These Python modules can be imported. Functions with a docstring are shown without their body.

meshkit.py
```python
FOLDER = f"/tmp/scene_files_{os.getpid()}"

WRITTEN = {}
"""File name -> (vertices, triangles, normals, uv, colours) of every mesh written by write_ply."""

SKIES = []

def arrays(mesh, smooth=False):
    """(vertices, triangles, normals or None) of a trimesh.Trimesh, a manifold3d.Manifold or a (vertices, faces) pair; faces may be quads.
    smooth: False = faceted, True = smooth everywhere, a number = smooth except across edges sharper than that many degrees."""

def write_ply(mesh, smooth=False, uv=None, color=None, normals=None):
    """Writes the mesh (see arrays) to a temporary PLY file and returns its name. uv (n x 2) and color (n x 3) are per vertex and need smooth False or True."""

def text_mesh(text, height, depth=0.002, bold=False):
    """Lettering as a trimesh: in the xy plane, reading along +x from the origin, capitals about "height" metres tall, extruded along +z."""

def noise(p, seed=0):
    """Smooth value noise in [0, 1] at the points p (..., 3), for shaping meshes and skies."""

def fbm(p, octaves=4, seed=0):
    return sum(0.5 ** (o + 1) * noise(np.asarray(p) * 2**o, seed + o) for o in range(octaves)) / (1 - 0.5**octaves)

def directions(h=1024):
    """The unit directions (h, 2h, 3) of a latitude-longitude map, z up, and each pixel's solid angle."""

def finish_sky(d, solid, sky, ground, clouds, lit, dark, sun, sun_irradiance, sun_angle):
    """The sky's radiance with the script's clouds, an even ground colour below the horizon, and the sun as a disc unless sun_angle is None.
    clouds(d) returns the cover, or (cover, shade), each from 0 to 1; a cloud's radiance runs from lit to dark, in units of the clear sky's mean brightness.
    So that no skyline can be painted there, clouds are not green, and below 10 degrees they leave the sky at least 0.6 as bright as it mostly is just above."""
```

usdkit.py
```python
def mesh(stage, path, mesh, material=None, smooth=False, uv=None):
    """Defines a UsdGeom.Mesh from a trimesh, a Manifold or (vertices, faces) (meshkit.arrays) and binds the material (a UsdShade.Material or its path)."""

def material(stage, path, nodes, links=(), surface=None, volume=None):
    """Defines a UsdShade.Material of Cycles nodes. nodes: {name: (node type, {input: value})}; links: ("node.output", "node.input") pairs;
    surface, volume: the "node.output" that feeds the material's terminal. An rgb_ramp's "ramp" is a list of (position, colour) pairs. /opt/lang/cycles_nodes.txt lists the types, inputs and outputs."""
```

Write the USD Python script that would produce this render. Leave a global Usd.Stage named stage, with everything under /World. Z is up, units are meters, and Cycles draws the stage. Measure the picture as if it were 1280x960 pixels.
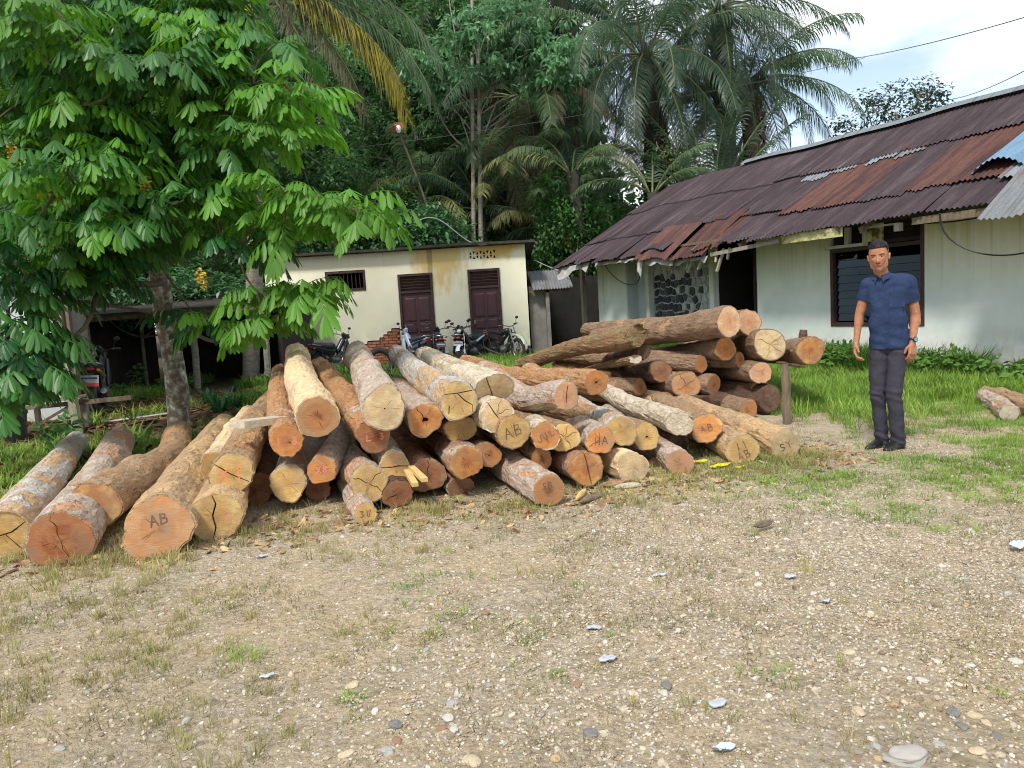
import math, numpy as np, trimesh, usdkit, meshkit, manifold3d
from shapely.geometry import Polygon, LineString, box as sbox, MultiPolygon
from shapely.ops import unary_union
from scipy.spatial import Voronoi
from pxr import Usd, UsdGeom, UsdLux, UsdShade, Gf, Sdf, Vt

stage = Usd.Stage.CreateInMemory()
UsdGeom.SetStageUpAxis(stage, 'Z'); UsdGeom.SetStageMetersPerUnit(stage, 1.0)
UsdGeom.Xform.Define(stage, '/World'); UsdGeom.Scope.Define(stage, '/World/Looks')
stage.SetDefaultPrim(stage.GetPrimAtPath('/World'))

# ------------------------------------------------------------------ camera
FPX, PITCH, ROLL, CAMZ = 940.0, math.radians(6.1), math.radians(3.5), 1.4
EXPOSURE = 1.48
CAM = np.array([0, 0, CAMZ])
_F = np.array([0, math.cos(PITCH), -math.sin(PITCH)])
_r0, _u0 = np.array([1.0, 0, 0]), np.array([0, math.sin(PITCH), math.cos(PITCH)])
_R = math.cos(ROLL) * _r0 - math.sin(ROLL) * _u0
_U = math.cos(ROLL) * _u0 + math.sin(ROLL) * _r0
cam = UsdGeom.Camera.Define(stage, '/World/Camera')
cam.CreateHorizontalApertureAttr(36.0); cam.CreateVerticalApertureAttr(27.0)
cam.CreateFocalLengthAttr(36.0 * FPX / 1280)
cam.CreateExposureAttr(EXPOSURE)
cam.AddTransformOp().Set(Gf.Matrix4d(*_R, 0, *_U, 0, *(-_F), 0, *CAM, 1))

# ------------------------------------------------------------------ sky and sun (bright, thin cloud)
SUN_EL, SUN_AZ = math.radians(52), math.radians(205)      # azimuth from +y towards +x: behind the camera, a little to its left
SUN_DIR = np.array([math.cos(SUN_EL) * math.sin(SUN_AZ), math.cos(SUN_EL) * math.cos(SUN_AZ), math.sin(SUN_EL)])
SKY_STRENGTH, SUN_INT, SUN_ANGLE = 0.080, 0.40, 10.0
usdkit.material(stage, '/World/Looks/sky', {
    'tc': ('texture_coordinate', {}),
    'mp': ('mapping', {'scale': (1.0, 1.0, 2.6), 'location': (0.55, 0.2, 0.35)}),
    'n': ('noise_texture', {'scale': 2.6, 'detail': 7, 'roughness': 0.55, 'distortion': 0.3}),
    'r': ('rgb_ramp', {'ramp': [(0.40, (0.25, 0.25, 0.25)), (0.54, (0.97, 0.97, 0.97))]}),
    'sky': ('sky_texture', {'sky_type': 'single_scattering', 'sun_disc': False, 'sun_elevation': SUN_EL,
                            'sun_rotation': SUN_AZ, 'aerosol_density': 1.6}),
    'n2': ('noise_texture', {'scale': 4.5, 'detail': 6, 'roughness': 0.5, 'distortion': 0.2}),
    'r2': ('rgb_ramp', {'ramp': [(0.36, (3.6, 3.85, 4.2)), (0.60, (6.3, 6.5, 6.8))]}),
    'mix': ('mix', {'mix_type': 'mix'}),
    'bg': ('background_shader', {'strength': SKY_STRENGTH})},
    [('tc.generated', 'mp.vector'), ('mp.vector', 'n.vector'), ('n.fac', 'r.fac'), ('r.color', 'mix.fac'), ('mp.vector', 'n2.vector'), ('n2.fac', 'r2.fac'), ('r2.color', 'mix.color2'),
     ('sky.color', 'mix.color1'), ('mix.color', 'bg.color')], surface='bg.background')
dome = UsdLux.DomeLight.Define(stage, '/World/sky')
UsdShade.MaterialBindingAPI.Apply(dome.GetPrim()).Bind(UsdShade.Material.Get(stage, '/World/Looks/sky'))
dome.GetPrim().SetCustomDataByKey('kind', 'structure')
sun = UsdLux.DistantLight.Define(stage, '/World/sun')
sun.CreateIntensityAttr(SUN_INT); sun.CreateAngleAttr(SUN_ANGLE); sun.CreateNormalizeAttr(True)
sun.CreateColorAttr(Gf.Vec3f(1.0, 0.95, 0.87))
sun.AddRotateXYZOp().Set(Gf.Vec3f(90 - math.degrees(SUN_EL), 0, 180 - math.degrees(SUN_AZ)))

# ------------------------------------------------------------------ helpers
def ray(px, py):
    return _F + (px - 640) / FPX * _R - (py - 480) / FPX * _U
def at(px, py, y):
    """The point at world distance y in front of the camera that stands at this place of the photograph."""
    d = ray(px, py); return CAM + d * (y / d[1])
def at_z(px, py, z=0.0):
    d = ray(px, py); return CAM + d * ((z - CAMZ) / d[2])

_used = {}
def path_for(name, parent=None):
    base = (str(parent.GetPath()) if parent is not None else '/World') + '/' + name
    k = _used.get(base, -1) + 1; _used[base] = k
    return base if k == 0 else f'{base}_{k:03d}'
def tag(p, label=None, cat=None, group=None, kind=None):
    p = p.GetPrim() if hasattr(p, 'GetPrim') else p
    for k, v in (('label', label), ('category', cat), ('group', group), ('kind', kind)):
        if v: p.SetCustomDataByKey(k, v)
    return p
def thing(name, label, cat, loc=(0, 0, 0), rotz=0.0, group=None, matrix=None):
    x = UsdGeom.Xform.Define(stage, path_for(name))
    if matrix is not None: x.AddTransformOp().Set(Gf.Matrix4d(*np.asarray(matrix, float).T.ravel()))
    else:
        x.AddTranslateOp().Set(Gf.Vec3d(*map(float, loc)))
        if rotz: x.AddRotateZOp().Set(math.degrees(rotz))
    return tag(x, label, cat, group)
def obj(name, mesh, mat, parent=None, smooth=False, label=None, loc=None, kind=None):
    p = path_for(name, parent)
    m = usdkit.mesh(stage, p, mesh, LOOK[mat] if isinstance(mat, str) else mat, smooth=smooth)
    m.CreateDoubleSidedAttr(True)
    if loc is not None: m.AddTranslateOp().Set(Gf.Vec3d(*map(float, loc)))
    pr = m.GetPrim()
    if label: pr.SetCustomDataByKey('label', label)
    if kind: pr.SetCustomDataByKey('kind', kind)
    return pr
def single(name, mesh, mat, label, cat, loc, group=None, rotz=0, smooth=False):
    """A thing that is one mesh, with its own origin."""
    m = usdkit.mesh(stage, path_for(name), mesh, LOOK[mat], smooth=smooth); m.CreateDoubleSidedAttr(True)
    m.AddTranslateOp().Set(Gf.Vec3d(*map(float, loc)))
    if rotz: m.AddRotateZOp().Set(math.degrees(rotz))
    return tag(m, label, cat, group)
cat_ = trimesh.util.concatenate
def bx(x0, x1, y0, y1, z0, z1):
    m = trimesh.creation.box([x1 - x0, y1 - y0, z1 - z0]); m.apply_translation([(x0 + x1) / 2, (y0 + y1) / 2, (z0 + z1) / 2]); return m
def bar(a, b, w, h=None):
    """A squared bar from a to b."""
    a, b = np.asarray(a, float), np.asarray(b, float); h = h or w
    m = trimesh.creation.box([np.linalg.norm(b - a), w, h]); d = (b - a) / np.linalg.norm(b - a)
    up = np.array([0, 0, 1.0]) if abs(d[2]) < .9 else np.array([0, 1.0, 0])
    s = np.cross(up, d); s /= np.linalg.norm(s); u = np.cross(d, s)
    T = np.eye(4); T[:3, 0], T[:3, 1], T[:3, 2], T[:3, 3] = d, s, u, (a + b) / 2
    m.apply_transform(T); return m
def tube(pts, rad, n=8, cap=True, jitter=0, seed=0):
    p = np.asarray(pts, float); rad = np.broadcast_to(rad, (len(p),))
    t = np.gradient(p, axis=0); t /= np.linalg.norm(t, axis=1, keepdims=True) + 1e-12
    ref = np.array([0, 0, 1.0]) if abs(t[len(t) // 2][2]) < .85 else np.array([0, 1.0, 0])
    a = np.cross(t, ref); a /= np.linalg.norm(a, axis=1, keepdims=True) + 1e-12; b = np.cross(t, a)
    th = np.arange(n) * 2 * np.pi / n
    rr = np.repeat(rad[:, None], n, 1)
    if jitter:
        q = p[:, None] * 6 + np.stack([np.cos(th), np.sin(th), th * 0], -1)[None] * 1.5
        rr = rr * (1 + jitter * (2 * meshkit.fbm(q, 3, seed) - 1))
    v = (p[:, None] + rr[..., None] * (np.cos(th)[None, :, None] * a[:, None] + np.sin(th)[None, :, None] * b[:, None])).reshape(-1, 3)
    i, j = np.meshgrid(np.arange(len(p) - 1), np.arange(n), indexing='ij')
    A, B, C, D = i * n + j, i * n + (j + 1) % n, (i + 1) * n + (j + 1) % n, (i + 1) * n + j
    f = np.vstack([np.stack([A, C, B], -1).reshape(-1, 3), np.stack([A, D, C], -1).reshape(-1, 3)])
    if cap:
        v = np.vstack([v, p[0], p[-1]]); k = len(v); jj = np.arange(n); e = (len(p) - 1) * n
        f = np.vstack([f, np.stack([np.full(n, k - 2), jj, (jj + 1) % n], -1), np.stack([np.full(n, k - 1), e + (jj + 1) % n, e + jj], -1)])
    return trimesh.Trimesh(v, f, process=False)
def smooth_curve(pts, n=20):
    p = np.asarray(pts, float)
    from scipy.interpolate import CubicSpline
    s = np.r_[0, np.cumsum(np.linalg.norm(np.diff(p, axis=0), axis=1))]
    return CubicSpline(s, p)(np.linspace(0, s[-1], n))
def extr(poly, h):
    """Shapely polygon in (x, y), extruded up by h."""
    polys = [g for g in getattr(poly, 'geoms', [poly]) if g.area > 1e-9]
    return cat_([trimesh.creation.extrude_polygon(g, h, engine='earcut') for g in polys])
def upright(m, y0):
    """From the xy plane (extruded along z) to the xz plane; extruded towards -y from y0."""
    m = m.copy(); v = m.vertices.copy(); m.vertices = np.stack([v[:, 0], y0 - v[:, 2], v[:, 1]], 1); return m
def turn(m, rx=0, ry=0, rz=0, t=(0, 0, 0)):
    m = m.copy(); m.apply_transform(trimesh.transformations.euler_matrix(rx, ry, rz)); m.apply_translation(t); return m
def unit(v): v = np.asarray(v, float); return v / np.linalg.norm(v)
def blob(r, center=(0, 0, 0), sub=2, rough=.15, seed=0, squash=(1, 1, 1)):
    m = trimesh.creation.icosphere(sub, 1.0); v = m.vertices
    v = v * (1 + rough * 2 * (meshkit.fbm(v * 1.4 + seed * 7.3, 3, seed) - .5))[:, None] * np.asarray(squash) * r
    m.vertices = v + np.asarray(center); return m
def hull(*balls):
    """Convex hull of spheres (x, y, z, r) as a Manifold."""
    return manifold3d.Manifold.batch_hull([manifold3d.Manifold.sphere(b[3], 20).translate(b[:3]) for b in balls])
def to_tm(m):
    q = m.to_mesh(); return trimesh.Trimesh(q.vert_properties[:, :3], q.tri_verts, process=True)

# ------------------------------------------------------------------ materials
LOOK = {}
def M(name, nodes, links, surface):
    LOOK[name] = usdkit.material(stage, '/World/Looks/' + name, nodes, links, surface=surface)
def pm(name, stops, scale=6, rough=.85, bump=.25, bscale=None, stretch=(1, 1, 1), spec=.3, detail=6, metal=0, rand=0.0, dist=.02, coord='tc.object', island=0.0):
    """Plain procedural surface: noise through a ramp, and a finer noise as relief."""
    nodes = {'tc': ('texture_coordinate', {}), 'g': ('geometry', {}), 'mp': ('mapping', {'scale': stretch}),
             'n': ('noise_texture', {'scale': scale, 'detail': detail, 'roughness': .6}), 'r': ('rgb_ramp', {'ramp': stops}),
             'n2': ('noise_texture', {'scale': bscale or scale * 4, 'detail': 5, 'roughness': .65}),
             'b': ('bump', {'strength': bump, 'distance': dist}),
             'p': ('principled_bsdf', {'roughness': rough, 'specular_ior_level': spec, 'metallic': metal})}
    links = [(coord, 'mp.vector'), ('mp.vector', 'n.vector'), ('mp.vector', 'n2.vector'), ('n.fac', 'r.fac'), ('n2.fac', 'b.height'), ('b.normal', 'p.normal')]
    if rand or island:
        nodes['oi'] = ('object_info', {}); nodes['h'] = ('hsv', {}); nodes['mr'] = ('map_range', {'to_min': 1 - (rand or island), 'to_max': 1 + (rand or island)})
        links += [('oi.random' if rand else 'g.random_per_island', 'mr.value'), ('mr.result', 'h.value'), ('r.color', 'h.color'), ('h.color', 'p.base_color')]
    else: links.append(('r.color', 'p.base_color'))
    M(name, nodes, links, 'p.BSDF')
def plain(name, c, rough=.5, metal=0, spec=.5, var=.15):
    c = np.array(c); pm(name, [(.3, c * (1 - var)), (.7, c * (1 + var))], scale=9, rough=rough, metal=metal, spec=spec, bump=.05)
def leafmat(name, c0, c1, trans=.35, rough=.45, patch=.35, spec=.4, tcol=None, ps=.9):
    """Foliage: each leaf its own tone between c0 and c1, broad patches of lighter and darker growth, light shining through."""
    c0, c1 = np.array(c0), np.array(c1)
    M(name, {'g': ('geometry', {}), 'r': ('rgb_ramp', {'ramp': [(0, c0), (1, c1)]}), 'n': ('noise_texture', {'scale': ps, 'detail': 3}),
             'mr': ('map_range', {'from_min': .3, 'from_max': .7, 'to_min': 1 - patch, 'to_max': 1 + patch}), 'h': ('hsv', {}),
             'p': ('principled_bsdf', {'roughness': rough, 'specular_ior_level': spec}),
             't': ('translucent_bsdf', {}), 'm': ('mix_closure', {'fac': trans}), 'h2': ('hsv', {'hue': .49, 'saturation': 1.1, 'value': 1.25})},
      [('g.random_per_island', 'r.fac'), ('g.position', 'n.vector'), ('n.fac', 'mr.value'), ('mr.result', 'h.value'), ('r.color', 'h.color'),
       ('h.color', 'p.base_color'), ('h.color', 'h2.color'), ('h2.color', 't.color'), ('p.BSDF', 'm.closure1'), ('t.BSDF', 'm.closure2')], 'm.closure')

# ground: sand and fine gravel with dull thatch patches and darker soil under the trees
M('ground', {
    'g': ('geometry', {}), 'sx': ('separate_xyz', {}),
    'n1': ('noise_texture', {'scale': .55, 'detail': 6, 'roughness': .62}), 'r1': ('rgb_ramp', {'ramp': [(.35, (.56, .44, .265)), (.52, (.54, .435, .28)), (.68, (.50, .425, .30))]}),
    'v': ('voronoi_texture', {'scale': 38}), 'vr': ('rgb_ramp', {'ramp': [(0, (.27, .22, .16)), (.2, (.40, .325, .225)), (.45, (.48, .395, .28)), (.7, (.52, .45, .355)), (.92, (.56, .52, .455)), (1, (.42, .32, .2))]}),
    'v2': ('voronoi_texture', {'scale': 95}), 'mv': ('mix', {'mix_type': 'mix', 'fac': .5}), 'vr2': ('rgb_ramp', {'ramp': [(0, (.26, .22, .16)), (.5, (.44, .37, .27)), (1, (.56, .51, .44))]}),
    'n2': ('noise_texture', {'scale': 1.4, 'detail': 7, 'roughness': .7}), 'r2': ('rgb_ramp', {'ramp': [(.40, (.15, .15, .15)), (.60, (.85, .85, .85))]}),
    'mg': ('mix', {'mix_type': 'mix'}),
    'n3': ('noise_texture', {'scale': 2.1, 'detail': 9, 'roughness': .72}), 'r3': ('rgb_ramp', {'ramp': [(.52, (0, 0, 0)), (.68, (.55, .55, .55))]}),
    'th': ('mix', {'mix_type': 'mix', 'color2': (.29, .25, .135)}),
    'n5': ('noise_texture', {'scale': 22, 'detail': 8, 'roughness': .85}), 'r5': ('rgb_ramp', {'ramp': [(.32, (.66, .63, .58)), (.50, (1, 1, 1)), (.68, (1.38, 1.38, 1.38))]}), 'mm': ('mix', {'mix_type': 'multiply', 'fac': 1.0}),
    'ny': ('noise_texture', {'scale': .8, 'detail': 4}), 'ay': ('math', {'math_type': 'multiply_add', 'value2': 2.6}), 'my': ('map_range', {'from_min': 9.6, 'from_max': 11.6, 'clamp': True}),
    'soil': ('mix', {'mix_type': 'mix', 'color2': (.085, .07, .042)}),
    'n4': ('noise_texture', {'scale': 45, 'detail': 6, 'roughness': .75}), 'hb': ('math', {'math_type': 'multiply_add', 'value2': -.5}),
    'b': ('bump', {'strength': 1.0, 'distance': .035}), 'p': ('principled_bsdf', {'roughness': .95, 'specular_ior_level': .15})},
  [('g.position', 'n1.vector'), ('g.position', 'v.vector'), ('g.position', 'v2.vector'), ('g.position', 'n2.vector'), ('g.position', 'n3.vector'), ('g.position', 'n4.vector'), ('g.position', 'n5.vector'), ('g.position', 'ny.vector'), ('g.position', 'sx.vector'),
   ('n1.fac', 'r1.fac'), ('v.color', 'vr.fac'), ('v2.color', 'vr2.fac'), ('vr.color', 'mv.color1'), ('vr2.color', 'mv.color2'), ('n2.fac', 'r2.fac'), ('r2.color', 'mg.fac'), ('r1.color', 'mg.color1'), ('mv.color', 'mg.color2'),
   ('n3.fac', 'r3.fac'), ('r3.color', 'th.fac'), ('mg.color', 'th.color1'), ('n5.fac', 'r5.fac'), ('th.color', 'mm.color1'), ('r5.color', 'mm.color2'),
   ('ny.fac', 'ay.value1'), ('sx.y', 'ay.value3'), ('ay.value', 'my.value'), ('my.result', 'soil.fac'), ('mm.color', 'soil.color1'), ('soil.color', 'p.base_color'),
   ('v.distance', 'hb.value1'), ('n4.fac', 'hb.value3'), ('hb.value', 'b.height'), ('b.normal', 'p.normal')], 'p.BSDF')
def instmat(name, stops, rough=.85, spec=.2, ns=20, amp=.25, trans=0.0):
    """For scattered things: each copy takes its own colour from the ramp."""
    nodes = {'oi': ('object_info', {}), 'g': ('geometry', {}), 'r': ('rgb_ramp', {'ramp': stops}), 'n': ('noise_texture', {'scale': ns, 'detail': 4}),
             'mr': ('map_range', {'from_min': .3, 'from_max': .7, 'to_min': 1 - amp, 'to_max': 1 + amp}), 'h': ('hsv', {}), 'p': ('principled_bsdf', {'roughness': rough, 'specular_ior_level': spec})}
    links = [('oi.random', 'r.fac'), ('g.position', 'n.vector'), ('n.fac', 'mr.value'), ('mr.result', 'h.value'), ('r.color', 'h.color'), ('h.color', 'p.base_color')]
    s = 'p.BSDF'
    if trans:
        nodes['t'] = ('translucent_bsdf', {}); nodes['m'] = ('mix_closure', {'fac': trans})
        links += [('h.color', 't.color'), ('p.BSDF', 'm.closure1'), ('t.BSDF', 'm.closure2')]; s = 'm.closure'
    M(name, nodes, links, s)
instmat('pebble', [(0, (.17, .135, .10)), (.15, (.26, .21, .15)), (.38, (.35, .29, .205)), (.6, (.41, .36, .28)), (.76, (.46, .43, .37)), (.84, (.23, .22, .21)), (.91, (.36, .26, .155)), (1, (.52, .50, .45))], ns=60)
instmat('grass_green', [(0, (.12, .22, .03)), (.5, (.18, .31, .045)), (1, (.25, .36, .075))], trans=.3, ns=2, rough=.6)
instmat('grass_dark', [(0, (.055, .13, .022)), (.5, (.085, .19, .03)), (1, (.13, .24, .05))], trans=.3, ns=2, rough=.55)
instmat('grass_dry', [(0, (.21, .21, .06)), (.3, (.34, .29, .12)), (.6, (.26, .28, .08)), (.8, (.42, .34, .19)), (1, (.20, .25, .06))], trans=.25, ns=2, rough=.7)
instmat('thatch', [(0, (.11, .105, .04)), (.4, (.19, .16, .08)), (.7, (.27, .22, .13)), (1, (.11, .13, .035))], trans=.1, ns=3)
instmat('litter_leaf', [(0, (.07, .035, .018)), (.4, (.13, .065, .03)), (.7, (.19, .10, .05)), (1, (.26, .16, .08))], ns=8)

# bark of the logs: patches of outer bark and of the paler or redder layer under it, fine cracks across and along
def barkmat(name, outer, outer2, inner, cover=.52, flake=3.2, bump=.8, crack=.5):
    M(name, {'tc': ('texture_coordinate', {}), 'oi': ('object_info', {}), 'off': ('vector_math', {'math_type': 'add'}), 'sc': ('combine_xyz', {}), 'ml': ('math', {'math_type': 'multiply', 'value2': 37.0}),
        'mp': ('mapping', {'scale': (.55, 1, 1)}), 'n': ('noise_texture', {'scale': flake, 'detail': 7, 'roughness': .62, 'distortion': .4}), 'r': ('rgb_ramp', {'ramp': [(cover - .035, (0, 0, 0)), (cover + .035, (1, 1, 1))]}),
        'n2': ('noise_texture', {'scale': 9, 'detail': 6, 'roughness': .65}), 'r2': ('rgb_ramp', {'ramp': [(.3, outer), (.7, outer2)]}),
        'mix': ('mix', {'mix_type': 'mix', 'color2': inner}),
        'mpc': ('mapping', {'scale': (16, 34, 34)}), 'n3': ('noise_texture', {'scale': 1.0, 'detail': 5, 'roughness': .7, 'distortion': .8}), 'r3': ('rgb_ramp', {'ramp': [(.32, (crack * .7, crack * .65, crack * .6)), (.43, (.9, .89, .88)), (.55, (1, 1, 1)), (.72, (1.28, 1.26, 1.24))]}),
        'mul': ('mix', {'mix_type': 'multiply', 'fac': 1.0}),
        'ha': ('math', {'math_type': 'multiply_add', 'value2': -.6}), 'b': ('bump', {'strength': bump * 1.2, 'distance': .035}),
        'p': ('principled_bsdf', {'roughness': .88, 'specular_ior_level': .2})},
      [('oi.random', 'ml.value1'), ('ml.value', 'sc.x'), ('tc.object', 'off.vector1'), ('sc.vector', 'off.vector2'), ('off.vector', 'mp.vector'), ('mp.vector', 'n.vector'), ('mp.vector', 'n2.vector'), ('off.vector', 'mpc.vector'), ('mpc.vector', 'n3.vector'),
       ('n.fac', 'r.fac'), ('n2.fac', 'r2.fac'), ('r.color', 'mix.fac'), ('r2.color', 'mix.color1'), ('n3.fac', 'r3.fac'), ('mix.color', 'mul.color1'), ('r3.color', 'mul.color2'), ('mul.color', 'p.base_color'),
       ('r.color', 'ha.value1'), ('n3.fac', 'ha.value3'), ('ha.value', 'b.height'), ('b.normal', 'p.normal')], 'p.BSDF')
barkmat('bark_grey', (0.380, 0.287, 0.218), (0.598, 0.517, 0.437), (0.540, 0.310, 0.184), cover=.56, flake=4.5)
barkmat('bark_brown', (0.276, 0.178, 0.103), (0.437, 0.305, 0.184), (0.506, 0.287, 0.138), cover=.58)
barkmat('bark_tan', (0.380, 0.253, 0.144), (0.529, 0.380, 0.230), (0.575, 0.391, 0.207), cover=.50)
barkmat('bark_umber', (0.188, 0.119, 0.075), (0.338, 0.231, 0.150), (0.450, 0.275, 0.150), cover=.6)
barkmat('bark_red', (0.299, 0.155, 0.092), (0.460, 0.276, 0.172), (0.517, 0.414, 0.322), cover=.56)
barkmat('bark_white', (0.529, 0.425, 0.299), (0.680, 0.632, 0.506), (0.529, 0.380, 0.218), cover=.60, flake=5)
barkmat('bark_pale', (0.575, 0.414, 0.230), (0.680, 0.540, 0.345), (0.506, 0.380, 0.253), cover=.56, flake=2.4, crack=.7, bump=.4)
barkmat('bark_silver', (0.460, 0.414, 0.356), (0.598, 0.575, 0.540), (0.552, 0.380, 0.218), cover=.54, flake=3.6)
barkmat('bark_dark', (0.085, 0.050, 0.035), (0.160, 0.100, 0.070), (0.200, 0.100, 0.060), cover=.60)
barkmat('bark_mossy', (0.187, 0.105, 0.050), (0.341, 0.220, 0.121), (0.253, 0.220, 0.110), cover=.56)
barkmat('bark_ochre', (0.381, 0.190, 0.084), (0.493, 0.302, 0.157), (0.526, 0.470, 0.403), cover=.6)

def facemat(name, heart, mid, sap, blotch, rh=.03, rs=.10):
    """Sawn end: rings about the pith, heartwood to sapwood, saw marks and blotches of dried sap."""
    M(name, {'tc': ('texture_coordinate', {}), 'oi': ('object_info', {}), 'ml': ('math', {'math_type': 'multiply', 'value2': 53.0}), 'sc': ('combine_xyz', {}), 'off': ('vector_math', {'math_type': 'add'}), 'flat': ('mapping', {'scale': (0, 1, 1)}), 'nd': ('noise_texture', {'scale': 14, 'detail': 3}), 'len': ('vector_math', {'math_type': 'length'}),
        'wob': ('math', {'math_type': 'multiply_add', 'value2': .03}), 'rr': ('map_range', {'from_min': .0, 'from_max': .165}),
        'r': ('rgb_ramp', {'ramp': [(0.06, heart), (rh / .15, heart), (.42, mid), (rs / .15, mid), (min(.98, rs / .15 + .12), sap)]}),
        'ws': ('math', {'math_type': 'multiply', 'value2': 520.0}), 'sn': ('math', {'math_type': 'sine'}), 'rs': ('rgb_ramp', {'ramp': [(0, (.86, .84, .82)), (1, (1.05, 1.05, 1.05))]}), 'mapp': ('map_range', {'from_min': -1, 'from_max': 1}),
        'm1': ('mix', {'mix_type': 'multiply', 'fac': .8}),
        'nb': ('noise_texture', {'scale': 11, 'detail': 6, 'roughness': .65, 'distortion': .6}), 'rb': ('rgb_ramp', {'ramp': [(.40, (0, 0, 0)), (.61, (.9, .9, .9))]}), 'm2': ('mix', {'mix_type': 'mix', 'color2': blotch}),
        'ms': ('mapping', {'scale': (0, 15, 190), 'rotation': (.9, 0, 0)}), 'nsaw': ('noise_texture', {'scale': 1.0, 'detail': 3}), 'rsaw': ('rgb_ramp', {'ramp': [(.3, (.74, .72, .70)), (.7, (1.12, 1.12, 1.12))]}), 'm3': ('mix', {'mix_type': 'multiply', 'fac': .75}),
        'ng': ('noise_texture', {'scale': 6, 'detail': 7, 'roughness': .7}), 'rg': ('rgb_ramp', {'ramp': [(.46, (0, 0, 0)), (.72, (.75, .75, .75))]}), 'mgr': ('mix', {'mix_type': 'mix', 'color2': (.22, .17, .12)}), 'h': ('hsv', {}), 'mv': ('map_range', {'to_min': .85, 'to_max': 1.12}),
        'b': ('bump', {'strength': .5, 'distance': .004}), 'p': ('principled_bsdf', {'roughness': .8, 'specular_ior_level': .2})},
      [('oi.random', 'ml.value1'), ('ml.value', 'sc.x'), ('ml.value', 'sc.y'), ('tc.object', 'off.vector1'), ('sc.vector', 'off.vector2'), ('tc.object', 'flat.vector'), ('flat.vector', 'len.vector1'), ('tc.object', 'nd.vector'), ('nd.fac', 'wob.value1'), ('len.value', 'wob.value3'), ('wob.value', 'rr.value'), ('rr.result', 'r.fac'),
       ('wob.value', 'ws.value1'), ('ws.value', 'sn.value1'), ('sn.value', 'mapp.value'), ('mapp.result', 'rs.fac'), ('r.color', 'm1.color1'), ('rs.color', 'm1.color2'),
       ('off.vector', 'nb.vector'), ('nb.fac', 'rb.fac'), ('rb.color', 'm2.fac'), ('m1.color', 'm2.color1'), ('tc.object', 'ms.vector'), ('ms.vector', 'nsaw.vector'), ('nsaw.fac', 'rsaw.fac'), ('m2.color', 'm3.color1'), ('rsaw.color', 'm3.color2'),
       ('oi.random', 'mv.value'), ('mv.result', 'h.value'), ('off.vector', 'ng.vector'), ('ng.fac', 'rg.fac'), ('rg.color', 'mgr.fac'), ('m3.color', 'mgr.color1'), ('mgr.color', 'h.color'), ('h.color', 'p.base_color'), ('nsaw.fac', 'b.height'), ('b.normal', 'p.normal')], 'p.BSDF')
facemat('face_yellow', (.40, .23, .075), (.52, .35, .13), (.56, .42, .20), (.40, .25, .10))
facemat('face_orange', (.33, .12, .04), (.50, .235, .075), (.55, .33, .15), (.40, .155, .055))
facemat('face_brown', (.20, .085, .04), (.36, .18, .085), (.42, .26, .14), (.42, .19, .07))
facemat('face_red', (.12, .035, .018), (.29, .095, .038), (.36, .15, .07), (.38, .18, .085))
facemat('face_pink', (.40, .17, .08), (.52, .28, .155), (.56, .40, .25), (.44, .26, .15))
facemat('face_pale', (.48, .35, .19), (.57, .45, .26), (.60, .50, .32), (.45, .32, .17))
facemat('face_ginger', (.26, .09, .035), (.44, .21, .07), (.52, .33, .13), (.34, .13, .045))
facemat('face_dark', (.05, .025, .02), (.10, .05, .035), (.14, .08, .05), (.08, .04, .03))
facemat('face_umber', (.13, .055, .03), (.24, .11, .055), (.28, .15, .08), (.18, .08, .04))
plain('ink_black', (.10, .072, .05), rough=.9, var=.5)
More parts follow.
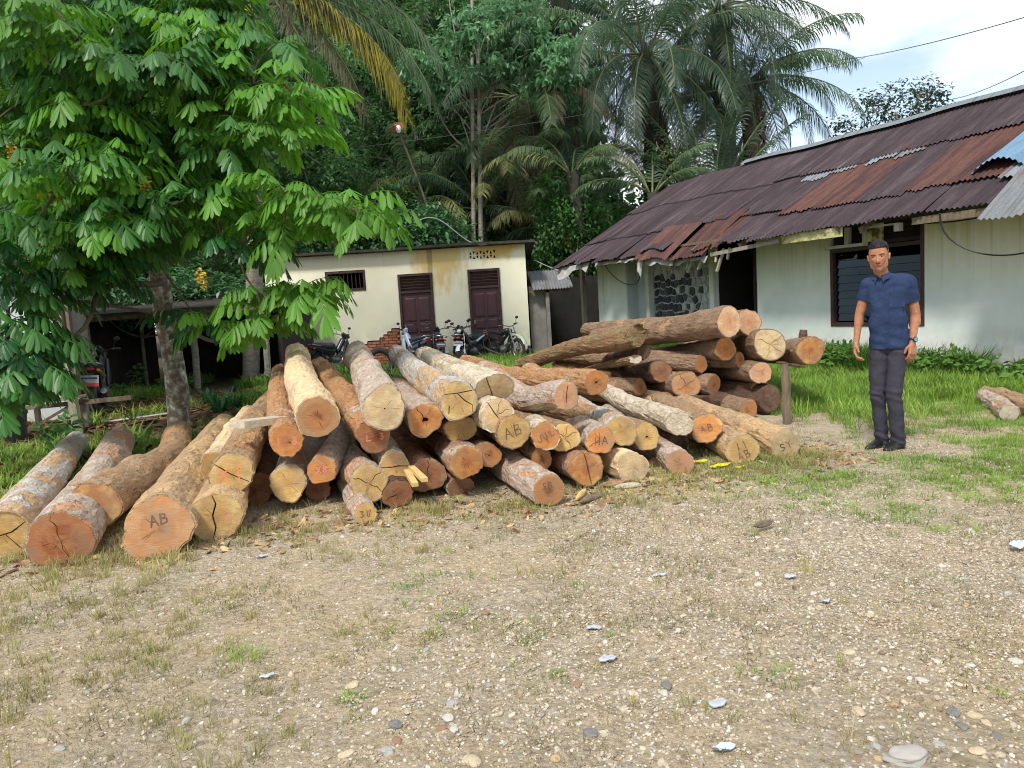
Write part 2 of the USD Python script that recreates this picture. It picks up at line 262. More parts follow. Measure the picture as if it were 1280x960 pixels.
plain('ink_pink', (.60, .22, .20), rough=.7)
plain('ink_red', (.58, .17, .08), rough=.7)
plain('hollow', (.035, .018, .01), rough=.95)

pm('sawn_grey', [(.3, (.34, .29, .21)), (.7, (.50, .45, .36))], scale=3, stretch=(1, 12, 12), rough=.85)
pm('sawn_yellow', [(.3, (.48, .31, .11)), (.7, (.60, .44, .20))], scale=4, stretch=(1, 10, 10))
pm('wood_old', [(.3, (.10, .075, .05)), (.7, (.20, .155, .11))], scale=4, stretch=(6, 6, 1), bump=.5)
pm('wood_grey', [(.3, (.20, .18, .14)), (.7, (.34, .31, .25))], scale=4, stretch=(6, 6, 1), bump=.5)
pm('wood_green', [(.3, (.16, .17, .10)), (.7, (.30, .31, .20))], scale=4, stretch=(6, 6, 1), bump=.5)
pm('trunk_lichen', [(.3, (.07, .055, .04)), (.48, (.15, .12, .085)), (.58, (.27, .28, .22)), (.70, (.52, .54, .50))], scale=11, detail=8, rough=.95, bump=.8, bscale=30, coord='g.position')
pm('trunk_grey', [(.3, (.16, .14, .11)), (.7, (.34, .32, .27))], scale=7, rough=.95, bump=.7, bscale=25, stretch=(1, 1, 2.5), coord='g.position')
pm('trunk_palm', [(.3, (.025, .023, .019)), (.55, (.05, .047, .038)), (.8, (.045, .07, .03))], scale=4, rough=.95, bump=.8, coord='g.position')
pm('branch_brown', [(.3, (.06, .05, .03)), (.7, (.13, .11, .07))], scale=12, rough=.9, bump=.5, coord='g.position')
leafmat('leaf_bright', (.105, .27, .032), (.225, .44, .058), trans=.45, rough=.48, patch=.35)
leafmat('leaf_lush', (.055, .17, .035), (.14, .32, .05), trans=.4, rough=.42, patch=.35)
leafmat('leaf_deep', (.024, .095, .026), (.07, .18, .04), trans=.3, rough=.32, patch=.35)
leafmat('leaf_yellow', (.42, .24, .02), (.50, .32, .03), trans=.4)
leafmat('leaf_forest', (.085, .18, .07), (.21, .33, .13), trans=.5, rough=.5, patch=.6, ps=.5)
leafmat('leaf_mid', (.06, .15, .04), (.14, .27, .075), trans=.45, rough=.45, patch=.5, ps=.8)
leafmat('leaf_blue', (.08, .19, .08), (.19, .34, .15), trans=.3, rough=.4, patch=.4)
leafmat('leaf_pale', (.13, .27, .13), (.26, .42, .22), trans=.4, rough=.45, patch=.3)
leafmat('leaf_olive', (.07, .11, .03), (.16, .20, .07), trans=.35, patch=.4)
leafmat('leaf_hazy', (.05, .075, .045), (.11, .15, .085), trans=.3, patch=.4)
leafmat('palm_green', (.09, .15, .07), (.19, .255, .135), trans=.45, rough=.35, patch=.4)
leafmat('palm_dark', (.055, .10, .057), (.125, .18, .105), trans=.45, rough=.4, patch=.4)
leafmat('palm_yellow', (.30, .26, .03), (.50, .42, .05), trans=.4, rough=.4, patch=.4, ps=2.5)
leafmat('palm_brown', (.13, .11, .065), (.23, .20, .13), trans=.25, rough=.7, patch=.4)
leafmat('palm_tan', (.16, .17, .06), (.28, .26, .12), trans=.3, rough=.6, patch=.4)
pm('rachis', [(.3, (.08, .10, .04)), (.7, (.14, .16, .07))], scale=5, rough=.6, coord='g.position')

# buildings
def wallmat(name, base, base2, stain, z0, z1, amount=.8, low=(.40, .36, .27), lowz=.35, extra=None):
    """Plaster with algae creeping down from the top, run marks, dirt splashed at the foot and fine blotches."""
    nodes = {'tc': ('texture_coordinate', {}), 'sx': ('separate_xyz', {}), 'n0': ('noise_texture', {'scale': 1.3, 'detail': 6, 'roughness': .6}), 'r0': ('rgb_ramp', {'ramp': [(.35, base), (.65, base2)]}),
        'ms': ('mapping', {'scale': (9, 9, .55)}), 'ns': ('noise_texture', {'scale': 1.0, 'detail': 6, 'roughness': .65}),
        'zz': ('map_range', {'from_min': z0, 'from_max': z1, 'clamp': True}), 'mu': ('math', {'math_type': 'multiply_add', 'value2': 1.1, 'value3': -.12}), 'mu2': ('math', {'math_type': 'multiply', 'use_clamp': True}), 'am': ('math', {'math_type': 'multiply', 'value2': amount * 1.7, 'use_clamp': True}),
        'm1': ('mix', {'mix_type': 'mix', 'color2': stain}),
        'rd': ('rgb_ramp', {'ramp': [(.60, (0, 0, 0)), (.74, (.55, .55, .55))]}), 'msd': ('mapping', {'scale': (14, 14, .25), 'location': (3.1, 0, 0)}), 'nsd': ('noise_texture', {'scale': 1.0, 'detail': 4}), 'zd': ('math', {'math_type': 'multiply'}), 'm2': ('mix', {'mix_type': 'mix', 'color2': (.16, .15, .10)}),
        'zl': ('map_range', {'from_min': lowz, 'from_max': 0.0, 'clamp': True}), 'nl': ('noise_texture', {'scale': 3.5, 'detail': 7, 'roughness': .7}), 'rl': ('rgb_ramp', {'ramp': [(.36, (0, 0, 0)), (.6, (1, 1, 1))]}), 'ml': ('math', {'math_type': 'multiply'}), 'm3': ('mix', {'mix_type': 'mix', 'color2': low}),
        'n9': ('noise_texture', {'scale': 40, 'detail': 4}), 'b': ('bump', {'strength': .2, 'distance': .01}), 'p': ('principled_bsdf', {'roughness': .8, 'specular_ior_level': .25})}
    links = [('tc.object', 'sx.vector'), ('tc.object', 'n0.vector'), ('n0.fac', 'r0.fac'), ('tc.object', 'ms.vector'), ('ms.vector', 'ns.vector'), ('sx.z', 'zz.value'), ('ns.fac', 'mu.value1'), ('zz.result', 'mu2.value1'), ('mu.value', 'mu2.value2'), ('mu2.value', 'am.value1'),
        ('r0.color', 'm1.color1'), ('am.value', 'm1.fac'), ('tc.object', 'msd.vector'), ('msd.vector', 'nsd.vector'), ('nsd.fac', 'rd.fac'), ('rd.color', 'zd.value1'), ('zz.result', 'zd.value2'), ('m1.color', 'm2.color1'), ('zd.value', 'm2.fac'),
        ('sx.z', 'zl.value'), ('tc.object', 'nl.vector'), ('nl.fac', 'rl.fac'), ('zl.result', 'ml.value1'), ('rl.color', 'ml.value2'), ('m2.color', 'm3.color1'), ('ml.value', 'm3.fac'), ('tc.object', 'n9.vector'), ('n9.fac', 'b.height'), ('b.normal', 'p.normal')]
    last = 'm3.color'
    for k, (x0, x1, z00, z11, col, lo, hi, sc, st) in enumerate(extra or []):   # a stain of its own between x0..x1, from z00 up to z11
        nodes.update({f'xa{k}': ('map_range', {'from_min': x0, 'from_max': x0 + .28 * (x1 - x0), 'clamp': True}), f'xb{k}': ('map_range', {'from_min': x1, 'from_max': x1 - .28 * (x1 - x0), 'clamp': True}), f'za{k}': ('map_range', {'from_min': z00, 'from_max': z11, 'clamp': True}),
            f'xm{k}': ('math', {'math_type': 'multiply'}), f'xz{k}': ('math', {'math_type': 'multiply'}), f'em{k}': ('mapping', {'scale': st}), f'en{k}': ('noise_texture', {'scale': sc, 'detail': 6, 'roughness': .6}), f'ad{k}': ('math', {'math_type': 'multiply_add', 'value2': .75}), f'er{k}': ('rgb_ramp', {'ramp': [(lo, (0, 0, 0)), (hi, (.9, .9, .9))]}), f'ex{k}': ('mix', {'mix_type': 'mix', 'color2': col})})
        links += [('sx.x', f'xa{k}.value'), ('sx.x', f'xb{k}.value'), ('sx.z', f'za{k}.value'), (f'xa{k}.result', f'xm{k}.value1'), (f'xb{k}.result', f'xm{k}.value2'), (f'xm{k}.value', f'xz{k}.value1'), (f'za{k}.result', f'xz{k}.value2'), ('tc.object', f'em{k}.vector'), (f'em{k}.vector', f'en{k}.vector'),
            (f'xz{k}.value', f'ad{k}.value1'), (f'en{k}.fac', f'ad{k}.value3'), (f'ad{k}.value', f'er{k}.fac'), (f'er{k}.color', f'ex{k}.fac'), (last, f'ex{k}.color1')]
        last = f'ex{k}.color'
    links.append((last, 'p.base_color')); M(name, nodes, links, 'p.BSDF')
wallmat('wall_mint', (.58, .655, .62), (.72, .76, .73), (.46, .43, .13), 1.15, 2.4, amount=.95, lowz=.7)
wallmat('wall_blue', (.42, .48, .48), (.48, .53, .52), (.28, .29, .14), 1.4, 2.5, amount=.6)
wallmat('wall_cream', (.80, .77, .57), (.84, .81, .63), (.50, .45, .22), 2.3, 3.1, amount=.35, low=(.44, .44, .38), lowz=1.1,
        extra=[(-2.7, -.75, 1.25, 3.0, (.62, .37, .03), .70, 1.12, 3.2, (1.4, 1, .6)), (-2.06, -1.86, .2, 2.7, (.06, .055, .042), .84, 1.16, 3.5, (6, 6, .6)), (-1.0, .6, 2.30, 3.0, (.60, .37, .05), .74, 1.02, 2.5, (1, 1, .7))])
wallmat('wall_white', (.38, .42, .44), (.46, .50, .52), (.34, .34, .25), 1.6, 2.6, amount=.5)
pm('plaster_dark', [(.3, (.16, .15, .13)), (.7, (.28, .26, .23))], scale=3)
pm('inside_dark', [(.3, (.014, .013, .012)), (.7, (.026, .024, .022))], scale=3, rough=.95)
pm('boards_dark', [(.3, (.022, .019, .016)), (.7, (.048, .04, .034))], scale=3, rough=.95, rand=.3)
pm('concrete_edge', [(.3, (.025, .024, .021)), (.7, (.075, .07, .06))], scale=6, rough=.95, bump=.5)
pm('brick_red', [(.3, (.30, .11, .06)), (.7, (.46, .20, .11))], scale=9, rough=.95, rand=.25, bump=.4)
pm('mortar', [(.3, (.10, .06, .045)), (.7, (.17, .11, .085))], scale=9, rough=.95)
pm('door_brown', [(.3, (.045, .018, .022)), (.7, (.085, .036, .04))], scale=5, stretch=(8, 8, 1), rough=.55, spec=.4)
pm('frame_brown', [(.3, (.035, .018, .016)), (.7, (.07, .036, .03))], scale=6, rough=.6, spec=.4)
pm('frame_white', [(.3, (.42, .44, .40)), (.7, (.56, .57, .52))], scale=6, rough=.6)
pm('fascia_yellow', [(.40, (.12, .10, .04)), (.48, (.44, .42, .20)), (.75, (.60, .58, .34))], scale=7, detail=8, rough=.9, bump=.4)
pm('sheet_torn', [(.3, (.22, .21, .20)), (.7, (.44, .43, .41))], scale=6, rough=.8)
pm('stone_blue', [(.3, (.030, .036, .046)), (.7, (.075, .085, .10))], scale=12, rough=.7, rand=.5)
pm('stone_pale', [(.3, (.30, .33, .33)), (.7, (.42, .45, .44))], scale=12, rough=.8, rand=.3)
pm('stone_mortar', [(.3, (.36, .38, .37)), (.7, (.52, .54, .52))], scale=6, rough=.9)
M('pane_glass', {'t': ('transparent_bsdf', {'color': (.30, .36, .35)}), 'gl': ('glossy_bsdf', {'color': (.5, .54, .54), 'roughness': .03}), 'fr': ('fresnel', {'IOR': 1.55}), 'm': ('mix_closure', {})},
  [('fr.fac', 'm.fac'), ('t.BSDF', 'm.closure1'), ('gl.BSDF', 'm.closure2')], 'm.closure')
def rustmat(name, stops, zincs=.0, rough=.85):
    """Corrugated sheet: rust drawn out down the slope, each sheet with its own tone."""
    M(name, {'tc': ('texture_coordinate', {}), 'oi': ('object_info', {}), 'ml': ('math', {'math_type': 'multiply', 'value2': 91.0}), 'sc': ('combine_xyz', {}), 'off': ('vector_math', {'math_type': 'add'}), 'mp': ('mapping', {'scale': (7, .7, .9)}), 'n': ('noise_texture', {'scale': 1.0, 'detail': 8, 'roughness': .66, 'distortion': .2}),
        'r': ('rgb_ramp', {'ramp': stops}), 'n2': ('noise_texture', {'scale': 45, 'detail': 6, 'roughness': .75}), 'r2': ('rgb_ramp', {'ramp': [(.3, (.75, .72, .70)), (.72, (1.25, 1.22, 1.2))]}), 'm': ('mix', {'mix_type': 'multiply', 'fac': 1.0}),
        'h': ('hsv', {}), 'mv': ('map_range', {'to_min': .85, 'to_max': 1.15}), 'b': ('bump', {'strength': .2, 'distance': .006}), 'p': ('principled_bsdf', {'roughness': rough, 'specular_ior_level': .15})},
      [('oi.random', 'ml.value1'), ('ml.value', 'sc.x'), ('tc.object', 'off.vector1'), ('sc.vector', 'off.vector2'), ('off.vector', 'mp.vector'), ('mp.vector', 'n.vector'), ('n.fac', 'r.fac'), ('off.vector', 'n2.vector'), ('n2.fac', 'r2.fac'), ('r.color', 'm.color1'), ('r2.color', 'm.color2'),
       ('oi.random', 'mv.value'), ('mv.result', 'h.value'), ('m.color', 'h.color'), ('h.color', 'p.base_color'), ('n2.fac', 'b.height'), ('b.normal', 'p.normal')], 'p.BSDF')
rustmat('roof_dark', [(.25, (.032, .024, .029)), (.5, (.050, .038, .044)), (.64, (.078, .062, .069)), (.80, (.145, .125, .125))])
rustmat('roof_rust', [(.22, (.040, .024, .026)), (.45, (.065, .037, .037)), (.58, (.115, .056, .043)), (.66, (.066, .042, .045)), (.90, (.22, .17, .13))])
rustmat('roof_zinc', [(.25, (.13, .17, .205)), (.5, (.18, .22, .25)), (.64, (.12, .09, .085)), (.85, (.08, .05, .045))])
rustmat('roof_blue', [(.25, (.09, .17, .26)), (.6, (.14, .24, .34)), (.85, (.17, .18, .19))], rough=.6)
rustmat('roof_grey', [(.25, (.10, .115, .13)), (.5, (.17, .19, .205)), (.66, (.13, .085, .07)), (.85, (.10, .06, .05))])

# vehicles, people, rest
plain('rubber', (.018, .018, .018), rough=.8); plain('steel', (.30, .30, .30), rough=.35, metal=.9); plain('black_plastic', (.02, .021, .023), rough=.4)
plain('engine_grey', (.12, .12, .12), rough=.5, metal=.6); plain('paint_white_blue', (.45, .52, .62), rough=.3); plain('paint_blue', (.03, .06, .25), rough=.3); plain('paint_black', (.02, .02, .024), rough=.22)
plain('paint_olive', (.16, .14, .04), rough=.4); plain('red_lens', (.22, .012, .014), rough=.3); plain('amber_lens', (.45, .10, .02), rough=.2); plain('plate_white', (.30, .32, .34), rough=.5); plain('plate_black', (.05, .05, .06), rough=.5); plain('lens_clear', (.55, .58, .60), rough=.15); plain('paint_green', (.28, .36, .24), rough=.4)
plain('plate_red', (.50, .03, .04), rough=.5)
M('skin', {'tc': ('texture_coordinate', {}), 'n': ('noise_texture', {'scale': 30, 'detail': 7, 'roughness': .7}), 'r': ('rgb_ramp', {'ramp': [(.3, (.25, .11, .06)), (.7, (.40, .195, .115))]}), 'p': ('principled_bsdf', {'roughness': .6, 'specular_ior_level': .25, 'subsurface_weight': .12, 'subsurface_scale': .01})}, [('tc.object', 'n.vector'), ('n.fac', 'r.fac'), ('r.color', 'p.base_color')], 'p.BSDF')
pm('shirt_blue', [(.3, (.014, .026, .068)), (.7, (.023, .039, .094))], scale=14, rough=.85, bump=.35, bscale=9, dist=.02, spec=.2)
pm('trouser_grey', [(.3, (.029, .028, .040)), (.7, (.045, .043, .059))], scale=14, rough=.9, bump=.35, bscale=10, dist=.02, spec=.2)
plain('hair_black', (.010, .009, .009), rough=.6, spec=.2); plain('shoe_black', (.012, .012, .013), rough=.3); plain('watch_face', (.10, .28, .36), rough=.2); plain('lip', (.30, .11, .085), rough=.5); plain('eye_white', (.20, .16, .14), rough=.5); plain('brow_black', (.03, .022, .02), rough=.8); plain('stubble', (.17, .085, .055), rough=.7); plain('tag_white', (.55, .62, .72), rough=.7)
plain('plastic_white', (.38, .41, .44), rough=.5); plain('plastic_yellow', (.60, .52, .02), rough=.4); plain('wire_dark', (.03, .03, .03), rough=.6); plain('wire_light', (.45, .45, .45), rough=.5); plain('lamp_red', (.20, .05, .03), rough=.5); plain('bulb_white', (.75, .76, .74), rough=.25); plain('pole_rust', (.16, .12, .10), rough=.8); plain('flower_yellow', (.50, .36, .06), rough=.8)
pm('stone_grey', [(.3, (.24, .235, .22)), (.7, (.38, .37, .34))], scale=25, rough=.9)
pm('stone_white', [(.3, (.36, .34, .30)), (.7, (.50, .47, .42))], scale=25, rough=.9)
pm('stone_dark', [(.3, (.12, .115, .11)), (.7, (.21, .20, .19))], scale=25, rough=.8)
pm('stone_tan', [(.3, (.36, .29, .19)), (.7, (.50, .42, .30))], scale=25, rough=.9)
pm('stone_brown', [(.3, (.20, .12, .075)), (.7, (.30, .19, .12))], scale=25, rough=.9)
pm('stone_orange', [(.3, (.36, .25, .13)), (.7, (.46, .34, .20))], scale=25, rough=.9)
M('stone_banded', {'tc': ('texture_coordinate', {}), 'w': ('wave_texture', {'wave_type': 'bands', 'bands_direction': 'z', 'scale': 9, 'distortion': 3, 'detail': 3}), 'r': ('rgb_ramp', {'ramp': [(.3, (.27, .26, .24)), (.6, (.17, .15, .13)), (.9, (.33, .31, .28))]}), 'p': ('principled_bsdf', {'roughness': .9})}, [('tc.object', 'w.vector'), ('w.fac', 'r.fac'), ('r.color', 'p.base_color')], 'p.BSDF')
# ------------------------------------------------------------------ ground
def ground_h(x, y):
    """Gentle unevenness of the yard, in metres."""
    p = np.stack([np.asarray(x, float) * .5, np.asarray(y, float) * .5, np.zeros_like(np.asarray(x, float))], -1)
    return (meshkit.fbm(p, 3, 5) - .5) * .10 + (meshkit.fbm(p * 6, 3, 9) - .5) * .03
def make_ground():
    xs = np.r_[np.linspace(-120, -12, 12)[:-1], np.linspace(-12, 12, 220), np.linspace(12, 120, 12)[1:]]
    ys = np.r_[-60, -20, -6, np.linspace(0, 24, 230), np.linspace(24, 160, 14)[1:]]
    X, Y = np.meshgrid(xs, ys)
    Z = ground_h(X, Y)
    v = np.stack([X, Y, Z], -1).reshape(-1, 3); n = len(xs)
    i, j = np.meshgrid(np.arange(len(ys) - 1), np.arange(n - 1), indexing='ij'); a = i * n + j
    f = np.stack([a, a + 1, a + n + 1, a + n], -1).reshape(-1, 4)
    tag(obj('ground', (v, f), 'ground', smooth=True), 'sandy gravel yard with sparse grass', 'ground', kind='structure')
make_ground()

# ------------------------------------------------------------------ long house on the right
HO, HD = np.array([7.0, 10.3, 0.0]), np.array([-0.4617, 0.8870, 0.0])
HN = np.array([-0.8870, -0.4617, 0.0])                      # out of the front wall
HROT = math.atan2(HD[1], HD[0])
def hw(t, o, z): return HO + HD * t + HN * o + np.array([0, 0, z])
house = thing('long_house', 'long single storey house with pale green plaster walls and a rusty corrugated roof', 'house', HO, HROT)
EZ, RZ, EO, RO = 2.28, 4.42, .92, -3.0                      # eave and ridge height, and their distance out of the wall
def roof_z(o): return EZ + (RZ - EZ) * (EO - o) / (EO - RO)
def sag(t): return .025 * np.sin(np.asarray(t) * .8 + .5) + .01 * np.sin(np.asarray(t) * 2.9) - .05 * np.clip((np.asarray(t) - 7) / 4, 0, 1)
def wall_piece(t0, t1, z0, z1, o, mat='wall_mint', thick=.15, name='wall'):
    obj(name, bx(t0, t1, o - thick, o, z0, z1), mat, house)
wall_piece(-4.5, 1.37, -.1, 2.62, 0)
wall_piece(1.37, 3.07, -.1, .67, 0); wall_piece(3.07, 4.75, -.1, 2.62, 0); wall_piece(1.37, 3.07, 2.56, 2.64, -.003)
wall_piece(5.99, 8.17, -.1, 2.1, -.16, 'stone_mortar'); wall_piece(8.17, 8.94, -.1, 2.5, -.30, 'wall_blue'); wall_piece(8.94, 10.0, -.1, 2.5, 0)
obj('pillar', bx(8.05, 8.17, -.14, .01, -.1, 2.45), 'frame_white', house); obj('pillar', bx(5.93, 6.05, -.14, .012, -.1, 2.45), 'wall_mint', house)
obj('pillar', bx(9.85, 10.04, -.10, .05, -.1, 2.42), 'wall_mint', house)
for a in ((4.75, -1.6, 0), (5.99, -1.6, -.15), (8.94, -.45, 0)):      # returns of the recesses
    obj('wall', bx(a[0] - .06, a[0] + .06, a[1], a[2] - .004, -.1, 2.5), 'wall_blue' if a[0] > 8 else 'inside_dark', house)
obj('wall', bx(9.86, 10.0, -6.0, -.16, -.1, 2.5), 'boards_dark', house); obj('wall', bx(-4.5, 10.0, -6.15, -6.0, -.1, 2.6), 'wall_mint', house); obj('wall', bx(-4.65, -4.5, -6.15, 0, -.1, 2.6), 'wall_mint', house)
for s, x in (('g', 9.93), ('g2', -4.57)):
    tri = extr(Polygon([(.0, 2.45), (-6.0, 2.45), (RO, RZ - .12)]), .1); v = tri.vertices; tri.vertices = np.stack([x - .05 + v[:, 2], v[:, 0], v[:, 1]], 1)
    obj('gable', tri, 'boards_dark', house)
obj('door', bx(4.83, 5.40, -.62, -.57, -.1, 2.3), 'door_brown', house, label='dark brown door standing in the porch recess')
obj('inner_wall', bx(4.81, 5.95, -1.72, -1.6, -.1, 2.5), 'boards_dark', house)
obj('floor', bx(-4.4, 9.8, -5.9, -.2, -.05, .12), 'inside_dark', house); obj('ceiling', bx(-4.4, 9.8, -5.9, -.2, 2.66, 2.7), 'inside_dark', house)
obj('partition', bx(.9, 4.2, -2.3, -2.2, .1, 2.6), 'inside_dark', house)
obj('veranda_post', bx(10.75, 10.85, -.05, .05, -.1, 2.35), 'wood_grey', house, label='grey post under the far corner of the roof')
obj('plinth', bx(5.97, 8.1, -.19, -.1, -.1, .25), 'plaster_dark', house)

def stone_cladding():
    rng = np.random.default_rng(4)
    pts = []
    for i in range(14):
        for j in range(11):
            pts.append((6.08 + (i + .5 * (j % 2) + rng.uniform(-.3, .3)) * .148, .2 + (j + rng.uniform(-.3, .3)) * .178))
    vor = Voronoi(np.array(pts)); frame = sbox(6.07, .2, 8.03, 2.06)
    for k, reg in enumerate(vor.point_region):
        r = vor.regions[reg]
        if -1 in r or not r: continue
        g = Polygon(vor.vertices[r]).intersection(frame).buffer(-.016).buffer(-.012).buffer(.012)
        if g.is_empty or g.area < .002: continue
        g = g.simplify(.006); g = max(getattr(g, 'geoms', [g]), key=lambda q: q.area)
        m = extr(g, .03); v = m.vertices
        m.vertices = np.stack([v[:, 0], -.166 + v[:, 2] * (1 + .3 * rng.random()), v[:, 1]], 1)
        x = (pts[k][0] - 6.07) / 1.96
        obj('stone', m, 'stone_blue' if (x + rng.uniform(-.28, .28) > .42 and pts[k][1] < 1.8) else 'stone_pale', house)
stone_cladding()

# window with a brown frame, glass louvre slats, dark wooden louvres and a pale vent box above
win = obj('window', cat_([bx(1.37, 1.43, -.1, .012, .67, 2.6), bx(3.01, 3.07, -.1, .012, .67, 1.98), bx(1.43, 3.01, -.1, .012, .67, .74), bx(1.43, 3.01, -.1, .012, 1.92, 1.98), bx(2.14, 2.19, -.1, .010, .74, 1.92)]), 'frame_brown', house)
def pane_slats(t0, t1):
    for k in range(9):
        z = .76 + k * .128
        obj('pane', turn(bx(t0, t1, -.003, .003, 0, .15), rx=.16, t=(0, -.045, z)), 'pane_glass', win)
pane_slats(1.44, 2.13); pane_slats(2.20, 3.0)
for k in range(7): obj('louver', turn(bx(1.44, 2.34, -.006, .006, 0, .075), rx=.6, t=(0, -.05, 2.0 + k * .075)), 'boards_dark', win)
vb = obj('vent_frame', cat_([bx(2.36, 3.12, -.04, .10, 1.985, 2.035), bx(2.66, 2.74, -.02, .06, 2.035, 2.6), bx(2.34, 2.40, -.02, .06, 2.035, 2.6), bx(3.02, 3.07, -.02, .05, 2.035, 2.6)]), 'frame_white', house, label='pale frame of the vent above the window')
obj('vent_panel', bx(2.74, 3.02, -.10, -.05, 2.035, 2.6), 'boards_dark', vb); obj('vent_panel', bx(2.40, 2.66, -.10, -.06, 2.035, 2.6), 'inside_dark', vb)
obj('wall_patch', bx(2.06, 2.33, -.02, .035, 2.04, 2.6), 'fascia_yellow', house)

def corr_sheet(t0, t1, o0, o1, lift0=.0, lift1=.0, amp=.013, pitch=.076, seg=5, curl=None, rag=0, seed=0):
    """Corrugated sheet lying on the roof slope between o0 (lower edge) and o1; lift raises its lower and upper edge."""
    n = max(8, int((t1 - t0) / pitch * 6)); T = np.linspace(t0, t1, n); S = np.linspace(0, 1, seg)
    TT, SS = np.meshgrid(T, S)
    rng = np.random.default_rng(seed)
    edge = rag * (meshkit.noise(np.stack([T * 6, T * 0 + seed, T * 0], -1), 3) - .3)
    O = o0 + (o1 - o0) * SS - (edge[None, :] * (1 - SS) if rag else 0)
    Z = roof_z(O) + sag(TT) + amp * np.sin(2 * np.pi * TT / pitch) + lift0 * (1 - SS) ** 1.5 + lift1 * SS
    if curl is not None: Z = Z + curl * np.abs((TT - (t0 + t1) / 2) / ((t1 - t0) / 2)) ** 2 * (1 - .4 * SS)
    v = np.stack([TT, O, Z], -1).reshape(-1, 3); i, j = np.meshgrid(np.arange(seg - 1), np.arange(n - 1), indexing='ij'); a = i * n + j
    f = np.stack([a, a + 1, a + n + 1, a + n], -1).reshape(-1, 4)
    f3 = np.vstack([f[:, [0, 1, 2]], f[:, [0, 2, 3]]]); N = len(v)
    return trimesh.Trimesh(np.vstack([v, v - [0, 0, .003]]), np.vstack([f3, f3[:, ::-1] + N]), process=False)
def roof():
    rng = np.random.default_rng(8)
    W = .80; t = -4.8; k = 0
    while t < 10.6:
        t1 = min(t + W + .07, 10.72)
        jit = lambda a: rng.uniform(-a, a)
        lowmat = 'roof_dark'
        if 4.6 < t < 7.0: lowmat = 'roof_rust' if rng.random() < .45 else 'roof_dark'
        o_low = EO + jit(.06); lift = jit(.025)
        if 4.4 < t < 7.6: o_low += jit(.10) - .05; lift = rng.uniform(-.10, .03)
        if not (5.3 < t < 6.1):
            obj('roof_sheet', corr_sheet(t, t1, o_low, -.42 + jit(.03), .0 + lift, -.01, seed=k, rag=.06 if t < 4 else .2), lowmat, house, smooth=40)
        midmat = 'roof_rust' if t < 4.0 and rng.random() < .75 else 'roof_dark'
        o_mid = .0 + jit(.04) + (.24 if t < 4.0 else 0)
        obj('roof_sheet', corr_sheet(t - .03 + jit(.02), t1, o_mid, -1.75, .016 + rng.uniform(0, .03), .004, seed=k + 100, rag=.09), midmat, house, smooth=40)
        obj('roof_sheet', corr_sheet(t + jit(.03), t1, -1.42 + jit(.05), RO + .03, .022 + rng.uniform(0, .025), .012, seed=k + 200, rag=.09), 'roof_dark', house, smooth=40)
        t += W; k += 1
    # unrusted zinc strips under the lapped edges
    for a, b, o in ((3.55, 4.1, -1.13), (4.1, 4.65, -1.10), (2.75, 3.3, -1.20), (2.25, 2.72, -1.17)):
        obj('zinc_strip', corr_sheet(a, b, o, o - .22, .035, .03, seed=int(a * 10), rag=.22, seg=3), 'roof_zinc', house, smooth=40, label='unrusted pale strip of roof sheet')
    # loose sheets: the blue curled one, the slipped ones below it and the torn ones over the porch
    obj('roof_sheet', corr_sheet(-.12, .62, .10, -2.2, .22, .10, curl=-.17, seed=31), 'roof_blue', house, smooth=40, label='loose curled pale blue roof sheet')
    obj('roof_sheet', corr_sheet(-.75, .10, .36, -.75, .07, .05, seed=33, rag=.1), 'roof_zinc', house, smooth=40, label='loose zinc grey roof sheet')
    obj('roof_sheet', corr_sheet(-1.3, -.10, 1.22, .12, -.04, .10, seed=34, rag=.1), 'roof_grey', house, smooth=40, label='rusty grey roof sheet hanging over the eave')
    obj('roof_sheet', turn(corr_sheet(5.2, 6.15, .92, -.40, -.16, .03, seed=35, rag=.12), t=(0, .06, -.02)), 'roof_rust', house, smooth=40, label='sagging reddish roof sheet over the porch')
    obj('roof_sheet', turn(corr_sheet(6.1, 7.3, 1.05, .05, -.10, .08, seed=36, rag=.16), t=(0, 0, .02)), 'roof_rust', house, smooth=40, label='slipped reddish roof sheet with torn edge')
    # far slope, ridge, timbers
    v = np.array([[-4.8, RO, RZ - .02], [10.72, RO, RZ - .02], [10.72, -6.95, EZ], [-4.8, -6.95, EZ]]); w = v - [0, 0, .03]
    obj('far_slope', trimesh.convex.convex_hull(np.vstack([v, w])), 'roof_dark', house)
    T = np.linspace(-4.85, 7.95, 40); prof = [(.17, -.075), (.05, .0), (0, .035), (-.05, 0), (-.17, -.075)]
    V = np.concatenate([np.stack([T, np.full_like(T, RO + a), RZ + .075 + b + sag(T)], -1) for a, b in prof]); n = len(T)
    q = np.concatenate([np.stack([np.arange(n - 1) + i * n, np.arange(n - 1) + 1 + i * n, np.arange(n - 1) + 1 + (i + 1) * n, np.arange(n - 1) + (i + 1) * n], -1) for i in range(4)])
    obj('ridge_cap', (V, q), 'roof_zinc', house, label='grey blue ridge cap')
    for t in np.arange(-4.4, 10.7, 1.25):
        obj('rafter', bar((t, EO - .10, EZ - .10), (t, RO, RZ - .12), .05, .10), 'wood_old', house)
    for o in (.62, -.5, -1.6, -2.7): obj('purlin', bar((-4.7, o, roof_z(o) - .085), (10.6, o, roof_z(o) - .085), .06, .05), 'wood_old', house)
    obj('fascia_board', bar((2.12, EO - .04, EZ - .085), (3.32, EO - .06, EZ - .085), .025, .15), 'fascia_yellow', house, label='peeling pale yellow fascia board')
    obj('fascia_board', bar((-4.7, EO - .09, EZ - .07), (1.0, EO - .09, EZ - .07), .025, .10), 'wood_old', house)
    obj('fascia_board', bar((3.4, EO - .06, EZ - .10), (5.1, EO - .1, EZ - .19), .02, .07), 'wood_grey', house)
    rng = np.random.default_rng(5)
